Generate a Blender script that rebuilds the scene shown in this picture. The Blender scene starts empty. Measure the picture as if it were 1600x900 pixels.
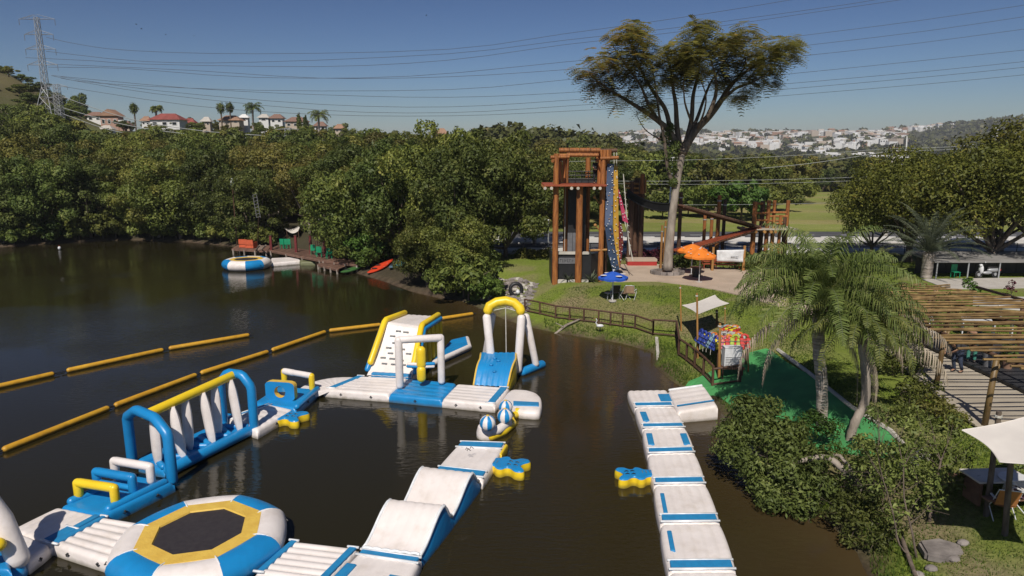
import bpy, bmesh, math, random
import numpy as np
from mathutils import Vector, Matrix
R = math.radians
rnd = random.Random(7)
SC = bpy.context.scene
# ---------------------------------------------------------------- camera
H0, PIT, F0 = 10.5, R(11.13), 1067.0
cd = bpy.data.cameras.new('camera'); cam = bpy.data.objects.new('camera', cd)
SC.collection.objects.link(cam); SC.camera = cam
cam.location = (0, 0, H0); cam.rotation_euler = (R(90)-PIT, 0, 0)
cd.sensor_width = 36; cd.lens = 36*F0/1600; cd.clip_start = .3; cd.clip_end = 9000
# ---------------------------------------------------------------- light
SEL = R(49); SD = Vector((.2, 1, 0)).normalized()
w = bpy.data.worlds.new('World'); SC.world = w; w.use_nodes = True
nt = w.node_tree; nt.nodes.clear()
sky = nt.nodes.new('ShaderNodeTexSky'); sky.sky_type = 'NISHITA'; sky.sun_disc = False
sky.sun_elevation = SEL; sky.sun_rotation = math.atan2(-SD.x, -SD.y)
sky.altitude = 760; sky.air_density = 1.0; sky.dust_density = .9; sky.ozone_density = 4.5
bg = nt.nodes.new('ShaderNodeBackground'); bg.inputs[1].default_value = .047
wo = nt.nodes.new('ShaderNodeOutputWorld')
def vmul(src, c):
    n = nt.nodes.new('ShaderNodeMix'); n.data_type = 'RGBA'; n.blend_type = 'MULTIPLY'; n.clamp_result = False; n.inputs['Factor'].default_value = 1; n.inputs['B'].default_value = (*c, 1)
    nt.links.new(src, n.inputs['A']); return n.outputs['Result']
gm = nt.nodes.new('ShaderNodeGamma'); gm.inputs[1].default_value = 1.7
nt.links.new(vmul(sky.outputs[0], (.2200, .2050, .1985)), gm.inputs[0]); nt.links.new(vmul(gm.outputs[0], (5, 5, 5)), bg.inputs[0]) 
nt.links.new(bg.outputs[0], wo.inputs[0])
sd = bpy.data.lights.new('sun', 'SUN'); sun = bpy.data.objects.new('sun', sd)
SC.collection.objects.link(sun); sd.energy = 4.4; sd.angle = R(.5); sd.color = (1, .93, .83)
dv = Vector((SD.x*math.cos(SEL), SD.y*math.cos(SEL), -math.sin(SEL)))
sun.rotation_euler = dv.to_track_quat('-Z', 'Y').to_euler(); sun.location = (0, 0, 60)
vs = SC.view_settings; vs.view_transform = 'Standard'; vs.look = 'None'; vs.exposure = 0.0; vs.gamma = 1; vs.use_curve_mapping = False
SC.render.engine = 'CYCLES'
SC.cycles.max_bounces = 6; SC.cycles.transparent_max_bounces = 8; SC.cycles.volume_bounces = 0

# ---------------------------------------------------------------- survey: where a sight line meets a level, a depth or the ground
def ray(px, py):
    cx, cy = (px-800)/F0, (450-py)/F0
    c, s = math.cos(PIT), math.sin(PIT)
    return Vector((cx, c+cy*s, -s+cy*c))
def V(px, py, z=0.0):
    d = ray(px, py); t = (z-H0)/d.z
    return Vector((d.x*t, d.y*t, z))
def D(px, py, y):
    d = ray(px, py); t = y/d.y
    return Vector((d.x*t, y, H0+d.z*t))
def sstep(t):
    t = np.clip(t, 0, 1); return t*t*(3-2*t)

# shore line of the lake (world), clockwise from the near right bank
SH = [(10.5, -40), (10.6, -5), (10, 6), (9.4, 12)]
for p in [(1352, 900), (1345, 872), (1318, 838), (1280, 805), (1235, 765), (1190, 715), (1160, 680), (1128, 645), (1112, 622),
          (1062, 605), (1036, 585), (1019, 569), (1020, 550), (967, 536), (898, 525), (858, 518), (820, 510), (790, 500), (770, 492),
          (745, 480), (720, 470), (690, 467), (640, 455), (600, 440), (560, 428), (520, 415), (480, 405), (430, 395), (370, 386),
          (300, 379), (200, 375), (100, 380), (0, 386)]:
    q = V(*p); SH.append((q.x, q.y))
SH += [(-80, 74), (-110, 60), (-130, 30), (-120, -20), (-60, -50), (-10, -50)]
SHA = np.array(SH)
def shore_dist(x, y):
    """distance to the lake's edge, positive on land"""
    x = np.asarray(x, float); y = np.asarray(y, float)
    best = np.full(x.shape, 1e9); inside = np.zeros(x.shape, bool)
    n = len(SHA)
    for i in range(n):
        ax, ay = SHA[i]; bx, by = SHA[(i+1) % n]
        dx, dy = bx-ax, by-ay
        t = np.clip(((x-ax)*dx+(y-ay)*dy)/(dx*dx+dy*dy), 0, 1)
        best = np.minimum(best, np.hypot(x-ax-t*dx, y-ay-t*dy))
        c = ((ay > y) != (by > y))
        if ay != by:
            inside ^= c & (x < (bx-ax)*(y-ay)/(by-ay)+ax)
    return np.where(inside, -best, best)
LV = 1.6
def height(x, y):
    x = np.asarray(x, float); y = np.asarray(y, float)
    d = shore_dist(x, y)
    near = np.where(d < 0, np.maximum(-1.6, d*.5), .22*sstep(d/.5)+(LV-.22)*sstep((d-.3)/6.2))
    b = x/np.maximum(y, 20.)
    ridge = np.interp(b, [-1.2, -.8, -.70, -.64, -.60, -.3, -.19, 0, .14, .2, .24], [44, 35, 30, 22, 15.5, 14.0, 9, 6.5, 4, 1, 0])
    hill = ridge*sstep((y-84)/118.)*(1-.85*sstep((y-330)/500.))
    dip = -7*sstep((y-150)/130.)*(1-sstep((y-900)/500.))*sstep((b-.1)/.12)
    town = np.interp(b, [-.3, 0, .1, .16, .21, .3, .4, .47, .56, .62, .68, .76, 1.], [20, 38, 48, 52, 60, 66, 57, 62, 70, 74, 90, 112, 120])
    town = town*sstep((y-950)/1150.)
    lump = (np.sin(x*.011+y*.007)*np.cos(y*.009-x*.004))*np.clip((y-260)/900., 0, 1)*9
    return near+np.where(d > 0, hill+dip+town+lump, 0)
def hz(x, y): return float(height(np.array([x]), np.array([y]))[0])
def G(px, py, up=0.0):
    """the point of the ground seen at a pixel"""
    d = ray(px, py)
    t = np.concatenate([np.arange(8, 110, .05), np.geomspace(110, 6000, 3000)])
    hh = height(d.x*t, d.y*t); zz = H0+d.z*t
    k = np.argmax(zz < np.maximum(hh, 0.0))
    if k == 0: k = len(t)-1
    a, b_ = t[k-1], t[k]
    fa = (H0+d.z*a)-max(0, hz(d.x*a, d.y*a)); fb = (H0+d.z*b_)-max(0, hz(d.x*b_, d.y*b_))
    s = a+(b_-a)*(fa/(fa-fb) if fa != fb else 0)
    x, y = d.x*s, d.y*s
    return Vector((x, y, hz(x, y)+up))

# ---------------------------------------------------------------- object helpers
COL = SC.collection
def T(name, label, cat, loc=(0, 0, 0), group=None, rz=0.0):
    o = bpy.data.objects.new(name, None); COL.objects.link(o); o.empty_display_size = .2
    o.location = loc; o.rotation_euler = (0, 0, rz)
    o['label'] = label; o['category'] = cat
    if group: o['group'] = group
    return o
def tag(o, label=None, cat=None, group=None, kind=None):
    for k, v_ in (('label', label), ('category', cat), ('group', group), ('kind', kind)):
        if v_: o[k] = v_
    return o
def link(name, me, parent=None, loc=None):
    o = bpy.data.objects.new(name, me); COL.objects.link(o)
    if parent is not None: o.parent = parent
    if loc is not None: o.location = loc
    return o
def dup(src, loc=None, rz=None, sc=None, parent=None, label=None, group=None):
    c = src.copy(); COL.objects.link(c)
    if parent is not None: c.parent = parent
    for ch in src.children:
        dup(ch, parent=c)
    if loc is not None: c.location = loc
    if rz is not None: c.rotation_euler = (0, 0, rz)
    if sc is not None: c.scale = sc if isinstance(sc, (tuple, list)) else (sc, sc, sc)
    if label: c['label'] = label
    if group: c['group'] = group
    return c
def frames(pts):
    out = []; up = Vector((0, 0, 1)); n = len(pts)
    t0 = (pts[1]-pts[0]).normalized()
    a = up if abs(t0.z) < .9 else Vector((1, 0, 0))
    u = t0.cross(a).normalized()
    for i in range(n):
        if i == 0: t = pts[1]-pts[0]
        elif i == n-1: t = pts[-1]-pts[-2]
        else: t = (pts[i]-pts[i-1]).normalized()+(pts[i+1]-pts[i]).normalized()
        if t.length < 1e-9: t = pts[min(i+1, n-1)]-pts[i-1]
        t.normalize(); u = (u-t*u.dot(t)).normalized()
        out.append((u, t.cross(u)))
    return out
class MB:
    def __init__(s, off=(0, 0, 0)):
        s.v = []; s.f = []; s.m = []; s.o = Vector(off)
    def add(s, vs, fs, m=0):
        n = len(s.v); o = s.o
        s.v += [(p[0]-o.x, p[1]-o.y, p[2]-o.z) for p in vs]
        s.f += [tuple(i+n for i in f) for f in fs]; s.m += [m]*len(fs); return s
    def box(s, c, sz, rz=0, m=0, mat=None):
        hx, hy, hz_ = sz[0]/2, sz[1]/2, sz[2]/2
        P = [Vector((x, y, z)) for z in (-hz_, hz_) for y in (-hy, hy) for x in (-hx, hx)]
        M_ = mat if mat is not None else Matrix.Rotation(rz, 3, 'Z')
        c = Vector(c)
        return s.add([c+M_@p for p in P], [(0, 2, 3, 1), (4, 5, 7, 6), (0, 1, 5, 4), (2, 6, 7, 3), (0, 4, 6, 2), (1, 3, 7, 5)], m)
    def bar(s, a, b, w=.1, h=.1, m=0):
        a, b = Vector(a), Vector(b); t = (b-a); L = t.length; t.normalize()
        up = Vector((0, 0, 1)) if abs(t.z) < .95 else Vector((0, 1, 0))
        x = t.cross(up).normalized(); y = x.cross(t)
        M_ = Matrix((x, t, y)).transposed()
        return s.box((a+b)/2, (w, L, h), m=m, mat=M_)
    def tube(s, pts, r, n=8, m=0, caps=True, rnd_=False):
        pts = [Vector(p) for p in pts]; k = len(pts)
        rr = list(r) if hasattr(r, '__len__') else [r]*k
        if rnd_:
            a = (pts[0]-pts[1]).normalized(); b = (pts[-1]-pts[-2]).normalized(); r0, r1 = rr[0], rr[-1]
            pre = [(pts[0]+a*r0*c-a*r0*.9, r0*q) for c, q in ((.9, .3), (.72, .62), (.4, .9))]
            post = [(pts[-1]+b*r1*c-b*r1*.9, r1*q) for c, q in ((.4, .9), (.72, .62), (.9, .3))]
            p0, p1 = pts[0]-a*r0*.9, pts[-1]-b*r1*.9
            pts = [p for p, _ in pre]+[p0]+pts[1:-1]+[p1]+[p for p, _ in post]
            rr = [q for _, q in pre]+[r0]+rr[1:-1]+[r1]+[q for _, q in post]; k = len(pts)
        fr = frames(pts); vs_ = []; fs = []
        for p, q, (u, w_) in zip(pts, rr, fr):
            for i in range(n):
                a = 2*math.pi*i/n; vs_.append(p+u*(q*math.cos(a))+w_*(q*math.sin(a)))
        for j in range(k-1):
            for i in range(n):
                i2 = (i+1) % n; fs.append((j*n+i, j*n+i2, (j+1)*n+i2, (j+1)*n+i))
        if caps:
            fs.append(tuple(range(n))[::-1]); fs.append(tuple(range((k-1)*n, k*n)))
        return s.add(vs_, fs, m)
    def ell(s, c, r, nu=12, nv=8, m=0):
        c = Vector(c); r = (r, r, r) if not hasattr(r, '__len__') else r
        vs_ = []; fs = []
        for j in range(nv+1):
            ph = math.pi*j/nv
            for i in range(nu):
                th = 2*math.pi*i/nu
                vs_.append(c+Vector((r[0]*math.sin(ph)*math.cos(th), r[1]*math.sin(ph)*math.sin(th), r[2]*math.cos(ph))))
        for j in range(nv):
            for i in range(nu):
                i2 = (i+1) % nu; fs.append((j*nu+i, (j+1)*nu+i, (j+1)*nu+i2, j*nu+i2))
        return s.add(vs_, fs, m)
    def prism(s, poly, z0, z1, m=0, ms=None):
        n = len(poly)
        vs_ = [Vector((p[0], p[1], z0)) for p in poly]+[Vector((p[0], p[1], z1)) for p in poly]
        ar = sum(poly[i][0]*poly[(i+1) % n][1]-poly[(i+1) % n][0]*poly[i][1] for i in range(n))
        o = (lambda t: t) if ar > 0 else (lambda t: tuple(reversed(t)))
        s.add(vs_, [o(tuple(range(n, 2*n)))], m)
        n0 = len(s.v)-2*n
        s.f.append(tuple(i+n0 for i in o(tuple(range(n))[::-1]))); s.m.append(m)
        for i in range(n):
            j = (i+1) % n; s.f.append(tuple(q+n0 for q in o((i, j, n+j, n+i)))); s.m.append(m if ms is None else ms)
        return s
    def grid(s, fn, nu, nv, m=0):
        vs_ = [fn(i/nu, j/nv) for j in range(nv+1) for i in range(nu+1)]
        fs = [(j*(nu+1)+i, j*(nu+1)+i+1, (j+1)*(nu+1)+i+1, (j+1)*(nu+1)+i) for j in range(nv) for i in range(nu)]
        return s.add(vs_, fs, m)
    def build(s, name, mats, parent=None, smooth=False, sharp=None):
        me = bpy.data.meshes.new(name); me.from_pydata(s.v, [], s.f)
        ml = mats if isinstance(mats, (list, tuple)) else [mats]
        for m_ in ml: me.materials.append(m_)
        if len(ml) > 1: me.polygons.foreach_set('material_index', s.m)
        if smooth:
            me.polygons.foreach_set('use_smooth', [True]*len(s.f))
            if sharp: me.set_sharp_from_angle(angle=R(sharp))
        me.update()
        return link(name, me, parent)
def npmesh(name, co, faces, mat, smooth=False):
    """co (n,3) array, faces (m,k) array"""
    me = bpy.data.meshes.new(name); k = faces.shape[1]; m_ = len(faces)
    me.vertices.add(len(co)); me.vertices.foreach_set('co', co.astype(np.float32).ravel())
    me.loops.add(m_*k); me.loops.foreach_set('vertex_index', faces.astype(np.int32).ravel())
    me.polygons.add(m_); me.polygons.foreach_set('loop_start', np.arange(0, m_*k, k, dtype=np.int32))
    me.update(calc_edges=True)
    if smooth: me.polygons.foreach_set('use_smooth', np.ones(m_, bool))
    if mat is not None: me.materials.append(mat)
    return me

# ---------------------------------------------------------------- materials
def _n(nt_, t, **kw):
    n = nt_.nodes.new(t)
    for k, v_ in kw.items(): setattr(n, k, v_)
    return n
def M(name, col, rough=.6, col2=None, scale=4., bump=0., bscale=30., metal=0., spec=.5, obj=0., island=0., detail=4, stretch=None, coord='Object', lo=.35, hi=.65, sss=0):
    m_ = bpy.data.materials.new(name); m_.use_nodes = True; t = m_.node_tree; t.nodes.clear()
    L = t.links.new
    out = _n(t, 'ShaderNodeOutputMaterial'); b = _n(t, 'ShaderNodeBsdfPrincipled'); L(b.outputs[0], out.inputs[0])
    b.inputs['Roughness'].default_value = rough; b.inputs['Metallic'].default_value = metal
    b.inputs['Specular IOR Level'].default_value = spec
    tc = _n(t, 'ShaderNodeTexCoord'); mp = _n(t, 'ShaderNodeMapping'); L(tc.outputs[coord], mp.inputs[0])
    if stretch: mp.inputs['Scale'].default_value = stretch
    nz = _n(t, 'ShaderNodeTexNoise'); nz.inputs['Scale'].default_value = scale; nz.inputs['Detail'].default_value = detail
    L(mp.outputs[0], nz.inputs['Vector'])
    if col2 is None: col2 = tuple(c*.8 for c in col)
    cr = _n(t, 'ShaderNodeValToRGB'); cr.color_ramp.elements[0].position = lo; cr.color_ramp.elements[1].position = hi
    cr.color_ramp.elements[0].color = (*col2, 1); cr.color_ramp.elements[1].color = (*col, 1)
    L(nz.outputs['Fac'], cr.inputs[0]); cur = cr.outputs[0]
    for amt, kind in ((obj, 'o'), (island, 'i')):
        if amt:
            src = _n(t, 'ShaderNodeObjectInfo').outputs['Random'] if kind == 'o' else _n(t, 'ShaderNodeNewGeometry').outputs['Random Per Island']
            mr = _n(t, 'ShaderNodeMapRange'); mr.inputs['To Min'].default_value = 1-amt; mr.inputs['To Max'].default_value = 1+amt
            L(src, mr.inputs[0])
            hs = _n(t, 'ShaderNodeHueSaturation'); L(cur, hs.inputs['Color']); L(mr.outputs[0], hs.inputs['Value']); cur = hs.outputs[0]
    L(cur, b.inputs['Base Color'])
    if bump:
        n2 = _n(t, 'ShaderNodeTexNoise'); n2.inputs['Scale'].default_value = bscale; n2.inputs['Detail'].default_value = 5
        L(mp.outputs[0], n2.inputs['Vector'])
        bp = _n(t, 'ShaderNodeBump'); bp.inputs['Strength'].default_value = bump; bp.inputs['Distance'].default_value = .05
        L(n2.outputs['Fac'], bp.inputs['Height']); L(bp.outputs[0], b.inputs['Normal'])
    return m_
def FOL(name, c1, c2, c3=None, rough=.55, trans=.3, obj=.34, big=.35):
    """leaves: colour differs from leaf to leaf, from bough to bough and from tree to tree"""
    m_ = bpy.data.materials.new(name); m_.use_nodes = True; t = m_.node_tree; t.nodes.clear(); L = t.links.new
    out = _n(t, 'ShaderNodeOutputMaterial'); g = _n(t, 'ShaderNodeNewGeometry'); oi = _n(t, 'ShaderNodeObjectInfo')
    tc = _n(t, 'ShaderNodeTexCoord'); nz = _n(t, 'ShaderNodeTexNoise'); nz.inputs['Scale'].default_value = big; nz.inputs['Detail'].default_value = 2
    L(tc.outputs['Object'], nz.inputs['Vector'])
    ad = _n(t, 'ShaderNodeMath', operation='ADD'); ad.use_clamp = False
    mul = _n(t, 'ShaderNodeMath', operation='MULTIPLY'); mul.inputs[1].default_value = .55
    L(g.outputs['Random Per Island'], mul.inputs[0]); L(mul.outputs[0], ad.inputs[0])
    m2 = _n(t, 'ShaderNodeMapRange'); m2.inputs[1].default_value = .3; m2.inputs[2].default_value = .7; m2.inputs[4].default_value = .5
    L(nz.outputs['Fac'], m2.inputs[0]); L(m2.outputs[0], ad.inputs[1])
    cr = _n(t, 'ShaderNodeValToRGB'); e = cr.color_ramp.elements; e[0].color = (*c1, 1); e[1].color = (*c2, 1)
    if c3:
        e[1].position = .72; x = e.new(1.0); x.color = (*c3, 1)
    L(ad.outputs[0], cr.inputs[0])
    mr = _n(t, 'ShaderNodeMapRange'); mr.inputs[3].default_value = 1-obj; mr.inputs[4].default_value = 1+obj; L(oi.outputs['Random'], mr.inputs[0])
    hs = _n(t, 'ShaderNodeHueSaturation'); L(cr.outputs[0], hs.inputs['Color']); L(mr.outputs[0], hs.inputs['Value'])
    mh = _n(t, 'ShaderNodeMapRange'); mh.inputs[3].default_value = .485; mh.inputs[4].default_value = .515
    wn = _n(t, 'ShaderNodeTexWhiteNoise', noise_dimensions='1D'); L(oi.outputs['Random'], wn.inputs['W']); L(wn.outputs['Value'], mh.inputs[0]); L(mh.outputs[0], hs.inputs['Hue'])
    d = _n(t, 'ShaderNodeBsdfPrincipled'); d.inputs['Roughness'].default_value = rough; d.inputs['Specular IOR Level'].default_value = .3
    L(hs.outputs[0], d.inputs['Base Color'])
    tr = _n(t, 'ShaderNodeBsdfTranslucent'); L(hs.outputs[0], tr.inputs[0])
    mx = _n(t, 'ShaderNodeMixShader'); mx.inputs[0].default_value = trans
    L(d.outputs[0], mx.inputs[1]); L(tr.outputs[0], mx.inputs[2]); L(mx.outputs[0], out.inputs[0])
    return m_
MT = {}
MT['white'] = M('pvc_white', (.82, .76, .73), .40, (.74, .68, .65), scale=1.2, bump=.3, bscale=3.5)
MT['white2'] = M('seam_white', (.82, .84, .86), .35)
MT['blue'] = M('pvc_blue', (.012, .25, .58), .36, (.012, .21, .50), scale=1.5, bump=.3, bscale=3.5)
MT['bluepad'] = M('pad_blue', (.02, .24, .50), .55, (.02, .20, .43), scale=5)
MT['yellow'] = M('pvc_yellow', (.86, .62, .025), .36, (.80, .55, .02), scale=1.5, bump=.1, bscale=6)
MT['boom'] = M('boom_orange', (.66, .37, .03), .45, (.52, .27, .02), scale=2.5, bump=.15, bscale=14)
MT['tramp'] = M('trampoline_cover', (.74, .50, .09), .55, (.66, .42, .07), scale=3, bump=.3, bscale=12)
MT['net'] = M('trampoline_bed', (.035, .03, .032), .7, (.025, .02, .024), scale=8)
MT['grip'] = M('grip_grey', (.18, .19, .2), .6)
MT['dark'] = M('dark_rubber', (.02, .02, .022), .5)
MT['rope'] = M('rope', (.6, .58, .52), .8)
MT['log'] = M('log_orange', (.40, .15, .035), .6, (.20, .065, .018), scale=2.2, stretch=(5, 5, .6), obj=.18, bump=.5, bscale=12, detail=8)
MT['logd'] = M('log_dark', (.11, .055, .03), .7, (.06, .03, .018), scale=1.5, stretch=(4, 4, .5), obj=.15)
MT['logy'] = M('log_pale', (.40, .21, .06), .6, (.28, .13, .035), scale=1.5, stretch=(4, 4, .5), obj=.15)
MT['bamboo'] = M('bamboo', (.26, .17, .065), .5, (.12, .07, .025), scale=2.0, obj=.3)
MT['plank'] = M('plank', (.46, .41, .33), .75, (.36, .31, .24), scale=3, obj=.12, stretch=(1, 6, 1), bump=.2)
MT['deckw'] = M('deck_brown', (.20, .11, .075), .7, (.13, .07, .05), scale=3, obj=.15)
MT['black'] = M('black_panel', (.018, .018, .02), .5, (.012, .012, .013), scale=2)
MT['greyp'] = M('grey_panel', (.16, .16, .17), .6)
MT['conc'] = M('concrete', (.48, .45, .41), .85, (.40, .37, .33), scale=1.3, bump=.15, bscale=30)
MT['pave'] = M('plaza_paving', (.47, .375, .29), .85, (.40, .315, .24), scale=.8, bump=.1, bscale=20)
MT['asph'] = M('asphalt', (.085, .085, .09), .85, (.06, .06, .065), scale=.6, bump=.2, bscale=20)
MT['blackfloor'] = M('black_floor', (.035, .035, .038), .6, (.025, .025, .028), scale=1)
MT['turf'] = M('turf_carpet', (.07, .33, .10), .85, (.05, .23, .07), scale=.9, bump=.5, bscale=40, detail=8)
MT['sail'] = M('sail_cloth', (.66, .62, .57), .7, (.6, .56, .52), scale=2)
MT['stone'] = M('stone', (.27, .24, .22), .85, (.16, .14, .13), scale=2.5, obj=.3, bump=.5, bscale=8)
MT['stonew'] = M('pale_stone', (.55, .52, .46), .85, (.42, .4, .35), scale=2, obj=.1, bump=.3, bscale=8)
MT['bark'] = M('bark', (.17, .13, .10), .85, (.08, .06, .045), scale=2.5, stretch=(3, 3, .7), bump=.6, bscale=9)
MT['barkp'] = M('bark_pale', (.36, .31, .26), .8, (.20, .165, .135), scale=1.6, stretch=(2, 2, .6), bump=.5, bscale=7)
MT['palmb'] = M('palm_bark', (.46, .40, .35), .85, (.2, .165, .135), scale=3, stretch=(.6, .6, 5), bump=.6, bscale=6)
MT['steel'] = M('galvanised_steel', (.42, .43, .44), .5, (.36, .37, .38), metal=.3)
MT['wire'] = M('wire_dark', (.11, .12, .14), .6)
MT['wirel'] = M('wire_light', (.42, .44, .42), .5)
MT['orange'] = M('umbrella_orange', (.80, .22, .02), .7, (.7, .18, .015), scale=2)
MT['ublue'] = M('umbrella_blue', (.02, .10, .50), .6, (.015, .08, .42), scale=2)
MT['pwhite'] = M('white_plastic', (.72, .73, .74), .4)
MT['red'] = M('red_paint', (.42, .035, .03), .5, (.33, .03, .025), scale=2)
MT['redw'] = M('red_wood', (.34, .08, .03), .6, (.24, .05, .02), scale=2)
MT['green'] = M('green_plastic', (.01, .28, .13), .45)
MT['skin'] = M('skin', (.38, .21, .13), .6)
MT['jean'] = M('jeans', (.035, .05, .09), .8)
MT['roofr'] = M('roof_tile_red', (.28, .07, .06), .8, (.2, .05, .04), scale=.6)
MT['roofo'] = M('roof_tile_orange', (.34, .20, .13), .8, (.26, .15, .10), scale=.6)
MT['roofb'] = M('roof_tile_brown', (.22, .13, .10), .8)
MT['wallc'] = M('wall_cream', (.5, .42, .34), .85)
MT['wallw'] = M('wall_white', (.72, .72, .71), .8)
MT['wallp'] = M('wall_pink', (.42, .26, .21), .85)
MT['glass'] = M('dark_glass', (.02, .025, .03), .15)
MT['fd'] = FOL('foliage_dark', (0.043, 0.066, 0.016), (0.131, 0.163, 0.038), (0.232, 0.240, 0.069))
MT['fm'] = FOL('foliage_mid', (0.060, 0.090, 0.020), (0.179, 0.210, 0.044), (0.305, 0.300, 0.075))
MT['fo'] = FOL('foliage_olive', (0.073, 0.081, 0.021), (0.204, 0.192, 0.044), (0.328, 0.269, 0.075))
MT['fy'] = FOL('foliage_amber', (0.052, 0.067, 0.014), (0.144, 0.149, 0.025), (0.230, 0.190, 0.040), big=.3)
MT['fg'] = FOL('foliage_bright', (.04, .085, .016), (.12, .19, .035), (.19, .26, .06))
MT['fbig'] = FOL('foliage_feather', (0.108, 0.123, 0.030), (0.273, 0.271, 0.062), (0.517, 0.296, 0.055), big=.12, obj=0, trans=.5)
MT['palm'] = FOL('palm_leaf', (0.063, 0.092, 0.022), (0.181, 0.211, 0.055), (0.314, 0.301, 0.121), big=.6, trans=.4)
MT['palmg'] = FOL('palm_leaf_grey', (.05, .07, .045), (.14, .16, .10), (.22, .22, .14), big=.6)
MT['dead'] = FOL('dead_frond', (.17, .135, .10), (.38, .31, .235), (.52, .44, .35), trans=.2)
MT['frd'] = FOL('foliage_purple', (.05, .012, .02), (.17, .035, .07), (.28, .10, .14))
MT['ffar'] = FOL('foliage_far', (0.035, 0.045, 0.013), (0.093, 0.098, 0.027), (0.139, 0.113, 0.038), big=.02, trans=.15)
MT['grassb'] = FOL('grass_blade', (0.032, 0.065, 0.008), (0.088, 0.140, 0.021), (0.160, 0.190, 0.042), big=.3)

MT['fnear'] = FOL('foliage_near', (0.058, 0.084, 0.022), (0.174, 0.222, 0.054), (0.312, 0.348, 0.108), big=.9)
def weather(m_, amt=.5):
    """algae line where the float meets the water, plus faint grime"""
    t = m_.node_tree; L = t.links.new; b = [n for n in t.nodes if n.type == 'BSDF_PRINCIPLED'][0]; src = b.inputs['Base Color'].links[0].from_socket
    ge = _n(t, 'ShaderNodeNewGeometry'); sp = _n(t, 'ShaderNodeSeparateXYZ'); L(ge.outputs['Position'], sp.inputs[0])
    nz = _n(t, 'ShaderNodeTexNoise'); nz.inputs['Scale'].default_value = 4; nz.inputs['Detail'].default_value = 5; L(ge.outputs['Position'], nz.inputs['Vector'])
    ad = _n(t, 'ShaderNodeMath', operation='MULTIPLY_ADD'); ad.inputs[1].default_value = -.16; L(nz.outputs['Fac'], ad.inputs[0]); L(sp.outputs['Z'], ad.inputs[2])
    mr = _n(t, 'ShaderNodeMapRange'); mr.inputs[1].default_value = -.10; mr.inputs[2].default_value = .06; mr.inputs[3].default_value = .75; mr.inputs[4].default_value = 0; L(ad.outputs[0], mr.inputs[0])
    mx = _n(t, 'ShaderNodeMix', data_type='RGBA'); mx.inputs['B'].default_value = (.10, .09, .045, 1); L(mr.outputs[0], mx.inputs['Factor']); L(src, mx.inputs['A'])
    n2 = _n(t, 'ShaderNodeTexNoise'); n2.inputs['Scale'].default_value = 1.7; n2.inputs['Detail'].default_value = 9; n2.inputs['Roughness'].default_value = .7; L(ge.outputs['Position'], n2.inputs['Vector'])
    m3 = _n(t, 'ShaderNodeMapRange'); m3.inputs[1].default_value = .5; m3.inputs[2].default_value = .72; m3.inputs[4].default_value = amt*.45; L(n2.outputs['Fac'], m3.inputs[0])
    m4 = _n(t, 'ShaderNodeMix', data_type='RGBA', blend_type='MULTIPLY'); m4.inputs['B'].default_value = (.62, .56, .45, 1); L(m3.outputs[0], m4.inputs['Factor']); L(mx.outputs['Result'], m4.inputs['A']); L(m4.outputs['Result'], b.inputs['Base Color'])
for k_ in ('white', 'blue', 'yellow', 'boom'): weather(MT[k_], .8 if k_ == 'white' else .4)
MT['kerbw'] = M('road_concrete_pale', (.66, .64, .60), .85, (.52, .50, .46), scale=.5)
MT['shedroof'] = M('shed_roof_grey', (.27, .26, .25), .8, (.2, .19, .18), scale=1)
# ================================================================ SETTING
def PR(x, y, z):
    """where a point lands in the picture (numpy)"""
    c, s = math.cos(PIT), math.sin(PIT)
    fw = y*c-(z-H0)*s; up = y*s+(z-H0)*c
    return 800+F0*x/fw, 450-F0*up/fw
def ground_material():
    m_ = bpy.data.materials.new('ground_cover'); m_.use_nodes = True; t = m_.node_tree; t.nodes.clear(); L = t.links.new
    out = _n(t, 'ShaderNodeOutputMaterial'); b = _n(t, 'ShaderNodeBsdfPrincipled'); L(b.outputs[0], out.inputs[0]); b.inputs['Roughness'].default_value = .95
    b.inputs['Specular IOR Level'].default_value = .15
    at = _n(t, 'ShaderNodeAttribute'); at.attribute_name = 'cover'
    ge = _n(t, 'ShaderNodeNewGeometry')
    def noise(sc, det, a, b_):
        n = _n(t, 'ShaderNodeTexNoise'); n.inputs['Scale'].default_value = sc; n.inputs['Detail'].default_value = det; n.inputs['Roughness'].default_value = .65
        L(ge.outputs['Position'], n.inputs['Vector'])
        r = _n(t, 'ShaderNodeMapRange'); r.inputs[1].default_value = .3; r.inputs[2].default_value = .7; r.inputs[3].default_value = a; r.inputs[4].default_value = b_
        L(n.outputs['Fac'], r.inputs[0]); return n, r
    n1, r1 = noise(7, 6, .62, 1.32); n2, r2 = noise(.45, 5, .0, .75); n3, r3 = noise(.09, 3, .85, 1.15)
    hs = _n(t, 'ShaderNodeHueSaturation'); L(at.outputs['Color'], hs.inputs['Color']); L(r1.outputs[0], hs.inputs['Value'])
    hs2 = _n(t, 'ShaderNodeHueSaturation'); hs2.inputs['Hue'].default_value = .462; hs2.inputs['Saturation'].default_value = .78; hs2.inputs['Value'].default_value = 1.1
    L(hs.outputs[0], hs2.inputs['Color'])
    mx = _n(t, 'ShaderNodeMix', data_type='RGBA'); L(r2.outputs[0], mx.inputs['Factor']); L(hs.outputs[0], mx.inputs['A']); L(hs2.outputs[0], mx.inputs['B'])
    hs3 = _n(t, 'ShaderNodeHueSaturation'); L(mx.outputs['Result'], hs3.inputs['Color']); L(r3.outputs[0], hs3.inputs['Value'])
    L(hs3.outputs[0], b.inputs['Base Color'])
    bp = _n(t, 'ShaderNodeBump'); bp.inputs['Strength'].default_value = .7; bp.inputs['Distance'].default_value = .08; L(n1.outputs['Fac'], bp.inputs['Height']); L(bp.outputs[0], b.inputs['Normal'])
    return m_
MT['ground'] = ground_material()
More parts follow.
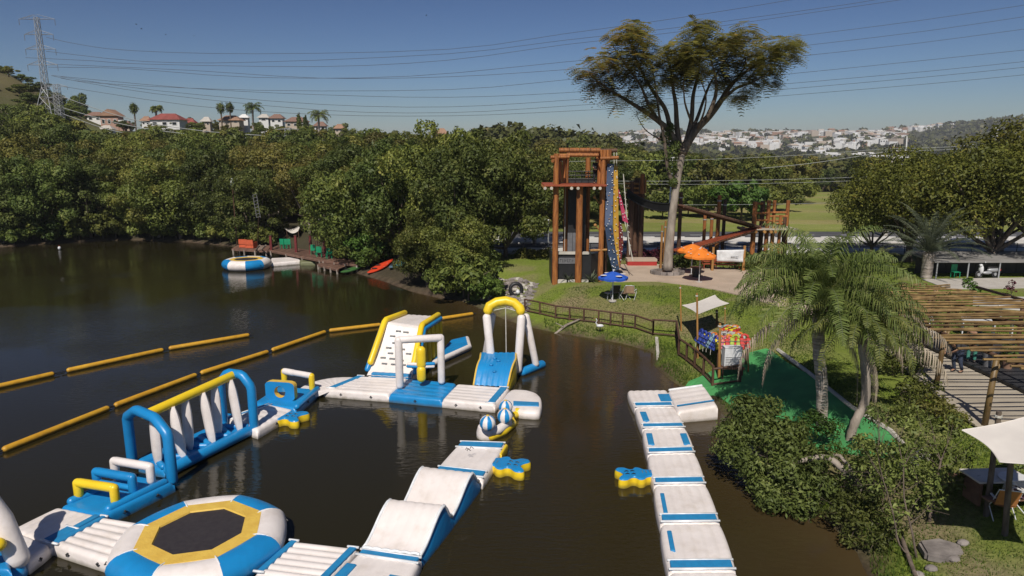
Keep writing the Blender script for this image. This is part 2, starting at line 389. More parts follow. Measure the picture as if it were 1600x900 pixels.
def terrain():
    xs = np.concatenate([-np.geomspace(72, 6000, 62)[::-1], np.arange(-71, 46, .62), np.geomspace(46, 6000, 62)])
    ys = np.concatenate([np.linspace(-300, 4, 18), np.arange(6, 96, .62), np.geomspace(96.5, 6500, 120)])
    X, Y = np.meshgrid(xs, ys); Z = height(X, Y)
    n = np.sin(X*1.7+Y*.9)*np.cos(Y*1.3-X*.5)*.02; Z = Z+np.where(Y < 95, n, 0)*np.where(shore_dist(X, Y) > .2, 1, 0)
    nx, ny = len(xs), len(ys)
    co = np.stack([X, Y, Z], -1).reshape(-1, 3)
    i = np.arange(nx-1); j = np.arange(ny-1); I, J = np.meshgrid(i, j); a = (J*nx+I).ravel()
    fc = np.stack([a, a+1, a+nx+1, a+nx], -1)
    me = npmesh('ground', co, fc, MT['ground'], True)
    d = shore_dist(X, Y); px, py = PR(X, np.maximum(Y, 5), Z)
    c = np.zeros(X.shape+(3,)); c[:] = (.132, .190, .018)
    def put(mask, col): 
        mk = np.clip(mask, 0, 1)[..., None]; c[:] = c*(1-mk)+np.array(col)*mk
    nz = np.sin(X*.8+np.sin(Y*.6)*2)*np.sin(Y*.7+np.cos(X*.5)*2)
    put((nz > .25)*.5*(Y < 60), (.22, .19, .09))
    put(sstep((X*-1-2+(Y-44)*-.0)/4)*(Y > 40)*(X > -14)*(X < 3)*.7, (.24, .19, .10))      # worn grass behind the stone bank
    put(((Y > 36) & (Y < 44) & (X > -2) & (X < 14) & (d > 2.5) & (d < 5.0))*.45, (.26, .18, .11))
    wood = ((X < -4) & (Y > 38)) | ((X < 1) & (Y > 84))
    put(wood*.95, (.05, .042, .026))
    put(((Y > 80) & (X > 0))*1., (.19, .23, .045))
    put(((Y > 80) & (X > 0))*sstep((np.sin(Y*.35+X*.03)-.3)*3)*.5, (.32, .26, .10))
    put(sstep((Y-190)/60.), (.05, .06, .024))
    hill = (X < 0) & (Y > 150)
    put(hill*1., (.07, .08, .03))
    bx = X/np.maximum(Y, 20)
    put((bx < -.6)*sstep((Y-140)/40)*.95, (.14, .125, .05))
    put(((px > 95) & (px < 170) & (py > 190) & (py < 245) & (Y > 120))*1., (.13, .18, .04))
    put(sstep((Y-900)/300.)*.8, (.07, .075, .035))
    put((d < .55)*(d > -2)*.8, (.10, .075, .045))
    put((d < 0)*1., (.05, .035, .02))
    put(((bx > .44) & (bx < .6) & (Y < 24) & (d < 5) & (d > 1.2))*.55*(nz > -.2), (.24, .18, .11))
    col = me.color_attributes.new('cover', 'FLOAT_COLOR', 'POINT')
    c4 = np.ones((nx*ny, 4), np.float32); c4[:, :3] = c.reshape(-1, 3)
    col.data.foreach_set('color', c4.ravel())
    tag(link('ground', me), kind='structure')
terrain()
def water():
    m_ = bpy.data.materials.new('lake_water'); m_.use_nodes = True; t = m_.node_tree; L = t.links.new
    b = t.nodes['Principled BSDF']; b.inputs['Base Color'].default_value = (.020, .0155, .007, 1); b.inputs['Roughness'].default_value = .045; b.inputs['IOR'].default_value = 1.33
    ge = _n(t, 'ShaderNodeNewGeometry'); mp = _n(t, 'ShaderNodeMapping'); mp.inputs['Scale'].default_value = (.8, 2.2, 1); mp.inputs['Rotation'].default_value = (0, 0, R(-18))
    L(ge.outputs['Position'], mp.inputs[0])
    n1 = _n(t, 'ShaderNodeTexNoise'); n1.inputs['Scale'].default_value = 3.2; n1.inputs['Detail'].default_value = 3
    n2 = _n(t, 'ShaderNodeTexNoise'); n2.inputs['Scale'].default_value = .09; n2.inputs['Detail'].default_value = 2
    L(mp.outputs[0], n1.inputs['Vector']); L(ge.outputs['Position'], n2.inputs['Vector'])
    r = _n(t, 'ShaderNodeMapRange'); r.inputs[1].default_value = .42; r.inputs[2].default_value = .62; r.inputs[3].default_value = .03; r.inputs[4].default_value = .13
    L(n2.outputs['Fac'], r.inputs[0])
    bp = _n(t, 'ShaderNodeBump'); bp.inputs['Distance'].default_value = .25; L(n1.outputs['Fac'], bp.inputs['Height']); L(r.outputs[0], bp.inputs['Strength']); L(bp.outputs[0], b.inputs['Normal'])
    # the water is clearer and browner over the shallows
    at = _n(t, 'ShaderNodeAttribute'); at.attribute_name = 'shallow'
    mx = _n(t, 'ShaderNodeMix', data_type='RGBA'); mx.inputs['A'].default_value = (.0195, .0165, .0062, 1); mx.inputs['B'].default_value = (.062, .042, .018, 1)
    L(at.outputs['Fac'], mx.inputs['Factor']); L(mx.outputs['Result'], b.inputs['Base Color'])
    xs = np.linspace(-140, 16, 157); ys = np.linspace(-52, 90, 143); X, Y = np.meshgrid(xs, ys); d = shore_dist(X, Y)
    nx = len(xs); I, J = np.meshgrid(np.arange(nx-1), np.arange(len(ys)-1)); a = (J*nx+I).ravel()
    fc = np.stack([a, a+1, a+nx+1, a+nx], -1); ok = (d.ravel()[fc] < 1.6).all(1)
    me = npmesh('lake_water', np.stack([X, Y, X*0], -1).reshape(-1, 3), fc[ok], m_, True)
    at_ = me.attributes.new('shallow', 'FLOAT', 'POINT'); at_.data.foreach_set('value', (np.exp(np.minimum(d, 0)/2.6)*(X > -8)*.9+.12*(X > -4)).astype(np.float32).ravel())
    tag(link('lake_water', me), kind='structure')
water()
def sheet(name, left, right, mat, dz=.05, nu=12, nv=3, thick=.12, z=None, kind='structure', parent=None):
    """a strip of paving laid over the ground between two lines of points"""
    def samp(ln, t):
        k = t*(len(ln)-1); i = min(int(k), len(ln)-2); return Vector(ln[i]).lerp(Vector(ln[i+1]), k-i)
    P = [[None]*(nv+1) for _ in range(nu+1)]
    xs, ys = [], []
    for i in range(nu+1):
        a, b = samp(left, i/nu), samp(right, i/nu)
        for j in range(nv+1):
            P[i][j] = a.lerp(b, j/nv)
    arr = np.array([[(p.x, p.y) for p in row] for row in P]); hh = height(arr[..., 0], arr[..., 1])
    mb = MB(); W = nv+1
    vs_ = []
    for i in range(nu+1):
        for j in range(W): vs_.append((P[i][j].x, P[i][j].y, (hh[i][j] if z is None else z)+dz))
    fs = [(i*W+j, i*W+j+1, (i+1)*W+j+1, (i+1)*W+j) for i in range(nu) for j in range(nv)]
    ring = [i*W for i in range(nu+1)]+[nu*W+j for j in range(1, W)]+[i*W+nv for i in range(nu-1, -1, -1)]+[j for j in range(nv-1, 0, -1)]
    n = len(vs_)
    vs_ += [(vs_[k][0], vs_[k][1], vs_[k][2]-thick) for k in ring]
    for q in range(len(ring)):
        q2 = (q+1) % len(ring); fs.append((ring[q], ring[q2], n+q2, n+q))
    mb.add(vs_, fs)
    o = mb.build(name, mat, parent)
    bm = bmesh.new(); bm.from_mesh(o.data); bmesh.ops.recalc_face_normals(bm, faces=bm.faces)
    up = sum(f.normal.z*f.calc_area() for f in bm.faces)
    if up < 0: bmesh.ops.reverse_faces(bm, faces=bm.faces)
    bm.to_mesh(o.data); bm.free()
    if kind: o['kind'] = kind
    return o
def band(name, y0, y1, x0, x1, z0, z1, mat):
    mb = MB(); mb.box(((x0+x1)/2, (y0+y1)/2, (z0+z1)/2), (x1-x0, y1-y0, z1-z0)); return tag(mb.build(name, mat), kind='structure')
band('road_far_lane', 72.2, 78.8, -9, 170, 1.2, LV+.05, MT['asph'])
band('road_near_lane', 64.2, 67.9, -9, 170, 1.2, LV+.05, MT['asph'])
band('road_median', 67.9, 72.2, -9, 170, 1.2, LV+.19, MT['kerbw'])
band('road_pavement', 60.9, 64.2, -9, 170, 1.2, LV+.17, MT['kerbw'])
for nm, y0 in (('lane_line', 75.4), ('lane_line', 66.0)):
    mb = MB()
    for i in range(31): mb.box((-7+i*5.6, y0, LV+.056), (2.6, .13, .008))
    tag(mb.build(nm, MT['wallw']), kind='structure')
mb = MB()
for i in range(55): mb.box((-8+i*3.2, 67.8, LV+.22), (1.5, .16, .05)); mb.box((-8+i*3.2, 72.3, LV+.22), (1.5, .16, .05))
tag(mb.build('kerb_paint', MT['wallw']), kind='structure')
# plaza paving by the climbing tower, then the footpath running on to the right
pl = [G(955, 441), G(1026, 440), G(1072, 446), G(1116, 453), G(1170, 466), G(1260, 492), G(1330, 520), G(1400, 560)]
pr = [G(968, 414), G(1040, 414), G(1100, 416), G(1180, 424), G(1235, 440), G(1310, 470), G(1380, 500), G(1440, 540)]
sheet('plaza_paving', pl, pr, MT['pave'], nu=28, nv=5, dz=.07)
# green artificial turf between the jetty and the palms
tl = [G(1060, 612), G(1120, 618), G(1170, 660), G(1230, 690), G(1290, 705), G(1350, 712), G(1390, 716)]
tr = [G(1076, 597), G(1145, 560), G(1200, 545), G(1262, 585), G(1330, 640), G(1390, 678), G(1410, 700)]
sheet('turf_carpet', tl, tr, MT['turf'], nu=40, nv=10, dz=.045, thick=.08)
# a pale edging line along the carpet
ek = [G(1215, 548), G(1262, 583), G(1330, 638), G(1392, 676), G(1412, 698)]
mb = MB(); mb.tube([p+Vector((0, 0, .05)) for p in ek], .09, 6); tag(mb.build('carpet_kerb', MT['stonew']), kind='structure')

# ================================================================ FOLIAGE TOOLS
def unit(v_): return v_/np.maximum(np.linalg.norm(v_, axis=-1, keepdims=True), 1e-9)
def leaves(P, N, size, rg, aspect=.5, fold=.25, T_=None):
    """one small bent leaf-clump face pair for every point"""
    n = len(P)
    r = rg.normal(size=(n, 3)) if T_ is None else T_
    t = unit(r-N*(r*N).sum(1, keepdims=True)); b = np.cross(N, t)
    s = size*rg.uniform(.6, 1.35, (n, 1)); a = s*aspect
    c0 = P-t*s*.5; c1 = P+b*a*.5+N*s*fold*.3; c2 = P+t*s*.5-N*s*fold; c3 = P-b*a*.5+N*s*fold*.3
    co = np.stack([c0, c1, c2, c3], 1).reshape(-1, 3)
    return co, np.arange(4*n).reshape(n, 4)
def blob_points(c, r, n, rg, shell=.55, up=.15):
    d = unit(rg.normal(size=(n, 3))); d[:, 2] = d[:, 2]+up; d = unit(d)
    k = rg.uniform(shell, 1.0, (n, 1))**.6
    P = np.array(c)+d*k*np.array(r)*(1+.14*np.sin(d[:, :1]*7+c[0])+.1*rg.normal(size=(n, 1)))
    N = unit(d+rg.normal(scale=.55, size=(n, 3))+np.array([0, 0, .35]))
    return P, N
def make_crown(seed, Rr=4.6, z0=3.0, z1=12.0, K=26, n=11000, leaf=.42, top=.8, fill=1.):
    rg = np.random.default_rng(seed); P, N, C = [], [], []
    zc = (z0+z1)/2; hz_ = (z1-z0)/2
    for k in range(K):
        u = (k+.5)/K; el = math.asin(max(-1, min(1, -0.75+1.72*u))); az = k*2.399+rg.uniform(-.4, .4)
        q = rg.uniform(.38, 1.02)
        c = np.array([Rr*q*math.cos(el)*math.cos(az), Rr*q*math.cos(el)*math.sin(az), zc+hz_*q*math.sin(el)*(1 if el > 0 else 1.05)])
        r = Rr*rg.uniform(.17, .38); rr = np.array([r, r, r*rg.uniform(.6, .8)])
        p, nn = blob_points(c, rr, int(n/K*(r/(Rr*.33))**2), rg); P.append(p); N.append(nn); C.append((c, r))
    p, nn = blob_points((0, 0, zc), (Rr*.62, Rr*.62, hz_*.66), int(n*.08*fill), rg, .5); P.append(p); N.append(nn)
    P = np.concatenate(P); N = np.concatenate(N)
    co, fc = leaves(P, N, leaf, rg); return co, fc, C
def make_trunk(C, z0, r, seed, h_fork=None, n_l=9, lean=(0, 0)):
    rg = random.Random(seed); mb = MB(); hf = h_fork or z0*.7
    mb.tube([(0, 0, -.5), (lean[0]*.3, lean[1]*.3, hf*.45), (lean[0], lean[1], hf)], [r*1.25, r, r*.85], 8)
    for c, q in rg.sample(C, min(n_l, len(C))):
        a = Vector((lean[0], lean[1], hf)); b = Vector(c); m_ = a.lerp(b, .5)+Vector((0, 0, -.06*(b-a).length+rg.uniform(-.2, .3)))
        mb.tube([a-Vector((0, 0, .2)), m_, b], [r*.6, r*.38, r*.12], 6, caps=False)
    return mb
class Kind:
    pass
def tree_kind(nm, seed, fol, bark, **kw):
    k = Kind(); tr = {a: kw.pop(a) for a in ('tr', 'hf', 'lean') if a in kw}
    co, fc, C = make_crown(seed, **kw)
    k.crown = npmesh(nm+'_crown', co, fc, MT[fol]); k.z0 = kw.get('z0', 3.0); k.h = kw.get('z1', 12)
    mb = make_trunk(C, k.z0+1.2, tr.get('tr', .24), seed, tr.get('hf'), lean=tr.get('lean', (0, 0)))
    t = mb.build('trunk', MT[bark]); k.trunk = t.data; k.trunk.polygons.foreach_set('use_smooth', [True]*len(k.trunk.polygons)); bpy.data.objects.remove(t); return k
def plant(kind, name, label, cat, loc, s=1, rz=0, group=None, sz=None):
    o = T(name, label, cat, loc, group, rz); o.scale = (s, s, s*(sz or 1))
    link('crown', kind.crown, o); link('trunk', kind.trunk, o); return o
KD = [tree_kind('dark', 11, 'fd', 'bark', Rr=4.8, z0=.7, z1=11.6, K=36, n=21000, leaf=.33),
      tree_kind('mid', 12, 'fm', 'bark', Rr=4.9, z0=.4, z1=11.0, K=36, n=21000, leaf=.33),
      tree_kind('olive', 13, 'fo', 'barkp', Rr=4.4, z0=.8, z1=10.5, K=32, n=19000, leaf=.32),
      tree_kind('dark_tall', 14, 'fd', 'bark', Rr=3.9, z0=.7, z1=12.5, K=38, n=19000, leaf=.31),
      tree_kind('mid_round', 15, 'fm', 'bark', Rr=5.4, z0=.3, z1=9.6, K=40, n=22000, leaf=.33),
      tree_kind('olive_loose', 16, 'fo', 'barkp', Rr=4.6, z0=1.2, z1=11.5, K=24, n=15000, leaf=.34)]
KL = [tree_kind('far_dark', 21, 'fd', 'bark', Rr=4.8, z0=1.8, z1=10.5, K=16, n=4600, leaf=.62),
      tree_kind('far_mid', 22, 'fm', 'bark', Rr=5.2, z0=1.5, z1=9.5, K=16, n=4600, leaf=.66),
      tree_kind('far_olive', 23, 'fo', 'bark', Rr=4.6, z0=1.6, z1=9, K=14, n=4200, leaf=.62)]
BUSH = tree_kind('bush', 31, 'fm', 'bark', Rr=1.5, z0=.15, z1=2.4, K=14, n=2600, leaf=.24, tr=.05)
BUSHG = tree_kind('bushg', 32, 'fg', 'bark', Rr=1.5, z0=.1, z1=2.2, K=14, n=2600, leaf=.26, tr=.05)

# ---------------------------------------------------------------- the wood round the lake and up the hillside
def keep_out(px, py, x, y):
    if 92 < px < 172 and 186 < py < 244 and y > 110: return True
    if px < 42 and 146 < py < 180 and y > 120: return True
    if x > -11 and 59 < y < 82: return True
    if x > -3.4 and y < 82: return True
    if px > 985 and y < 112: return True
    return False
NAMES = {0: ('leafy_tree', 'dark leafy tree packed into the wood across the lake', 'dark leafy trees of the lakeside wood'),
         1: ('leafy_tree', 'mid-green leafy tree packed into the wood across the lake', 'mid-green leafy trees of the lakeside wood'),
         2: ('leafy_tree', 'olive-green leafy tree packed into the wood across the lake', 'olive leafy trees of the lakeside wood')}
GI = [0, 1, 2, 0, 1, 2]
HOUSE_PX = [(172, 192), (258, 192), (360, 190), (470, 192)]
def SKY(px): return float(np.interp(px, [0, 40, 90, 135, 150, 200, 300, 480, 520, 600, 650, 700, 750, 780, 830, 900, 950, 1000], [128, 148, 152, 168, 192, 190, 188, 188, 200, 194, 200, 204, 198, 206, 213, 220, 226, 236]))
def wood():
    cand = []
    # first row: crowns that hang over the water
    n = len(SH)
    pts = [Vector((q[0], q[1], 0)) for q in SH]
    i0 = next(i for i, q in enumerate(pts) if abs(q.x-V(770, 492).x) < .01)
    pos = 0
    for i in range(i0+1, n-6):
        a, b = pts[i], pts[i+1]; L = (b-a).length; nrm = Vector((b.y-a.y, a.x-b.x, 0)).normalized()
        m_ = (a+b)/2
        if shore_dist(np.array([m_.x+nrm.x]), np.array([m_.y+nrm.y]))[0] < 0: nrm = -nrm
        while pos < L:
            p = a+(b-a)*(pos/L)+nrm*rnd.uniform(.7, 2.0); px, py = PR(p.x, p.y, 0.5)
            if 405 < px < 655: p = p+nrm*rnd.uniform(3.4, 5)      # the jetties leave the bank clear
            if px < 738:
                cand.append((p.x, p.y, 1, rnd.uniform(.72, 1.0)))
            pos += rnd.uniform(3.2, 4.6)
        pos -= L
    def scatter(x0, x1, y0, y1, st, lo, hi, near):
        y = y0
        while y < y1:
            x = x0
            while x < x1:
                xx, yy = x+rnd.uniform(-.38, .38)*st, y+rnd.uniform(-.38, .38)*st
                cand.append((xx, yy, near, rnd.uniform(lo, hi))); x += st
            y += st*.9
    scatter(-78, -2, 48, 112, 6.4, .85, 1.15, 2)
    scatter(-2, 19, 85, 112, 6.6, .7, .95, 2)
    scatter(-140, 24, 114, 178, 10.6, 1.0, 1.3, 3)
    scatter(-200, 50, 182, 246, 11.4, .8, 1.15, 4)
    X = np.array([c[0] for c in cand]); Y = np.array([c[1] for c in cand])
    dd = shore_dist(X, Y); Z = height(X, Y); px, py = PR(X, Y, Z)
    cnt = 0
    for k, (x, y, near, s) in enumerate(cand):
        d = dd[k]
        if near >= 2 and d < (5 if x > -9 else 6.0): continue
        if near == 1 and d < .3: continue
        if px[k] < -70 or px[k] > 1010: continue
        if keep_out(px[k], py[k], x, y): continue
        if y < 60 and px[k] > 700 and near > 1: continue
        if near == 1 and px[k] > 640: s *= .72
        if near == 2 and px[k] > 650 and y < 60: s *= 1.0
        if near == 2 and px[k] < 480: s *= .9+.1*rnd.random()
        if near == 4:
            # low growth round the houses on the ridge
            if any(abs(px[k]-hx) < 13 and y < 232 for hx, _ in HOUSE_PX): continue
            if abs(px[k]-453) < 12: continue
            s *= .62 if px[k] > 120 else .8
        if near == 3: s *= .95 if px[k] > 200 else .8
        lod = KL if y > 112 else KD
        i = rnd.randrange(len(lod)); g = GI[i]
        off = (20 if px[k] < 500 else 4) if near <= 2 else (8 if 125 < px[k] < 500 else 8) if near == 3 else (3 if y < 208 else -6)
        cap = SKY(px[k])+off+rnd.uniform(-3, 9)
        zt_ = float(D(800, cap, y).z); hmax = (zt_-Z[k])/(lod[i].h*1.04)
        if hmax < .3 and near >= 3: hmax = .3
        if near > 1 and hmax < .25: continue
        fl = min(s, max(.3, hmax)); wd_ = max(fl, s*.72)
        nm, lb, gr = NAMES[g]
        q_ = px[k]
        if y > 112: where = 'below the tall pylon' if q_ < 120 else 'below the cream and red roofed houses' if q_ < 300 else 'in front of the orange roof and tufted palms' if q_ < 430 else 'round the short squat pylon' if q_ < 560 else 'on the skyline above the kayak shore' if q_ < 760 else 'behind the log tower'
        else: where = 'left of the bare bank patch' if q_ < 190 else 'right of the bare bank patch' if q_ < 350 else 'behind the far trampoline and docks' if q_ < 560 else 'above the kayaks' if q_ < 700 else 'left of the log tower' if q_ < 870 else 'beyond the road behind the log tower'
        rw = 'overhanging the water ' if near == 1 else 'set back from the shore ' if near == 2 else 'on the lower hillside ' if near == 3 else 'on the ridge '
        lb = lb.split(' packed')[0]+' '+rw+where; lb = ' '.join(lb.split()[:16]); gr = lb.replace(' tree ', ' trees ')
        plant(lod[i], nm, lb, 'tree', (x, y, Z[k]-.15), wd_, rnd.uniform(0, 6.28), gr, fl/wd_); cnt += 1
    print('wood trees', cnt)
wood()
for px_, py_, s_, kk, ql in ((712, 456, .36, 4, 'right at the water left of the stone bank'), (668, 448, .42, 1, 'leaning over the water right of the kayaks'), (625, 404, .86, 0, 'just behind the red kayaks'), (748, 412, .80, 3, 'above the old boat and stone bank'), (790, 402, .84, 1, 'shading the worn lawn left of the tower'), (720, 425, .80, 0, 'second from the shore above the old boat'), (560, 408, .92, 4, 'overshadowing the low wooden dock'), (835, 384, .80, 2, 'nearest to the log tower on its left'), (690, 405, .92, 1, 'tallest behind the waterside trees right of the kayaks')):
    p = G(px_, py_); i = GI[kk]; nm, lb, gr = NAMES[i]; lb = lb.split(' packed')[0]+' '+ql; gr = None; plant(KD[kk], nm, lb, 'tree', (p.x, p.y, p.z-.1), s_, rnd.uniform(0, 6), gr, 1.12)
# low shrubs that close the foot of the wood along the water
def shore_shrubs():
    for i in range(len(SH)-7, 0, -1):
        a, b = Vector((*SH[i], 0)), Vector((*SH[i-1], 0)); L = (b-a).length; px, py = PR(a.x, a.y, 0)
        if px > 735 or px < -60: continue
        k = int(L/1.15); nrm = Vector((-(b-a).y, (b-a).x, 0)).normalized()
        for q in range(k):
            p = a.lerp(b, (q+rnd.random())/max(1, k)); m_ = p+nrm*.5
            s_ = -1 if shore_dist(np.array([m_.x]), np.array([m_.y]))[0] < 0 else 1
            p = p+nrm*s_*(rnd.uniform(3.2, 5.5) if 545 < px < 650 else rnd.uniform(.2, 2.4)); qx, qy = PR(p.x, p.y, .3)
            if 395 < qx < 655 and rnd.random() < (.2 if qx > 545 else .75): continue
            if 190 < qx < 225: continue
            kk = BUSH if rnd.random() < .72 else BUSHG
            plant(kk, 'shore_shrub', ('mid' if kk is BUSH else 'light')+'-green shrub hanging over the water under the trees', 'shrub', (p.x, p.y, hz(p.x, p.y)-.15), rnd.uniform(.8, 1.55)*(1.25 if qx < 350 else 1), rnd.uniform(0, 6), ('mid' if kk is BUSH else 'light')+'-green shrubs of the lake shore')
shore_shrubs()
# ---------------------------------------------------------------- woods beyond the field
def far_woods():
    cnt = 0; y = 100
    while y < 222:
        x = y*.04
        while x < y*.83:
            xx, yy = x+rnd.uniform(-3, 3), y+rnd.uniform(-3, 3); z = hz(xx, yy); px, py = PR(xx, yy, z)
            edge = np.interp(px, [900, 1000, 1100, 1180, 1230, 1262, 1300], [98, 100, 105, 112, 124, 172, 196])+6*math.sin(xx*.09)
            if yy > edge and px < 1650 and (px > 985 or yy > 182):
                i = rnd.choice([0, 1, 2, 2, 1]); nm, lb, gr = NAMES[i]
                lb = lb.replace('packed into the wood across the lake', 'in the wood beyond the green field'); gr = gr.replace('lakeside wood', 'wood beyond the field')
                plant(KL[i], nm, lb, 'tree', (xx, yy, z-.2), rnd.uniform(.7, 1.05), rnd.uniform(0, 6), gr, rnd.uniform(.85, 1.1)); cnt += 1
            x += 7.6 if px < 1250 and y < 150 else 10.4
        y += 10.5
    print('field wood', cnt)
    # farther off the wood is one mass
    rg = np.random.default_rng(5); n = 3600
    Y = np.exp(rg.uniform(math.log(222), math.log(2300), n*2)); B = rg.uniform(-.05, .95, n*2); X = B*Y
    Z = height(X, Y); px, py = PR(X, Y, Z)
    inn = (Y > 1250) & (B > .12) & (B < .60) & (rg.uniform(size=n*2) < .72)
    ok = (~inn)
    X, Y, Z = X[ok][:n+1800], Y[ok][:n+1800], Z[ok][:n+1800]; cos_, fcs = [], []; base = 0
    for x, y, z in zip(X, Y, Z):
        far = y > 900; r = rg.uniform(4.5, 8)*(1.5 if far else 1); m_ = 26 if far else 60 if y > 520 else 200
        P, N = blob_points((x, y, z+r*.7), (r, r, r*.8), m_, rg, .7, .5)
        co, fc = leaves(P, N, r*(.75 if far else .5 if y > 520 else .24), rg, .9); cos_.append(co); fcs.append(fc+base); base += len(co)
    o = link('distant_wood', npmesh('distant_wood', np.concatenate(cos_), np.concatenate(fcs), MT['ffar'])); tag(o, kind='stuff')
    tag(o, 'far green wood filling the valley below the hillside town', 'wood')
far_woods()
# ---------------------------------------------------------------- the town on the far hill
def town():
    rg = random.Random(3); meshes = []
    for i in range(6):
        mb = MB(); wd, dp, h = rg.uniform(8, 13), rg.uniform(8, 12), rg.uniform(5, 9)
        mb.box((0, 0, h/2-2), (wd, dp, h+4)); 
        if i % 2: mb.add([(-wd/2-.5, -dp/2-.5, h), (wd/2+.5, -dp/2-.5, h), (wd/2+.5, dp/2+.5, h), (-wd/2-.5, dp/2+.5, h), (-wd/2, 0, h+2.2), (wd/2, 0, h+2.2)], [(0, 1, 5, 4), (2, 3, 4, 5), (1, 2, 5), (3, 0, 4), (3, 2, 1, 0)], 1)
        else: mb.box((0, 0, h+.2), (wd+.3, dp+.3, .5), m=2)
        for q in range(3):
            mb.box((-wd/2+wd*(q+.5)/3, -dp/2-.03, h*.6), (1.6, .1, 1.6), m=3)
        for wl, rf in ((MT['wallw'], MT['conc']), (MT['wallc'], MT['roofo']), (MT['wallw'], MT['wallc'])):
            o = mb.build('town_house', [wl, rf, MT['conc'], MT['glass']]); meshes.append((o.data, 'white' if wl == MT['wallw'] else 'cream', 'pitched' if i % 2 else 'flat')); bpy.data.objects.remove(o)
    spots = []
    tries = 0
    while len(spots) < 1500 and tries < 20000:
        tries += 1; b = rg.uniform(.155, .66); y = rg.uniform(1300, 2150); x = b*y
        if b > .56 and y < 1900: continue
        if b < .2 and rg.random() < .4: continue
        if math.sin(x*.014+1.2)*math.sin(y*.011) > .45: continue
        spots.append((x, y))
    Z = height(np.array([s[0] for s in spots]), np.array([s[1] for s in spots])); order = sorted(range(len(spots)), key=lambda i: spots[i][1])
    st = MB(); 
    for k, i in enumerate(order):
        x, y = spots[i]; z = float(Z[i]); a = rg.uniform(-.5, .5); s = rg.uniform(1.0, 1.6)
        if k % 4 == 0 and k//4 < 285:
            me, c, rf = rg.choice(meshes); o = link('town_house', me); o.location = (x, y, z); o.rotation_euler = (0, 0, a); o.scale = (s, s, s)
            tag(o, c+' '+rf+'-roofed house on the far hillside town', 'house', c+' '+rf+'-roofed houses of the far town')
        else:
            st.box((x, y, z+2), (rg.uniform(9, 17)*s, rg.uniform(9, 13)*s, rg.uniform(10, 20)), rz=a, m=rg.choice([0, 0, 0, 0, 0, 0, 1, 1, 2]))
    o = st.build('town_houses', [MT['wallw'], MT['wallc'], MT['roofo']]); tag(o, 'mass of tiny pale houses crowding the far hillside', 'town', kind='stuff')
    for (px, py, y, wd, h, lb, ct) in ((1262, 236, 1150, 90, 9, 'long white industrial shed below the far town', 'shed'), (1322, 240, 1050, 80, 8, 'second long pale shed, right of and lower than the first one', 'shed'),
                                      (1388, 245, 900, 46, 6, 'small white shed behind the concrete power pole', 'shed')):
        p = D(px, py, y); z = hz(p.x, y); t = T('industrial_shed', lb, ct, (p.x, y, z))
        top = p.z-z
        mb = MB(); mb.box((0, 0, (top-3)/2), (wd, 30, top+3)); mb.build('wall', MT['wallw'], t)
        mb = MB(); mb.add([(-wd/2-1, -16, top-1.5), (wd/2+1, -16, top-1.5), (wd/2+1, 16, top-1.5), (-wd/2-1, 16, top-1.5), (-wd/2-1, 0, top+2), (wd/2+1, 0, top+2)], [(0, 1, 5, 4), (2, 3, 4, 5), (1, 2, 5), (3, 0, 4)]); mb.build('roof', MT['wallw'], t)
    # white hilltop building and the white water tower
    p = D(1476, 204, 2150); z = hz(p.x, 2150); t = T('hilltop_building', 'long white building alone on the crest left of the water tower', 'building', (p.x, 2150, z))
    mb = MB(); mb.box((0, 0, 6), (56, 16, 18)); mb.box((-16, 0, 12), (12, 14, 22)); mb.build('wall', MT['wallw'], t); mb = MB(); mb.box((0, 0, 15.5), (58, 18, 1.2)); mb.build('roof', MT['conc'], t)
    p = D(1554, 215, 700); z = hz(p.x, 700); t = T('water_tower', 'slim white cylindrical water tower rising from the trees', 'water tower', (p.x, 700, z))
    zt = D(1554, 197, 700).z-z
    mb = MB(); mb.tube([(0, 0, -2), (0, 0, zt*.35)], 1.6, 16); mb.build('stem', MT['wallw'], t, True, 40)
    mb = MB(); mb.tube([(0, 0, zt*.3), (0, 0, zt*.38), (0, 0, zt*.97), (0, 0, zt)], [1.6, 2.3, 2.3, 1.8], 20); mb.build('tank', MT['wallw'], t, True, 40)
town()

for i, (px, py, sc_) in enumerate(((1075, 338, 1.9), (1105, 340, 2.3), (1132, 336, 2.0), (1158, 344, 2.6), (1176, 338, 2.1), (1212, 330, 2.2), (1035, 342, 1.8), (1248, 318, 2.2))):
    p = G(px, py); plant((BUSH, BUSHG)[i == 3], 'field_shrub', ['shrub at the wood edge left in the field strip', 'bigger shrub at the wood edge right of the first', 'shrub seen between the orange log posts', 'brightest shrub standing alone in the field by the plank bridge', 'shrub just left of the second log platform in the field', 'shrub behind the second log platform', 'low shrub seen just left of the big tree trunk in the field', 'shrub where the open meadow begins right of the platform'][i], 'shrub', p, sc_, i)
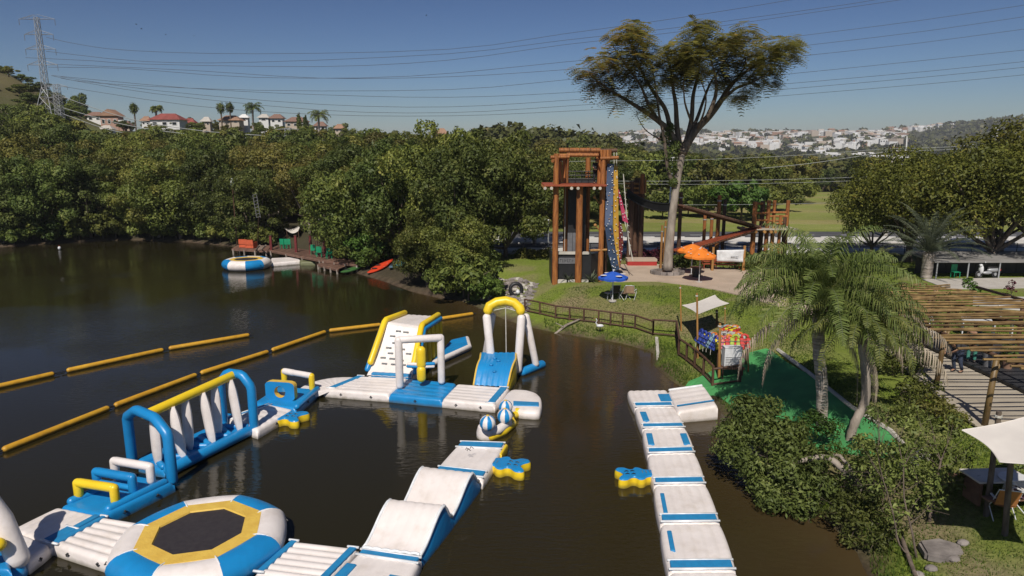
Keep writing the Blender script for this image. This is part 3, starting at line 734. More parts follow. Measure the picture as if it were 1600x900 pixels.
# ================================================================ THE INFLATABLE WATER PARK
DZ = .36        # deck height above the water
def ctr(pts): 
    c = sum((Vector(p) for p in pts), Vector())/len(pts); return Vector((c.x, c.y, 0))
def bil(Q, u, v): return (Q[0]*(1-u)+Q[1]*u)*(1-v)+(Q[3]*(1-u)+Q[2]*u)*v
def stops(L, r, n):
    e = [0, .12*r, .35*r, .65*r, r]
    if L < 2.2*r: return [i/6*L for i in range(7)]
    mid = [r+(L-2*r)*(i+1)/(n+1) for i in range(n)]
    return e+mid+[L-x for x in e[::-1]]
def pillow(mb, Q, zt, zb, r=.13, ribs=0, along='v', amp=.035, bulge=0., sag=0., zf=None, m=0, corner=True):
    """an inflated deck: Q = back-left, back-right, front-right, front-left; tubes run along v or u"""
    Q = [Vector((q[0], q[1], 0)) for q in Q]
    W = ((Q[1]-Q[0]).length+(Q[2]-Q[3]).length)/2; L = ((Q[3]-Q[0]).length+(Q[2]-Q[1]).length)/2
    if ribs and along == 'v': us = stops(W, r, ribs*5); vs_ = stops(L, r, 8)
    elif ribs: us = stops(W, r, 8); vs_ = stops(L, r, ribs*5)
    else: us = stops(W, r, 8); vs_ = stops(L, r, 8)
    P = []
    for y in vs_:
        for x in us:
            du, dv_ = min(x, W-x), min(y, L-y)
            tu, tv = max(0, 1-du/r), max(0, 1-dv_/r); t = min(1, math.hypot(tu, tv))
            drop = r*(1-math.sqrt(max(0, 1-t*t)))
            u, v = x/W, y/L; z = zt-drop
            if ribs:
                q = (u if along == 'v' else v)*ribs
                z -= amp*(1-abs(math.sin(math.pi*q))**.7)*(1-t)
            if zf: z += zf(u, v)
            if sag: z += -sag*math.sin(math.pi*u)*math.sin(math.pi*v)
            p = bil(Q, u, v)
            if bulge:
                du_ = (bil(Q, 1, v)-bil(Q, 0, v)).normalized(); p = p+du_*(2*u-1)*bulge*(math.sin(math.pi*v)**.5 if 0 < v < 1 else 0)
                dv2 = (bil(Q, u, 1)-bil(Q, u, 0)).normalized(); p = p+dv2*(2*v-1)*bulge*.5*(math.sin(math.pi*u)**.5 if 0 < u < 1 else 0)
            P.append((p.x, p.y, z))
    nu, nv = len(us), len(vs_)
    fs = [(j*nu+i, (j+1)*nu+i, (j+1)*nu+i+1, j*nu+i+1) for j in range(nv-1) for i in range(nu-1)]
    ring = [i for i in range(nu)]+[j*nu+nu-1 for j in range(1, nv)]+[(nv-1)*nu+i for i in range(nu-2, -1, -1)]+[j*nu for j in range(nv-2, 0, -1)]
    c = bil(Q, .5, .5); n = len(P); k = len(ring)
    for f_, zq in ((1.012, .62), (1.012, .3), (.99, 0)):
        for i in ring:
            p = P[i]; z = zb+(p[2]-zb)*zq; P.append((c.x+(p[0]-c.x)*f_, c.y+(p[1]-c.y)*f_, z))
    prev = ring
    for s_ in range(3):
        cur = list(range(n+s_*k, n+(s_+1)*k))
        for q in range(k):
            q2 = (q+1) % k; fs.append((prev[q], prev[q2], cur[q2], cur[q]))
        prev = cur
    fs = [f[::-1] for f in fs]
    # orientation: seen from above the top must face up
    a, b, c2 = (Vector(P[i]) for i in fs[nu*(nv//2)][:3])
    if (b-a).cross(c2-a).z < 0: fs = [f[::-1] for f in fs]
    return mb.add(P, fs, m)
def sub(Q, u0, u1, v0, v1):
    Q = [Vector((q[0], q[1], 0)) for q in Q]; return [bil(Q, u0, v0), bil(Q, u1, v0), bil(Q, u1, v1), bil(Q, u0, v1)]
def qpx(*pp, z=DZ): return [V(a, b, z) for a, b in pp]
def pad(t, Q, u0, u1, v0, v1, mat='bluepad', z=DZ, seam=True, name='grip_pad'):
    q = sub(Q, u0, u1, v0, v1); mb = MB(t.location); pillow(mb, q, z+.026, z-.05, r=.03); mb.build(name, MT[mat], t, True)
    if seam:
        for a, b in ((0, 1), (3, 2)):
            mb = MB(t.location); d = (q[1]-q[0]).normalized()*.06; mb.tube([q[a]-d+Vector((0, 0, z+.01)), q[b]+d+Vector((0, 0, z+.01))], .035, 6); mb.build('seam', MT['white2'], t, True)
def valves(t, Q, n=2, z=.2, side=(3, 2)):
    a, b = Q[side[0]], Q[side[1]]; c = bil([Vector((q[0], q[1], 0)) for q in Q], .5, .5)
    for i in range(n):
        p = a.lerp(b, (i+.6)/(n+.2)); o = (p-c); o.z = 0; o = o.normalized()*.03
        mb = MB(t.location); mb.ell((p.x+o.x, p.y+o.y, z), (.035, .035, .035), 8, 5)
        d = (b-a).normalized()*.07
        mb.tube([Vector((p.x+o.x, p.y+o.y, z-.02))-d, Vector((p.x+o.x*2, p.y+o.y*2, z-.06)), Vector((p.x+o.x, p.y+o.y, z-.02))+d], .012, 5); mb.build('anchor_ring', MT['dark'], t)
def deck(label, Q, ribs=6, along='v', mat='white', cat='floating walkway', name='floating_walkway', group=None, pads=(), bulge=.03, n_v=2, amp=.03, zt=DZ, side=(3, 2), r=.13):
    t = T(name, label, cat, ctr(Q), group)
    mb = MB(t.location); pillow(mb, Q, zt, -.16, r=r, ribs=ribs, along=along, bulge=bulge, amp=amp); mb.build('deck', MT[mat], t, True)
    for p in pads: pad(t, Q, *p[:4], **(p[4] if len(p) > 4 else {}))
    if n_v: valves(t, Q, n_v, side=side)
    return t
# ---- right-hand runway: seven mats end to end
L_ = [(981, 609), (993, 636), (1005, 669), (1013, 709), (1023, 757), (1033, 817), (1046, 892), (1062, 988)]
R_ = [(1041, 608), (1053, 635), (1071, 668), (1086, 707), (1103, 756), (1125, 816), (1150, 891), (1180, 985)]
lb = ['farthest white mat of the right-hand runway, below the side ramp', 'white runway mat with one blue patch on its left edge', 'white runway mat with a small blue patch at both edges',
      'white runway mat that the blue-and-yellow splash pad joins', 'white runway mat with a blue slit patch, right beside the splash pad mat', 'big white runway mat with the long blue patch, near the bottom edge', 'nearest white runway mat, cut off by the bottom edge']
xp = [[(.72, 1.02, .3, .75)], [(.06, .22, .25, .7)], [(.04, .18, .22, .68), (.82, .97, .25, .7)], [], [(.07, .15, .25, .78)], [(.07, .15, .18, .62)], []]
for i in range(7):
    Q = [V(*L_[i], DZ), V(*R_[i], DZ), V(*R_[i+1], DZ), V(*L_[i+1], DZ)]
    e = .012
    Q = sub(Q, 0, 1, e, 1-e)
    w_ = .19 if i else .22
    P_ = [(.03, .97, 1-w_, .985)]+[(a, b, c, d, {'seam': False}) for a, b, c, d in xp[i]]
    deck(lb[i], Q, ribs=6, group='white mats of the right-hand runway', pads=P_, bulge=.06, amp=.042, n_v=1, side=(3, 2))
# ramp from the runway to the shore
Q = [V(1044, 608, .5), V(1100, 601, .62), V(1122, 633, .62), V(1059, 642, .5)]
t = T('shore_ramp', 'white inflatable ramp leading from the runway up to the green shore', 'ramp', ctr(Q))
mb = MB(t.location); pillow(mb, Q, .46, -.12, ribs=5, along='u', bulge=.02, amp=.025, zf=lambda u, v: .14*u); mb.build('deck', MT['white'], t, True)
mb = MB(t.location); q = sub(Q, .04, .98, .74, .80); mb.add([(q[0].x, q[0].y, .487), (q[1].x, q[1].y, .615), (q[2].x, q[2].y, .615), (q[3].x, q[3].y, .487)], [(3, 2, 1, 0)]); mb.build('stripe', MT['bluepad'], t)
mb = MB(t.location); q = sub(Q, 0.02, .97, -.03, .02); mb.tube([(q[0].x, q[0].y, .42), (q[1].x, q[1].y, .56)], .06, 8, rnd_=True); mb.build('edge_tube', MT['white2'], t, True)
def gecko(label, c, ang, s=1.0, group='puzzle-shaped splash pads'):
    """blue topped pad cut like a frog, with yellow sides"""
    t = T('splash_pad', label, 'splash pad', (c.x, c.y, 0), group, ang)
    base = [(-.95, -.34), (-.95, .34), (-.45, .34), (-.25, .62), (.0, .66), (.12, .42), (.35, .40), (.62, .68), (.95, .66), (1.02, .42), (.72, .14), (.72, -.14), (1.02, -.42), (.95, -.66), (.62, -.68), (.35, -.40), (.12, -.42), (0, -.66), (-.25, -.62), (-.45, -.34)]
    pts = [Vector((a*s, b*s, 0)) for a, b in base]
    for _ in range(2):
        q = []
        for i in range(len(pts)):
            a, b = pts[i], pts[(i+1) % len(pts)]; q += [a.lerp(b, .25), a.lerp(b, .75)]
        pts = q
    n = len(pts)
    mb = MB(); rings = [(1.0, -.1), (1.03, .04), (1.02, .2), (.99, .27)]
    vs_ = []; fs = []
    for f_, z in rings: vs_ += [(p.x*f_, p.y*f_, z) for p in pts]
    for k in range(3):
        for i in range(n): fs.append((k*n+i, k*n+(i+1) % n, (k+1)*n+(i+1) % n, (k+1)*n+i))
    mb.add(vs_, [f[::-1] for f in fs]); mb.build('side', MT['yellow'], t, True)
    mb = MB(); vs_ = []
    for f_, z in ((.99, .27), (.95, .31), (.9, .325)): vs_ += [(p.x*f_, p.y*f_, z) for p in pts]
    fs = [(k*n+i, (k+1)*n+i, (k+1)*n+(i+1) % n, k*n+(i+1) % n) for k in range(2) for i in range(n)]+[tuple(range(2*n, 3*n))[::-1]]
    mb.add(vs_, fs); mb.build('top', MT['blue'], t, True, 30)
    for x, y in ((.2, .16), (.5, .14), (.2, -.16), (.5, -.14)):
        mb = MB(); mb.tube([(x*s-.07, y*s, .325), (x*s, y*s, .36), (x*s+.07, y*s, .325)], .015, 5); mb.build('handle', MT['dark'], t)
    for k in range(4):
        mb = MB(); mb.bar((-.85*s+k*.12, -.2*s, .332), (-.85*s+k*.12, .05*s, .332), .02, .008); mb.build('grip_line', MT['grip'], t)
    return t
a, b = V(1026, 739, .3), V(964, 740, .3); gecko('blue and yellow frog-shaped splash pad on the left side of the runway', a.lerp(b, .5), math.atan2((b-a).y, (b-a).x), (b-a).length/2)
a, b = V(758, 719, .3), V(823, 728, .3); gecko('blue and yellow frog-shaped splash pad beside the wave slide mats', a.lerp(b, .5), math.atan2((b-a).y, (b-a).x), (b-a).length/1.95)
a, b = V(418, 646, .3), V(474, 651, .3); gecko('blue and yellow frog-shaped splash pad behind the slat bridge', a.lerp(b, .5), math.atan2((b-a).y, (b-a).x), (b-a).length/1.95)
a, b = V(375, 648, .3), V(330, 655, .3); gecko('splash pad half hidden behind the upright slats', a.lerp(b, .5), math.atan2((b-a).y, (b-a).x), (b-a).length/1.95)

# ---- chain D: far mat, two waves, junction
Q = qpx((720, 689), (790, 691), (754, 748), (676, 738))
t = deck('white walkway mat with blue ends behind the wave mats', Q, ribs=6, pads=[(.03, .97, .02, .2), (.03, .97, .82, .97)], bulge=.03, n_v=1, side=(1, 2))
q = sub(Q, .98, 1.05, 0, .3); mb = MB(t.location); pillow(mb, q, .3, -.1, r=.05); mb.build('side_panel', MT['yellow'], t, True)
mb = MB(t.location); c = bil(Q, .42, .55); [mb.tube([c+Vector((dx, dy, DZ-.02)), c+Vector((dx+.03, dy, DZ+.05)), c+Vector((dx+.12, dy+.02, DZ-.02))], .014, 5) for dx, dy in ((0, 0), (.14, .08), (.05, -.1))]; mb.build('handle', MT['dark'], t)
def wave(label, Q, group='wave-shaped slide mats', crest=.62, zl=.5):
    """a mat that climbs over a hump: white on top, blue down the sides"""
    t = T('wave_mat', label, 'wave mat', ctr(Q), group)
    def zf(v): return DZ+.02+crest*(math.sin(math.pi*min(1, (v*1.04)))**1.2 if v < .5 else math.sin(math.pi*min(1, v*1.04))**.9 if v*1.04 < 1 else 0)
    def prof(v):
        # back edge low, steep rise, long slope down towards the viewer
        x = v
        return DZ+.03+crest*(sstep(x/.28) if x < .28 else 1-float(sstep((x-.28)/.72)))
    nu, nv = 30, 26; mb = MB(t.location)
    def f(u, v):
        p = bil(Q, u, v); z = float(prof(v)); e = min(u, 1-u); z -= .05*max(0, 1-e/.04)**2
        z -= .022*(1-abs(math.sin(math.pi*u*6))**.7)
        return (p.x, p.y, z)
    Q = [Vector((q.x, q.y, 0)) for q in Q]
    mb.grid(f, nu, nv); mb.f = [g_[::-1] for g_ in mb.f]; mb.build('slide_surface', MT['white'], t, True)
    for s_ in (0, 1):
        mb = MB(t.location); vs_ = []; o = (Q[1]-Q[0]).normalized()*(.03 if s_ else -.03)
        for j in range(nv+1):
            v = j/nv; p = bil(Q, s_, v); z = float(prof(v))-.04; bl = math.sin(math.pi*v)*.05
            for q, (k, out_) in enumerate(((1, 0), (.75, 1), (.4, 1.6), (.0, 1.0))):
                vs_.append((p.x+o.x*(out_+bl*8*out_), p.y+o.y*(out_+bl*8*out_), -.15+(z+.15)*k))
        fs = [(j*4+k, (j+1)*4+k, (j+1)*4+k+1, j*4+k+1) for j in range(nv) for k in range(3)]
        if s_: fs = [f_[::-1] for f_ in fs]
        mb.add(vs_, fs); mb.build('side', MT['blue'], t, True)
    for s_ in (0, 1):
        mb = MB(t.location); mb.tube([bil(Q, s_, j/12)+Vector((0, 0, float(prof(j/12))-.03)) for j in range(13)], .05, 6); mb.build('edge_tube', MT['white2'], t, True)
    for v_ in (0, 1):
        mb = MB(t.location); pts = []
        for i in range(49):
            u = i/48; p = bil(Q, u, v_); pts.append(p+Vector((0, 0, DZ+.02+.03*abs(math.sin(math.pi*6*u)))))
        mb.tube(pts, .045, 6); mb.build('hem', MT['white2'], t, True)
    return t
# wave footprints: base corners on the deck plane
W1 = [V(672, 742, DZ), V(748, 752, DZ), V(706, 806, DZ), V(624, 797, DZ)]
W2 = [V(624, 798, DZ), V(706, 807, DZ), V(656, 868, DZ), V(567, 857, DZ)]
wave('farther of the two white wave mats with blue sides', W1, crest=.55); wave('nearer of the two white wave mats with blue sides', W2, crest=.62)
Q = qpx((566, 857), (658, 870), (628, 925), (520, 905))
deck('white junction mat below the wave mats with a blue far end', Q, ribs=6, pads=[(.02, .98, .03, .2), (-.02, .14, .5, .95, {'seam': False}), (.7, .95, .62, .9, {'seam': False})], n_v=1, side=(1, 2))
Q = qpx((455, 843), (560, 855), (508, 908), (397, 894))
deck('ribbed white mat joining the big trampoline to the junction mat', Q, ribs=6, along='u', pads=[(.01, .10, .02, .98), (.88, .985, .02, .98)], amp=.07, bulge=.02)
# ---- trampoline
def trampoline(label, c, R0, rt, ht, bed=True, rot=.2, blue0=0, nseg=8, wn=8):
    t = T('water_trampoline', label, 'trampoline', (c.x, c.y, 0), None, rot)
    for k in range(nseg):
        mb = MB(); vs_ = []; na, nb = 10, 14
        for i in range(na+1):
            a = 2*math.pi*(k+i/na)/nseg
            cr = 1/math.cos(((i/na)-.5)*2*math.pi/nseg)  # straight octagon sides
            cr = .55+.45*cr*.985
            for j in range(nb+1):
                th = -math.pi*.35+math.pi*1.35*j/nb
                rr = (R0-rt+rt*math.cos(th)*1.0)*cr; z = ht*.5+ht*.5*math.sin(th)*1.0
                vs_.append((rr*math.cos(a), rr*math.sin(a), z-.04))
        fs = [(i*(nb+1)+j, (i+1)*(nb+1)+j, (i+1)*(nb+1)+j+1, i*(nb+1)+j+1) for i in range(na) for j in range(nb)]
        mb.add(vs_, fs); mb.build('tube_section', MT['blue' if (k+blue0) % 2 else 'white'], t, True)
    for k in range(nseg):
        a = 2*math.pi*k/nseg; mb = MB()
        mb.tube([(math.cos(a)*(R0-rt+rt*1.006*math.cos(th)), math.sin(a)*(R0-rt+rt*1.006*math.cos(th)), ht*.5+ht*.503*math.sin(th)-.04) for th in np.linspace(-.6, 2.6, 12)], .02, 5); mb.build('seam', MT['white2'], t, True)
    zt = ht*.93
    ro, ri = R0-rt*1.12, R0-rt*2.05
    o = .5*2*math.pi/nseg*0
    mb = MB(); vs_ = []
    for r_, z in ((ro, zt-.05), (ro-.02, zt), (ri+.02, zt+.01), (ri, zt-.03)):
        for k in range(nseg): a = 2*math.pi*k/nseg+o; vs_.append((r_*math.cos(a), r_*math.sin(a), z))
    fs = [(q*nseg+k, q*nseg+(k+1) % nseg, (q+1)*nseg+(k+1) % nseg, (q+1)*nseg+k) for q in range(3) for k in range(nseg)]
    mb.add(vs_, fs); mb.build('spring_cover', MT['tramp'], t)
    mb = MB(); vs_ = [((ri+.02)*math.cos(2*math.pi*k/nseg+o), (ri+.02)*math.sin(2*math.pi*k/nseg+o), zt-.03) for k in range(nseg)]
    mb.add(vs_, [tuple(range(nseg))]); mb.build('jump_bed', MT['net'], t)
    for k in range(nseg*2):
        a = 2*math.pi*(k+.25)/(nseg*2)+o; mb = MB(); cr = math.cos(math.pi/nseg)/math.cos((a-o) % (2*math.pi/nseg)-math.pi/nseg); mb.box((ro*cr*math.cos(a), ro*cr*math.sin(a), zt-.07), (.06, .1, .06), rz=a); mb.build('strap', MT['dark'], t)
    for k in range(4):
        a = 2*math.pi*(k+.4)/4; mb = MB(); rr = R0+.01; mb.tube([(rr*math.cos(a-.03), rr*math.sin(a-.03), ht*.55), (rr*math.cos(a)*1.02, rr*math.sin(a)*1.02, ht*.5), (rr*math.cos(a+.03), rr*math.sin(a+.03), ht*.55)], .015, 5); mb.build('handle', MT['dark'], t)
    return t
tc = V(313, 828, .74)
trampoline('big octagonal trampoline with yellow rim and blue and white tube', tc, 2.17, .50, .80, rot=R(-8), blue0=0)
# ---- lower left: decks and arch
Q = qpx((168, 800), (222, 814), (178, 868), (76, 842))
Q = qpx((160, 806), (238, 818), (180, 880), (80, 848))
deck('ribbed white mat between the corner mat and the big trampoline', Q, ribs=6, along='u', pads=[(.0, .08, .0, 1.0)], amp=.07, bulge=.02)
Q = qpx((90, 791), (160, 805), (78, 850), (18, 826))
deck('white corner mat in the arch shadow with a blue patch', Q, ribs=6, pads=[(.86, .98, .02, .5, {'seam': False}), (.78, 1.0, .5, .98)], n_v=1)
Q = qpx((18, 826), (78, 850), (42, 878), (-30, 862))
deck('white mat running under the lower left arch', Q, ribs=5, n_v=1, side=(1, 2))
def itube(t, name, pts, r, mat, n=12, ends=True):
    mb = MB(t.location); mb.tube(pts, r, n, rnd_=ends); return mb.build(name, MT[mat], t, True, 60)
p0, p1 = V(34, 886, .35), V(-120, 930, .35)
t = T('inflatable_arch', 'white arch leg rising from a blue base at the lower left corner', 'arch', ctr([p0]))
top = D(-60, 720, p0.y+.3); itube(t, 'leg', [p0, D(2, 812, p0.y+.1), D(-30, 770, p0.y+.2), top], .26, 'white', 16)
itube(t, 'crossbar', [D(10, 848, p0.y-.3), D(-110, 880, p0.y-1)], .17, 'yellow', 12)
itube(t, 'base', [V(40, 898, .18), V(-130, 905, .18)], .28, 'blue', 14)
Q = qpx((-60, 862), (10, 862), (20, 905), (-70, 905)); mb = MB(t.location); pillow(mb, Q, .62, -.1, r=.1); mb.build('block', MT['blue'], t, True)
# ---- hurdle deck
Q = qpx((214, 742), (272, 752), (162, 806), (92, 791))
t = deck('blue inflatable deck carrying three hurdles towards the slat bridge', Q, ribs=0, mat='blue', cat='obstacle deck', name='obstacle_deck', bulge=.01, n_v=2, side=(1, 2))
s0, s1 = sub(Q, .86, 1.0, .02, .9), sub(Q, 0, .12, .02, .9)
for q in (s0, s1): mb = MB(t.location); mb.tube([q[0]+Vector((0, 0, DZ)), q[3]+Vector((0, 0, DZ))], .13, 10, rnd_=True); mb.build('side_tube', MT['blue'], t, True)
def zup(p, py):
    """height above water of a point over p seen at row py"""
    return D(800, py, p.y).z
def hurdle(label, a, b, top, mat, r=.13, under=False, group='inflatable hurdles'):
    t = T('inflatable_hurdle', label, 'hurdle', ctr([a, b]), group)
    A = Vector((a.x, a.y, top)); B = Vector((b.x, b.y, top)); a0 = Vector((a.x, a.y, DZ-.02)); b0 = Vector((b.x, b.y, DZ-.02)); e = (B-A).normalized()*.02
    mb = MB(t.location); mb.tube([a0, A], r, 12, rnd_=True); mb.build('leg', MT[mat], t, True)
    mb = MB(t.location); mb.tube([b0, B], r, 12, rnd_=True); mb.build('leg', MT[mat], t, True)
    mb = MB(t.location); mb.tube([A-Vector((0, 0, r*.9))-e*3, B-Vector((0, 0, r*.9))+e*3], r*1.03, 12, rnd_=True); mb.build('crossbar', MT[mat], t, True)
    if under:
        mb = MB(t.location); mb.tube([a0.lerp(A, .3), b0.lerp(B, .3)], r*.7, 10, rnd_=True); mb.build('lower_bar', MT[mat], t, True)
    return t
hurdle('low yellow hurdle nearest to the white corner mat', V(124, 778, DZ), V(181, 787, DZ), .98, 'yellow')
hurdle('low blue hurdle between the yellow and the white one', V(153, 761, DZ), V(209, 771, DZ), 1.0, 'blue', under=True)
hurdle('low white hurdle right before the slat bridge', V(181, 745, DZ), V(237, 755, DZ), 1.03, 'white')
# ---- slat bridge
A0, A1 = V(207, 722, .1), V(270, 755, .1)           # near portal feet
B0, B1 = V(350, 668, .1), V(398, 676, .1)           # far portal feet
ct = ctr([A0, A1, B0, B1])
t = T('slat_bridge', 'long blue obstacle bridge with yellow top beam and upright white slats between two blue portals', 'obstacle bridge', ct)
def portal(a, b, ztop, r=.17, mat='blue'):
    d = (b-a); d.z = 0; zs = ztop*.76
    pts = [Vector((a.x, a.y, .05)), Vector((a.x, a.y, zs)), Vector((a.x, a.y, 0))+d*.27+Vector((0, 0, ztop-r)), Vector((a.x, a.y, 0))+d*.73+Vector((0, 0, ztop-r)), Vector((b.x, b.y, zs)), Vector((b.x, b.y, .05))]
    out = []
    for i, p in enumerate(pts):
        if 0 < i < len(pts)-1:
            q0 = p+(pts[i-1]-p).normalized()*r*.5; q1 = p+(pts[i+1]-p).normalized()*r*.5; out += [q0, q1]
        else: out.append(p)
    mb = MB(t.location); mb.tube(out, r, 14, rnd_=True); return mb.build('portal', MT[mat], t, True)
ma = (A0+A1)/2; mb_ = (B0+B1)/2
zA = zup(ma, 639); zB = zup(mb_, 577)
portal(A0, A1, zA); portal(B0, B1, zB)
# yellow beam
ba = Vector((ma.x, ma.y, zA-.2)); bb = Vector((mb_.x, mb_.y, zB-.2)); dirb = (bb-ba).normalized()
itube(t, 'top_beam', [ba-dirb*.15, bb+dirb*.15], .16, 'yellow', 14)
# floor: two side tubes and zigzag floor bolsters
ax = (mb_-ma); ax.z = 0; side = Vector((-ax.y, ax.x, 0)).normalized()
for s_ in (-1, 1):
    sd_ = side*s_*.62
    itube(t, 'side_tube', [Vector((ma.x, ma.y, .22))+sd_, Vector((mb_.x, mb_.y, .22))+sd_], .2, 'blue', 12)
mb = MB(t.location); Q = [ma+side*.6, mb_+side*.6, mb_-side*.6, ma-side*.6]; pillow(mb, Q, .26, -.15, r=.1); mb.build('floor', MT['blue'], t, True)
ns = 6
for i in range(ns):
    f_ = .075+i*.168
    c0 = ma.lerp(mb_, f_); zt = (zA-.28)+(zB-zA)*f_; sd_ = side*((-.34 if i % 2 else .34)*1.0)*.6 - side*.18
    mb = MB(t.location); vs_ = []; fs = []; nz_ = 14
    for j in range(nz_+1):
        q = j/nz_; z = .26+(zt-.26)*q; wd = .12*(1-.45*abs(2*q-1)**3)+.02; th = .085*(1-.5*abs(2*q-1)**4)
        c = c0+sd_*(1-.75*q)
        for k in range(8):
            a = 2*math.pi*k/8; p = c+side*(wd*1.45*math.cos(a))+ax.normalized()*(th*1.6*math.sin(a)); vs_.append((p.x, p.y, z))
    for j in range(nz_):
        for k in range(8): fs.append((j*8+k, j*8+(k+1) % 8, (j+1)*8+(k+1) % 8, (j+1)*8+k))
    fs += [tuple(range(8))[::-1], tuple(range(nz_*8, nz_*8+8))]
    mb.add(vs_, fs); mb.build('slat', MT['white'], t, True, 50)
for i in range(8):
    f_ = .02+i*.124; a = ma.lerp(mb_, f_)+side*(.5 if i % 2 else -.5); b = ma.lerp(mb_, f_+.12)+side*(-.5 if i % 2 else .5)
    mb = MB(t.location); mb.tube([Vector((a.x, a.y, .32)), Vector((b.x, b.y, .32))], .11, 8, rnd_=True); mb.build('floor_bolster', MT['blue'], t, True)
# ---- junction behind the slat bridge
Q = qpx((374, 644), (436, 628), (470, 641), (400, 674))
Q = qpx((352, 654), (420, 631), (458, 639), (402, 672))
deck('white junction mat in shade beyond the slat bridge', Q, ribs=6, n_v=1, pads=[(.02, .98, .0, .12)])
# ---- hole board deck
Q = qpx((440, 604), (500, 600), (472, 633), (398, 629))
Q = qpx((434, 603), (497, 607), (462, 638), (394, 630))
t = deck('blue obstacle deck in front of the rounded white mat', Q, ribs=0, mat='blue', cat='obstacle deck', name='obstacle_deck', bulge=.01, n_v=1, side=(1, 2))
mb = MB(t.location); mb.tube([Q[1]+Vector((0, 0, 0.02)), Q[2]+Vector((0, 0, .02))], .13, 10, rnd_=True); mb.build('side_tube', MT['blue'], t, True)
def hole_board(label, a, b, z0, z1, th=.26):
    t = T('hole_board', label, 'obstacle', ctr([a, b])); d = (b-a); L = d.length; d.normalize(); nrm = Vector((-d.y, d.x, 0)); hc = (z1-z0)*.46+z0; rh = .25
    n = 32
    def outer(k):
        a_ = 2*math.pi*k/n; x, y = math.cos(a_), math.sin(a_); s_ = 1/max(abs(x), abs(y)); s_ = min(s_, 1.26)
        return (L/2+x*s_*L/2, (z0+z1)/2+y*s_*(z1-z0)/2)
    def inner(k, q=1): a_ = 2*math.pi*k/n; return (L/2+rh*q*math.cos(a_), hc+rh*q*math.sin(a_))
    def P(xz, off): p = Vector((a.x, a.y, 0))+d*xz[0]+nrm*off; return (p.x, p.y, xz[1])
    for s_, nm in ((1, 'back_panel'), (-1, 'front_panel')):
        mb = MB(t.location); vs_ = [P(outer(k), s_*th/2) for k in range(n)]+[P(inner(k), s_*th/2) for k in range(n)]
        fs = [(k, (k+1) % n, n+(k+1) % n, n+k) for k in range(n)]
        if s_ > 0: fs = [f[::-1] for f in fs]
        mb.add(vs_, fs); mb.build(nm, MT['blue'], t)
    for fn, nm, fl in ((outer, 'rim', 0), (inner, 'hole_rim', 1)):
        mb = MB(t.location); vs_ = []; offs = [(-th/2, 1), (-th*.35, 1), (0, 1), (th*.35, 1), (th/2, 1)]
        for o_, q in offs: vs_ += [P(fn(k), o_*1.02) for k in range(n)]
        fs = [(j*n+k, j*n+(k+1) % n, (j+1)*n+(k+1) % n, (j+1)*n+k) for j in range(4) for k in range(n)]
        if fl: fs = [f[::-1] for f in fs]
        mb.add(vs_, fs); mb.build(nm, MT['tramp'], t, True)
    return t
a, b = V(418, 622, DZ), V(463, 625, DZ); hole_board('upright blue board with a round crawl hole and cream edges', a, b, DZ-.02, zup(a, 594))
a, b = V(445, 602, DZ), V(488, 610, DZ); t = hurdle('hurdle with half white and half yellow bar behind the hole board', a, b, zup(b, 586)+.08, 'yellow', r=.13)
for ch in list(t.children)[:1]: ch.data.materials[0] = MT['white']
A = Vector((a.x, a.y, zup(b, 586)-.04)); B = Vector((b.x, b.y, A.z)); mb = MB(t.location); mb.tube([A.lerp(B, -.05), A.lerp(B, .42)], .145, 12, rnd_=True); mb.build('bar_sleeve', MT['white'], t, True)
# ---- rounded white mats (fans)
def fan(label, c, r, a0, a1, inner=.0, n=16, zt=DZ, ell_=(1, 1), pads=0):
    t = T('rounded_mat', label, 'rounded mat', (c.x, c.y, 0), 'rounded corner mats')
    vs_ = []; rr = [.0, .25, .5, .75, .9, .96, .99, 1.0, 1.01, 1.0]; zz = [zt, zt, zt, zt, zt-.01, zt-.04, zt-.09, zt-.14, zt-.3, -.14]
    mb = MB(); N = n*3
    for q, z in zip(rr, zz):
        for i in range(N+1):
            a = a0+(a1-a0)*i/N; g = -.03*(1-abs(math.sin(i/3*math.pi))**.7) if .2 < q < .95 else 0
            vs_.append((math.cos(a)*r*q*ell_[0], math.sin(a)*r*q*ell_[1], z+g))
    K = len(rr)
    fs = [(j*(N+1)+i, (j+1)*(N+1)+i, (j+1)*(N+1)+i+1, j*(N+1)+i+1) for j in range(K-1) for i in range(N)]
    mb.add(vs_, fs); n0 = len(mb.v)
    # flat ends
    for i in (0, N):
        ids = [j*(N+1)+i for j in range(K)]; mb.f.append(tuple(ids if i else ids[::-1])); mb.m.append(0)
    mb.build('deck', MT['white'], t, True, 60); return t
c = V(527, 607, DZ); fan('rounded white mat at the corner left of the climbing slide', Vector((c.x, c.y, 0)), 1.75, R(20), R(205), ell_=(1.0, 1.0))
c = V(812, 603, DZ)
# ---- upper chain decks
Q = qpx((533, 600), (566, 586), (636, 588), (607, 616)); Q = qpx((560, 587), (637, 590), (607, 616), (506, 608))
deck('white ribbed mat below the climbing slide', Q, ribs=6, along='u', pads=[(.0, .1, .0, .9)], amp=.04, n_v=2)
Q = qpx((638, 590), (713, 598), (690, 624), (608, 616))
deck('blue ribbed mat under the white swing frame', Q, ribs=5, along='u', mat='blue', amp=.04, n_v=1)
Q = qpx((715, 599), (796, 605), (773, 632), (691, 624))
deck('white ribbed mat in front of the blue climbing block', Q, ribs=6, along='u', pads=[(.84, .97, .02, .95)], amp=.04, n_v=2)
Q = qpx((797, 607), (840, 611), (847, 638), (775, 632))
t = T('rounded_mat', 'rounded white mat with blue stripe at the right end of the upper chain', 'rounded mat', ctr(Q), 'rounded corner mats')
pc = [V(797, 606, DZ), V(822, 607, DZ), V(838, 612, DZ), V(846, 620, DZ), V(847, 632, DZ), V(843, 643, DZ), V(812, 641, DZ), V(776, 632, DZ)]
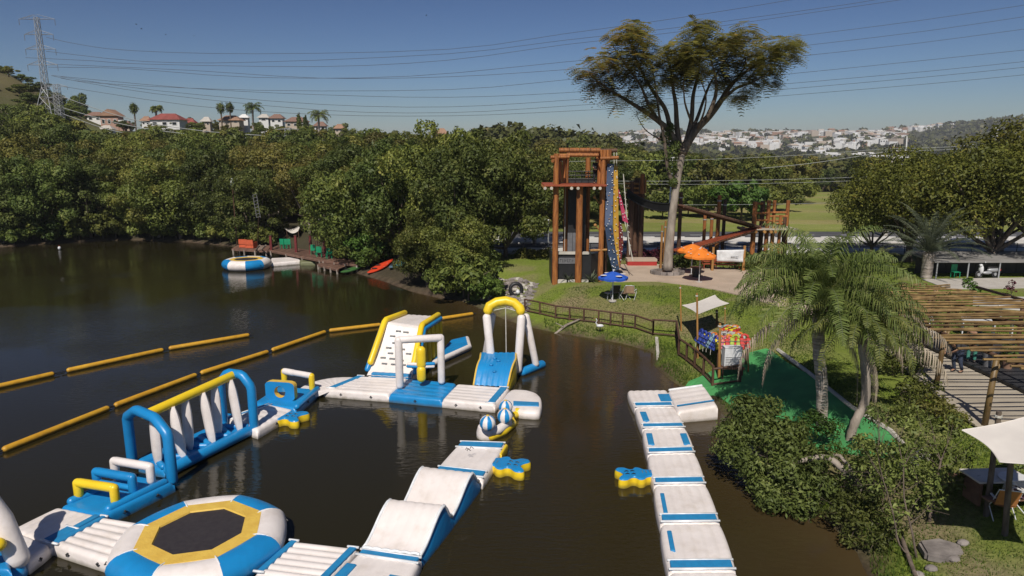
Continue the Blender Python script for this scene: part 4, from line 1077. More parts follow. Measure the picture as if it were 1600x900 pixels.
mb = MB(t.location); cc = ctr(pc); n = len(pc); sm = []
for i in range(n):
    a, b = pc[i], pc[(i+1) % n]; sm += [a.lerp(b, k/4) for k in range(4)]
sm2 = [(sm[i-1]+sm[i]*2+sm[(i+1) % len(sm)])/4 for i in range(len(sm))]; n = len(sm2); vs_ = []
for q, z in ((.0, DZ), (.5, DZ), (.85, DZ-.01), (.95, DZ-.05), (1, DZ-.13), (1.01, .1), (.99, -.15)):
    for p in sm2: vs_.append((cc.x+(p.x-cc.x)*q, cc.y+(p.y-cc.y)*q, z))
mb.add(vs_, [(j*n+i, j*n+(i+1) % n, (j+1)*n+(i+1) % n, (j+1)*n+i) for j in range(6) for i in range(n)]); o = mb.build('deck', MT['white'], t, True)
bm = bmesh.new(); bm.from_mesh(o.data); bmesh.ops.remove_doubles(bm, verts=bm.verts, dist=1e-5); bmesh.ops.recalc_face_normals(bm, faces=bm.faces); bm.to_mesh(o.data); bm.free()
q = qpx((802, 627), (842, 629), (842, 635), (802, 634)); mb = MB(t.location); pillow(mb, q, DZ+.03, DZ-.05, r=.03); mb.build('stripe', MT['bluepad'], t, True)
mb = MB(t.location); mb.tube([V(802, 646, .16), V(818, 643, .16), V(842, 644, .16)], .2, 10, rnd_=True); mb.build('bumper', MT['yellow'], t, True)
# balls on their curved beam
a = V(812, 646, .1); b1 = V(795, 652, .1); b2 = V(788, 661, .1); b3 = V(776, 672, .1); b4 = V(762, 684, .1)
t = T('curved_beam', 'wavy white topped beam with yellow flanks carrying the striped balls', 'balance beam', ctr([b2]))
itube(t, 'flank', [a, b1, V(800, 662, .14), V(786, 674, .12), b4], .19, 'yellow', 12)
itube(t, 'top', [a+Vector((-.2, 0, .12)), b1+Vector((-.15, 0, .15)), V(794, 661, .3), V(778, 672, .3), b4+Vector((-.1, 0, .15))], .17, 'white', 12)
mb = MB(t.location); p = V(761, 682, 0); mb.tube([(p.x, p.y, -.1), (p.x, p.y, .2), (p.x, p.y, .42), (p.x, p.y, .46)], [.4, .4, .34, .25], 16); mb.build('ball_stand', MT['white'], t, True, 50)
def ball(label, c, r):
    t = T('beach_ball', label, 'ball', c, 'striped inflatable balls', .3)
    for k in range(10):
        mb = MB(); vs_ = []
        for j in range(9):
            ph = math.pi*j/8
            for i in range(4): th = 2*math.pi*(k+i/3)/10; vs_.append((r*math.sin(ph)*math.cos(th), r*math.sin(ph)*math.sin(th), r*math.cos(ph)))
        mb.add(vs_, [(j*4+i, (j+1)*4+i, (j+1)*4+i+1, j*4+i+1) for j in range(8) for i in range(3)]); mb.build('ball_panel', MT['blue' if k % 2 else 'white'], t, True)
    mb = MB(); mb.ell((0, 0, r*.985), (.07, .07, .025), 8, 5); mb.build('end_cap', MT['tramp'], t, True)
    return t
ball('blue and white striped ball nearest the viewer on its own white stand', V(762, 661, .75), .30)
ball('middle striped ball of the three, in front of the farthest one', V(789, 650, .68), .30)
ball('farthest striped ball, half hidden behind the middle one', V(790, 636, .75), .28)
# ---- climbing slide
yb = V(573, 586, DZ).y; P0l = V(573, 586, DZ); P0r = V(643, 590, DZ)
P1l = D(602, 503, yb+1.75); P1r = D(659, 511, yb+1.55); P2l = D(634, 491, yb+4.3); P2r = D(686, 494, yb+4.1)
t = T('climbing_slide', 'tall white inflatable climbing slide with yellow side rails and grey grips', 'climbing slide', ctr([P0l, P2r]))
def slid(u, v):
    if v < .7: p = P0l.lerp(P1l, v/.7).lerp(P0r.lerp(P1r, v/.7), u); p.z += -.22*math.sin(math.pi*v/.7)
    else: q = (v-.7)/.3; p = P1l.lerp(P2l, q).lerp(P1r.lerp(P2r, q), u)
    p.z -= .02*(1-abs(math.sin(math.pi*u*6))**.7); return p
mb = MB(t.location); mb.grid(slid, 30, 30); o = mb.build('slide_surface', MT['white'], t, True)
for u, v in [(.42, .62), (.62, .62), (.3, .56), (.5, .555), (.7, .55), (.4, .485), (.28, .42), (.36, .355), (.22, .285), (.44, .28), (.66, .27), (.3, .2), (.52, .2), (.74, .2), (.62, .42), (.8, .37)]:
    p = slid(u, v); p2 = slid(u, v+.02); tn = (p2-p).normalized(); xr = (P0r-P0l).normalized(); nn = xr.cross(tn)
    for dx in (-.09, .05):
        mb = MB(t.location); c = p+nn*.03+xr*dx; mb.box(c, (.12, .07, .05), mat=Matrix((xr, tn, nn)).transposed()); mb.build('grip', MT['grip'], t)
up = Vector((0, 0, .1))
for a_, b_, c_ in ((P0l, P1l, P2l), (P0r, P1r, P2r)):
    e = Vector((0, 0, .10)); st = a_.lerp(b_, .15)
    mb = MB(t.location); mb.tube([st+e, b_+e-(b_-a_).normalized()*.12, b_+e+(c_-b_).normalized()*.12, c_+e], .145, 12, rnd_=True); mb.build('rail', MT['yellow'], t, True)
# side skirts, back wall, columns
for a_, b_, c_, s_ in ((P0r, P1r, P2r, 1), (P0l, P1l, P2l, -1)):
    o_ = Vector((.1*s_, 0, -.1))
    mb = MB(t.location); mb.tube([a_.lerp(b_, .1)+o_, b_+o_, c_+o_], .13, 10, rnd_=True); mb.build('frame_tube', MT['blue'], t, True)
    for k in range(5):
        f_ = .05+k*.235; p = b_.lerp(c_, f_)+Vector((.04*s_, 0, -.2)); mb = MB(t.location); mb.tube([Vector((p.x, p.y, .1)), p], [.15, .13], 10, rnd_=True); mb.build('column', MT['yellow'], t, True)
Qs = [P2l, P2r, P1r, P1l]; mb = MB(t.location); pillow(mb, Qs, .3, -.15, r=.1); mb.build('base', MT['blue'], t, True)
Qf = [P1l, P1r, P0r, P0l]; mb = MB(t.location); pillow(mb, Qf, .3, -.15, r=.1); mb.build('front_base', MT['white'], t, True)
q = sub([P1l, P1r, P0r, P0l], .1, .98, .86, .99); mb = MB(t.location); pillow(mb, q, DZ+.12, .1, r=.03); mb.build('step_pad', MT['bluepad'], t, True)
# landing mat at the back right
Q = [V(706, 530, .32), V(729, 525, .32), V(733, 539, .32), V(672, 566, .32)]
t2 = deck('blue landing mat with white edge behind the climbing slide', Q, ribs=5, along='u', mat='blue', cat='landing mat', name='landing_mat', n_v=0, bulge=.02, zt=.34)
mb = MB(t2.location); mb.tube([Q[3]+Vector((0, 0, -.12)), Q[2]+Vector((0, 0, -.12)), Q[1]+Vector((0, 0, -.12))], .15, 10, rnd_=True); mb.build('edge_tube', MT['white'], t2, True)
# ---- white swing frame with the yellow bag
a, b = V(625, 607, DZ), V(690, 600, DZ); zt = zup(a, 528)
t = T('swing_frame', 'white inflatable goal frame standing on the blue mat', 'frame', ctr([a, b]))
A = Vector((a.x, a.y, zt)); B = Vector((b.x, b.y, zup(b, 524)))
itube(t, 'leg', [a, A+Vector((0, 0, .05))], .17, 'white', 14); itube(t, 'leg', [b, B+Vector((0, 0, .05))], .16, 'white', 14)
itube(t, 'crossbar', [A-Vector((.1, 0, .1)), B+Vector((.1, 0, -.1))], .165, 'white', 14)
m_ = A.lerp(B, .52)
t = T('punch_bag', 'hanging yellow inflatable bag with blue and white arms', 'bag', (m_.x, m_.y, 0))
zb, ztp = zup(m_, 596), zup(m_, 541)
mb = MB(t.location); mb.tube([Vector((m_.x, m_.y, ztp-.05)), Vector((m_.x, m_.y, m_.z-.2))], .03, 6); mb.build('strap', MT['dark'], t)
mb = MB(t.location); mb.tube([Vector((m_.x, m_.y, zb+.6)), Vector((m_.x, m_.y, ztp))], .21, 16, rnd_=True); mb.build('body', MT['yellow'], t, True)
mb = MB(t.location); mb.tube([Vector((m_.x, m_.y-.05, zb)), Vector((m_.x, m_.y-.08, zb+.75))], .2, 16, rnd_=True); mb.build('foot', MT['yellow'], t, True)
for dz_, mt_, dx in ((.78, 'white', -.65), (.68, 'blue', -.68), (.8, 'blue', .6), (.68, 'white', .58)):
    mb = MB(t.location); mb.tube([Vector((m_.x+.1*np.sign(dx), m_.y+.02, zb+dz_)), Vector((m_.x+dx, m_.y+.15, zb+dz_-.02))], .075, 10, rnd_=True); mb.build('arm', MT[mt_], t, True)
# ---- blue climbing block
a, b = V(740, 601, DZ), V(793, 604, DZ); yb = a.y
c, d = D(750, 560, yb+1.25), D(806, 560, yb+1.3)
t = T('climbing_block', 'blue ribbed climbing block with yellow sides under the rope arch', 'climbing block', ctr([a, d]))
def blk(u, v):
    if v < .75: q = v/.75; p = a.lerp(c, q).lerp(b.lerp(d, q), u); p.z += .22*math.sin(math.pi*q)
    else: q = (v-.75)/.25; p = c.lerp(d, u)+Vector((0, .9*q, .03*q))
    p.z -= .03*(1-abs(math.sin(math.pi*u*6))**.7); return p
mb = MB(t.location); mb.grid(blk, 30, 20); mb.build('front', MT['blue'], t, True)
for u, s_ in ((0, -1), (1, 1)):
    mb = MB(t.location); vs_ = []; K = 14
    for j in range(K+1):
        p = blk(u, j/K); vs_ += [(p.x, p.y, p.z), (p.x+.07*s_, p.y, p.z*.6), (p.x+.02*s_, p.y, -.1)]
    mb.add(vs_, [(j*3+k, (j+1)*3+k, (j+1)*3+k+1, j*3+k+1) for j in range(K) for k in range(2)]); mb.build('side', MT['yellow'], t, True)
    mb = MB(t.location); mb.tube([blk(u, j/K)+Vector((0, 0, -.01)) for j in range(K+1)], .05, 6); mb.build('edge_tube', MT['tramp'], t, True)
mb = MB(t.location); p, q = blk(0, 1), blk(1, 1); mb.add([p, q, (q.x, q.y, -.1), (p.x, p.y, -.1)], [(0, 1, 2, 3)]); mb.build('back', MT['blue'], t)
for u, v in ((.42, .72), (.56, .58), (.4, .42), (.54, .26)):
    p = blk(u, v); mb = MB(t.location); mb.ell(p+Vector((0, 0, .03)), (.1, .07, .05), 8, 5); mb.build('knob', MT['blue'], t, True)
# ---- rope arch
yA = c.y+.9
f1 = D(767, 558, yA); f2 = V(811, 582, .1); f3 = V(836, 570, .2)
t = T('rope_arch', 'tall arch of white legs and yellow curved top with a hanging rope', 'arch', ctr([f1, f2]))
k1, k2 = D(760, 490, yA+.2), D(815, 491, yA+.2); f2 = Vector((D(809, 575, yA).x, yA, .2))
itube(t, 'leg', [Vector((f1.x, f1.y, .1)), f1, k1], .2, 'white', 14); itube(t, 'leg', [f2, k2], .2, 'white', 14)
itube(t, 'leg', [V(838, 573, .2), D(821, 490, yA+1.0)], .175, 'white', 14)
itube(t, 'leg', [Vector((f1.x-.4, yA+2.1, .1)), D(770, 490, yA+1.0)], .175, 'white', 14)
arc = [k1, D(765, 478, yA+.3), D(776, 472, yA+.4), D(790, 470, yA+.4), D(803, 473, yA+.4), D(812, 481, yA+.3), k2]
itube(t, 'arch_top', [k1-Vector((0, 0, .05))]+arc[1:-1]+[k2-Vector((0, 0, .05))], .225, 'yellow', 14)
mb = MB(t.location); mb.tube([D(790, 481, yA+.3), D(791, 556, yA+.2)], .022, 6); mb.build('rope', MT['rope'], t)
mb = MB(t.location); mb.tube([D(766, 486, yA+.3), D(790, 481, yA+.3), D(811, 487, yA+.3)], .02, 6); mb.build('rope_sling', MT['rope'], t)
itube(t, 'base_tube', [V(812, 583, .15), V(850, 568, .15)], .22, 'blue', 14)
itube(t, 'base_tube', [Vector((f1.x-.2, yA-.2, .15)), Vector((f1.x-.5, yA+2.4, .15))], .2, 'blue', 12)
# ---- booms
def boom(label, a, b, group):
    t = T('floating_boom', label, 'boom', ctr([a, b]), group)
    d = (b-a).normalized(); mb = MB(t.location); mb.tube([a+d*.08, b-d*.08], .125, 10, rnd_=True); mb.build('float', MT['boom'], t, True)
    for p, q in ((a, -1), (b, 1)):
        mb = MB(t.location); mb.tube([p-d*q*.1, p+d*q*.14], .03, 6); mb.build('coupling', MT['dark'], t)
B1 = [((-60, 617), (88, 583), 'farther yellow boom piece cut by the left edge'), ((101, 580), (258, 546), 'middle yellow boom piece of the farther line'), ((261, 545), (392, 523), 'farther yellow boom piece with its free end in open water')]
for a, b, l in B1: boom(l, V(*a, .1), V(*b, .1), 'booms of the farther line')
mb = MB(); mb.tube([V(88, 583, .04), V(101, 580, .04)], .02, 5); tag(mb.build('boom_rope', MT['dark']), 'short dark rope linking two farther boom pieces', 'rope')
B2 = [((-60, 736), (0, 706), 'near boom piece just outside the left edge'), ((0, 705), (173, 636), 'near yellow boom piece at the left edge above the trampoline'), ((176, 635), (309, 585), 'near yellow boom piece right behind the slat bridge beam'),
      ((311, 584), (421, 549), 'near yellow boom piece above the far blue portal'), ((423, 548), (510, 518), 'near yellow boom piece above the hole board'), ((512, 517), (597, 507), 'near yellow boom piece ending at the climbing slide'), ((688, 498), (741, 490), 'short boom piece right of the climbing slide top')]
for a, b, l in B2[1:]: boom(l, V(*a, .1), V(*b, .1), 'booms of the nearer line')
boom('boom piece passing behind the climbing slide', V(600, 506, .1), V(686, 499, .1), 'booms of the nearer line')
# ================================================================ THE SHORE: TOWER, ROPES COURSE, FENCE, TABLES
def P3(p, z): return Vector((p.x, p.y, z))
def post(t, p, z0, z1, r=.13, mat='log', name='post', lean=(0, 0), n=10):
    mb = MB(t.location); mb.tube([(p.x, p.y, z0), (p.x+lean[0], p.y+lean[1], z1)], [r*1.05, r*.92], n); return mb.build(name, MT[mat], t, True, 50)
def log(t, a, b, r=.1, mat='log', name='beam', n=8):
    mb = MB(t.location); mb.tube([a, b], r, n); return mb.build(name, MT[mat], t, True, 50)
TY = G(869, 443).y; TZ = G(869, 443).z
t = T('log_tower', 'tall orange log climbing tower with a roofless platform and black walled base', 'tower', (D(905, 442, TY).x, TY+1.5, TZ))
def tx(px, y, py=350): return D(px, py, y).x
yB = TY+2.9
ZP = D(905, 290, TY).z         # platform level
def zr(py, y): return D(800, py, y).z
pA = Vector((tx(868, TY), TY, 0)); pB = Vector((tx(905, TY), TY, 0)); pE = Vector((tx(940, TY+.3), TY+.3, 0))
pC = Vector((tx(884, yB), yB, 0)); pD_ = Vector((tx(917, yB), yB, 0)); pF = Vector((tx(946, yB), yB, 0))
post(t, pA, TZ-.4, zr(240, TY), .21); post(t, pB, TZ-.4, ZP-.05, .24); post(t, pE, TZ-.4, zr(246, TY), .19)
post(t, pC, TZ-.4, zr(247, yB), .19); post(t, pD_, TZ-.4, zr(246, yB), .21); post(t, pF, TZ-.4, zr(240, yB), .2, 'logd')
post(t, Vector((tx(874, TY+1.6), TY+1.6, 0)), ZP, zr(245, TY+1.6), .13); post(t, Vector((tx(880, TY+2.4), TY+2.4, 0)), ZP, zr(246, TY+2.4), .13)
for px_, w_ in ((936, .2), (942, .17), (947, .17)):
    post(t, Vector((tx(px_, TY+.9), TY+.9, 0)), ZP-.05, zr(234, TY+.9), w_)
# roof ring of logs
zt = zr(236, TY)
for i in range(4):
    a = tx(872+i*16, TY+.4); b = tx(887+i*16, TY+.4); log(t, (a, TY+.4, zt+.05), (b, TY+.4, zt+.05), .17)
log(t, (tx(872, TY), TY+.1, zt-.28), (tx(933, TY), TY+.1, zt-.28), .11)
log(t, (tx(859, TY), TY-.1, zt-.42), (tx(888, TY), TY+.1, zt-.40), .12)
log(t, (tx(862, TY), TY-.3, zt-.66), (tx(886, TY), yB, zt-.40), .11)
log(t, (tx(936, TY), TY+.2, zt-.5), (tx(964, TY), TY+.2, zt-.44), .12)
log(t, (tx(936, TY), TY+1.2, zt+.02), (tx(965, TY), TY+1.2, zt+.04), .15, 'logd'); log(t, (tx(933, TY), yB, zt), (tx(963, TY), yB, zt), .13)
log(t, (tx(951, TY), TY+.2, zt-.45), (tx(951, TY), TY+.2, zt+.1), .1)
log(t, (pC.x, yB, zt-.2), (pF.x, yB, zt-.2), .12); log(t, (pA.x, TY, zt-.3), (pC.x, yB, zt-.3), .11)
# braces
for a, b in ((pA, pC), (pE, pF)): log(t, P3(a, ZP+1.3), P3(b.lerp(a, .3), zt-.35), .08)
for sx, nx in ((940, 930), (938, 948)): log(t, (tx(sx, TY+.5), TY+.5, ZP+.8), (tx(nx, TY+.5), TY+.5, zt-.4), .08)
# platform: planks, round joist ends
x0, x1 = tx(849, TY-.5), tx(946, TY-.5)
for i in range(13):
    y = TY-.55+i*.31; mb = MB(t.location); mb.box(((x0+x1)/2+.02*(i % 3), y, ZP+.03), (x1-x0-.05*(i % 2), .28, .11)); mb.build('plank', MT['redw'], t)
for px_ in (851, 861, 892, 902, 927, 936):
    x = tx(px_, TY-.6); mb = MB(t.location); mb.tube([(x, TY-.72, ZP-.15), (x, TY+3.4, ZP-.15)], .12, 10); mb.build('joist', MT['logy'], t, True, 50)
    mb = MB(t.location); mb.tube([(x, TY-.735, ZP-.15), (x, TY-.719, ZP-.15)], .105, 10); mb.build('joist_end', MT['stonew'], t)
# dark railing and mesh on the platform
for k, z in enumerate((.35, .62, .9)):
    mb = MB(t.location); mb.tube([(tx(886, yB), yB-.3, ZP+z), (tx(928, yB), yB-.3, ZP+z)], .035, 6); mb.build('rail', MT['black'], t)
for k in range(5):
    x = tx(887+k*10, yB); mb = MB(t.location); mb.tube([(x, yB-.3, ZP), (x, yB-.3, ZP+.95)], .03, 6); mb.build('rail_post', MT['black'], t)
mb = MB(t.location); mb.box(((tx(887, yB)+tx(927, yB))/2, yB-.25, ZP+.22), (tx(927, yB)-tx(887, yB), .03, .36)); mb.build('kick_board', MT['blackfloor'], t)
# black shaft and walled base
xa, xb = tx(887, yB-.7), tx(914, yB-.7); mb = MB(t.location); mb.box(((xa+xb)/2, yB-.9, (ZP+TZ)/2), (xb-xa, .5, ZP-TZ-.1)); mb.build('shaft_panel', MT['black'], t)
mb = MB(t.location); mb.tube([(tx(886, TY), TY+1.9, TZ+2), (tx(886, TY), TY+1.9, ZP)], .02, 5); mb.build('shaft_cable', MT['rope'], t)
for i in range(3):
    x = tx(891+i*8, TY+1.7); mb = MB(t.location); mb.box((x, TY+1.7, zr(382, TY+1.7)), (.34, .06, 1.7)); mb.build('pad', MT['greyp'], t)
zb = zr(397, TY+.35)
xa, xb = tx(865, TY+.3), tx(925, TY+.3)
mb = MB(t.location); mb.box(((xa+xb)/2, TY+.42, (TZ+zb)/2-.1), (xb-xa, .14, zb-TZ+.2)); mb.build('front_wall', MT['black'], t)
mb = MB(t.location); mb.add([(xb, TY+.35, TZ-.2), (tx(942, TY+1.4), TY+1.5, TZ-.2), (tx(942, TY+1.4), TY+1.5, zb), (xb, TY+.35, zb), (xb, TY+.5, TZ-.2), (tx(942, TY+1.4), TY+1.65, TZ-.2), (tx(942, TY+1.4), TY+1.65, zb), (xb, TY+.5, zb)], [(0, 1, 2, 3), (3, 2, 6, 7), (7, 6, 5, 4), (0, 3, 7, 4)]); mb.build('side_wall', MT['black'], t)
mb = MB(t.location); mb.box((xa-.06, TY+1.8, (TZ+zb)/2-.1), (.12, 2.9, zb-TZ+.2)); mb.build('side_wall', MT['black'], t)
for a, b in ((872, 901), (908, 921)):
    xa_, xb_ = tx(a, TY+.3), tx(b, TY+.3); mb = MB(t.location); mb.box(((xa_+xb_)/2, TY+.5, zb+.06), (xb_-xa_, .5, .14)); mb.build('coping', MT['stonew'], t)
xs0, xs1 = tx(872.5, TY+.3), tx(901, TY+.3); zs = zr(407.5, TY+.3)
s = mb = MB(t.location); mb.box(((xs0+xs1)/2, TY+.33, zs), (xs1-xs0, .05, .42)); sg = mb.build('sign_board', MT['greyp'], t)
# worn, unreadable dark lettering on the grey board
lt = MB(t.location); rr = random.Random(2); x = xs0+.1
while x < xs1-.16:
    w_ = rr.uniform(.07, .12); lt.box((x+w_/2, TY+.302, zs+.02), (.025, .012, .24)); lt.box((x+w_, TY+.302, zs+rr.choice([.1, -.08, .0])), (w_*.8, .012, .03)); x += w_+.07
lt.build('lettering', MT['black'], sg).parent = sg
sg.children[0].location = (0, 0, 0)
for a in (878, 898, 912):
    x = tx(a, TY+.1); mb = MB(t.location); mb.box((x, TY+.1, TZ+.1), (.8, .3, .32)); mb.build('kerb_block', MT['stonew'], t)
# diagonal side steps with ball ends
for i, (pa, pb) in enumerate((((929, 308), (938, 320)), ((941, 308), (950, 322)), ((930, 352), (940, 364)), ((942, 351), (946, 360)))):
    a = D(*pa, TY+.6); b = D(*pb, TY+.6); mb = MB(t.location); mb.tube([a, b], .05, 6); mb.ell(a, .12, 8, 6); mb.build('step_peg', MT['logy'], t)
log(t, (tx(924, TY), TY+.2, zr(392, TY)), (tx(950, TY), TY+.2, zr(391, TY)), .09, 'logy')
# climbing walls
def wall_face(t, name, Ls, Rs, yy, mat, th=.18):
    mb = MB(t.location); n = len(Ls); vs_ = []
    for (a, b), (c, d), y in zip(Ls, Rs, yy):
        p, q = D(a, b, y), D(c, d, y); vs_ += [p, q, q+Vector((0, th, 0)), p+Vector((0, th, 0))]
    fs = []
    for i in range(n-1):
        for k in range(4): k2 = (k+1) % 4; fs.append((i*4+k, i*4+k2, (i+1)*4+k2, (i+1)*4+k))
    fs += [(0, 1, 2, 3), tuple(range((n-1)*4, n*4))]
    mb.add(vs_, fs); o = mb.build(name, MT[mat], t)
    bm = bmesh.new(); bm.from_mesh(o.data); bmesh.ops.recalc_face_normals(bm, faces=bm.faces); bm.to_mesh(o.data); bm.free(); return o
MT['cwblue'] = M('climb_wall_blue', (.045, .075, .15), .6); MT['cwyel'] = M('climb_wall_yellow', (.52, .30, .03), .6, (.42, .22, .02), scale=3); MT['cwpink'] = M('climb_wall_pink', (.48, .05, .12), .6, (.38, .03, .08)); MT['cwdred'] = M('climb_wall_darkred', (.16, .02, .02), .6)
t = T('climbing_wall', 'narrow folded climbing wall in blue, yellow and pink with white holds', 'climbing wall', (tx(958, TY), TY+.3, TZ))
y0 = TY+.2
def holds(t, Ls, Rs, yy, n, seed):
    rg = random.Random(seed)
    for k in range(n):
        v = (k+rg.random())/n*(len(Ls)-1)*.999; i = int(v); f_ = v-i; u = rg.uniform(.08, .92)
        l = [Ls[i][j]*(1-f_)+Ls[i+1][j]*f_ for j in (0, 1)]; r = [Rs[i][j]*(1-f_)+Rs[i+1][j]*f_ for j in (0, 1)]; y = yy[i]*(1-f_)+yy[i+1]*f_
        p = D(l[0]*(1-u)+r[0]*u, l[1]*(1-u)+r[1]*u, y-.05)
        mb = MB(t.location); mb.ell(p, (.045, .045, .04), 6, 4); mb.build('hold', MT['pwhite' if rg.random() < .75 else 'logy'], t)
S = [(([(949, 256), (947, 300), (945, 352), (951, 400), (958, 425)]), ([(959, 256), (958, 300), (957, 352), (962, 390), (968, 420)]), [y0+.4, y0+.2, y0-.5, y0-.2, y0], 'cwblue', 'blue_face', 46),
     (([(959, 259), (958.5, 300), (958.5, 352), (959, 400), (961, 418)]), ([(965, 259), (966, 300), (966.5, 352), (967, 400), (968, 418)]), [y0+.6, y0+.5, y0+.5, y0+.4, y0+.3], 'cwyel', 'yellow_face', 26),
     (([(966, 296), (968, 315), (973, 345)]), ([(967, 296), (973, 318), (982, 349)]), [y0+.7, y0+.7, y0+.7], 'cwpink', 'pink_face', 8),
     (([(967, 345), (967, 380), (966, 420)]), ([(972, 352), (974, 380), (969, 420)]), [y0+.8, y0+.8, y0+.7], 'cwdred', 'red_face', 20)]
for k, (Ls, Rs, yy, mt_, nm, nh) in enumerate(S):
    wall_face(t, nm, Ls, Rs, yy, mt_); holds(t, Ls, Rs, yy, nh, k)
for px_ in (959.5, 963.5): mb = MB(t.location); mb.tube([D(px_, 238, y0+.5), D(px_, 260, y0+.5)], .025, 5); mb.build('belay_rope', MT['rope'], t)
# rope ladder / leaning cables right of the wall
t = T('rope_ladder', 'slack rope ladder hanging right of the climbing wall', 'ladder', P3(G(985, 408), G(985, 408).z))
for a, b in (((974, 272), (984, 398)), ((976, 345), (989, 408))):
    mb = MB(t.location); mb.tube([D(*a, TY+2), D(*b, TY+1.2)], .03, 5); mb.build('side_rope', MT['rope'], t)
for k in range(9): mb = MB(t.location); f_ = k/9; mb.tube([D(974.5+f_*8, 300+f_*90, TY+1.8), D(978+f_*9, 302+f_*92, TY+1.8)], .022, 5); mb.build('rung', MT['rope'], t)
# second cluster of dark posts with a shade net running to the big tree
YC = TY+8.5
t = T('post_cluster', 'cluster of dark log posts with orange tops right of the climbing wall', 'tower', (tx(995, YC), YC, LV))
for px_, top, r_, m_, dy in ((985, 283, .24, 'logd', 0), (993, 278, .26, 'logd', .8), (1002, 272, .2, 'logd', 0), (997, 280, .14, 'logd', 2.2)):
    post(t, Vector((tx(px_, YC+dy), YC+dy, 0)), LV-.2, zr(top, YC+dy), r_, m_)
post(t, Vector((tx(1001, YC-.4), YC-.4, 0)), zr(303, YC-.4), zr(272, YC-.4), .17, 'log'); post(t, Vector((tx(1006, YC), YC, 0)), zr(302, YC), zr(280, YC), .1, 'logy')
for k, py in enumerate((286, 293, 300)): log(t, (tx(974, YC), YC-.1, zr(py, YC)), (tx(996, YC), YC-.1, zr(py+1, YC)), .08, 'logy')
log(t, (tx(975, YC), YC, zr(304, YC)), (tx(1006, YC), YC, zr(306, YC)), .14, 'logd')
TRY = 50.5      # the big tree stands here
t = T('net_bridge', 'dark sagging net bridge from the post cluster to the big tree', 'net', (tx(1020, YC), YC-2, LV))
def catw(a, b, sag, n=14):
    return [a.lerp(b, i/n)+Vector((0, 0, -sag*4*(i/n)*(1-i/n))) for i in range(n+1)]
a = D(980, 296, YC-.5); b = D(1047, 318, TRY+.5)
for dz_, nm in ((0, 'top_rope'), (-.55, 'foot_rope')):
    mb = MB(t.location); mb.tube(catw(a+Vector((0, 0, dz_)), b+Vector((0, 0, dz_)), .35), .06, 6); mb.build(nm, MT['black'], t)
mb = MB(t.location); c1, c2 = catw(a, b, .35), catw(a+Vector((0, 0, -.55)), b+Vector((0, 0, -.55)), .35)
mb.add(c1+c2, [(i, i+1, 16+i, 15+i) for i in range(14)]); mb.build('net', MT['black'], t)
# plank bridge from the tree down to the second platform
YP = 57.0
t = T('plank_bridge', 'long sloping plank bridge from the big tree down to the second log platform', 'bridge', (tx(1120, YP), 54, LV))
a = D(1061, 320, TRY+.6); b = D(1181, 353, YP-.5)
for k in range(34):
    p = a.lerp(b, (k+.5)/34); dd_ = (b-a).normalized(); sd_ = Vector((-dd_.y, dd_.x, 0)).normalized(); mb = MB(t.location); mb.box(p, ((b-a).length/34*.9, 1.0, .07), mat=Matrix((dd_, sd_, dd_.cross(sd_))).transposed()); mb.build('plank', MT['deckw'], t)
for s_ in (-1, 1):
    dd_ = (b-a).normalized(); sd_ = Vector((-dd_.y, dd_.x, 0)).normalized()*.45*s_; log(t, a+sd_-Vector((0, 0, .12)), b+sd_-Vector((0, 0, .12)), .08, 'logd', 'stringer')
t = T('sloping_log_bridge', 'dark log ramp rising from the orange umbrellas up to the second platform', 'ramp', (tx(1120, YP), 53.5, LV))
a = D(1054, 395, 51.5); b = D(1183, 358, YP-.6); dd_ = (b-a).normalized(); sd_ = Vector((-dd_.y, dd_.x, 0)).normalized()
for s_ in (-1, 1): log(t, a+sd_*.35*s_, b+sd_*.35*s_, .13, 'logd', 'stringer')
for k in range(30):
    p = a.lerp(b, (k+.5)/30)+Vector((0, 0, .13)); mb = MB(t.location); mb.box(p, (.16, 1.0, .06), mat=Matrix((dd_, sd_, dd_.cross(sd_))).transposed()); mb.build('plank', MT['redw'], t)
# posts along the course
posts = [(1035, 352, 408, 51.5, .09, 'logy'), (1040, 345, 408, 51.0, .08, 'logy'), (1062, 300, 390, 56, .16, 'logd'), (1101, 334, 392, 55, .14, 'log'), (1112, 333, 388, 56, .14, 'log'), (1122, 305, 388, 57, .17, 'log'), (1131, 312, 386, 58.5, .15, 'logd')]
lbs = ['thin pale post leaning by the big tree trunk, left one', 'thin pale post leaning by the big tree trunk, right one', 'dark post just right of the big tree trunk', 'orange log post left of its twin above the umbrellas', 'orange log post right of its twin above the umbrellas', 'tallest orange log post crossing the plank bridge', 'dark lower log post right behind the tallest one']
for (px_, t0, b0, y, r_, m_), lb_ in zip(posts, lbs):
    x = tx(px_, y); t = T('log_post', lb_, 'post', (x, y, LV), 'log posts of the ropes course'); post(t, Vector((x, y, 0)), LV-.3, zr(t0, y), r_, m_)
    mb = MB(t.location); z = zr(t0, y); mb.tube([(x, y, z-.5), (x, y, z-.42)], r_*1.12, 10); mb.build('band', MT['steel'], t)
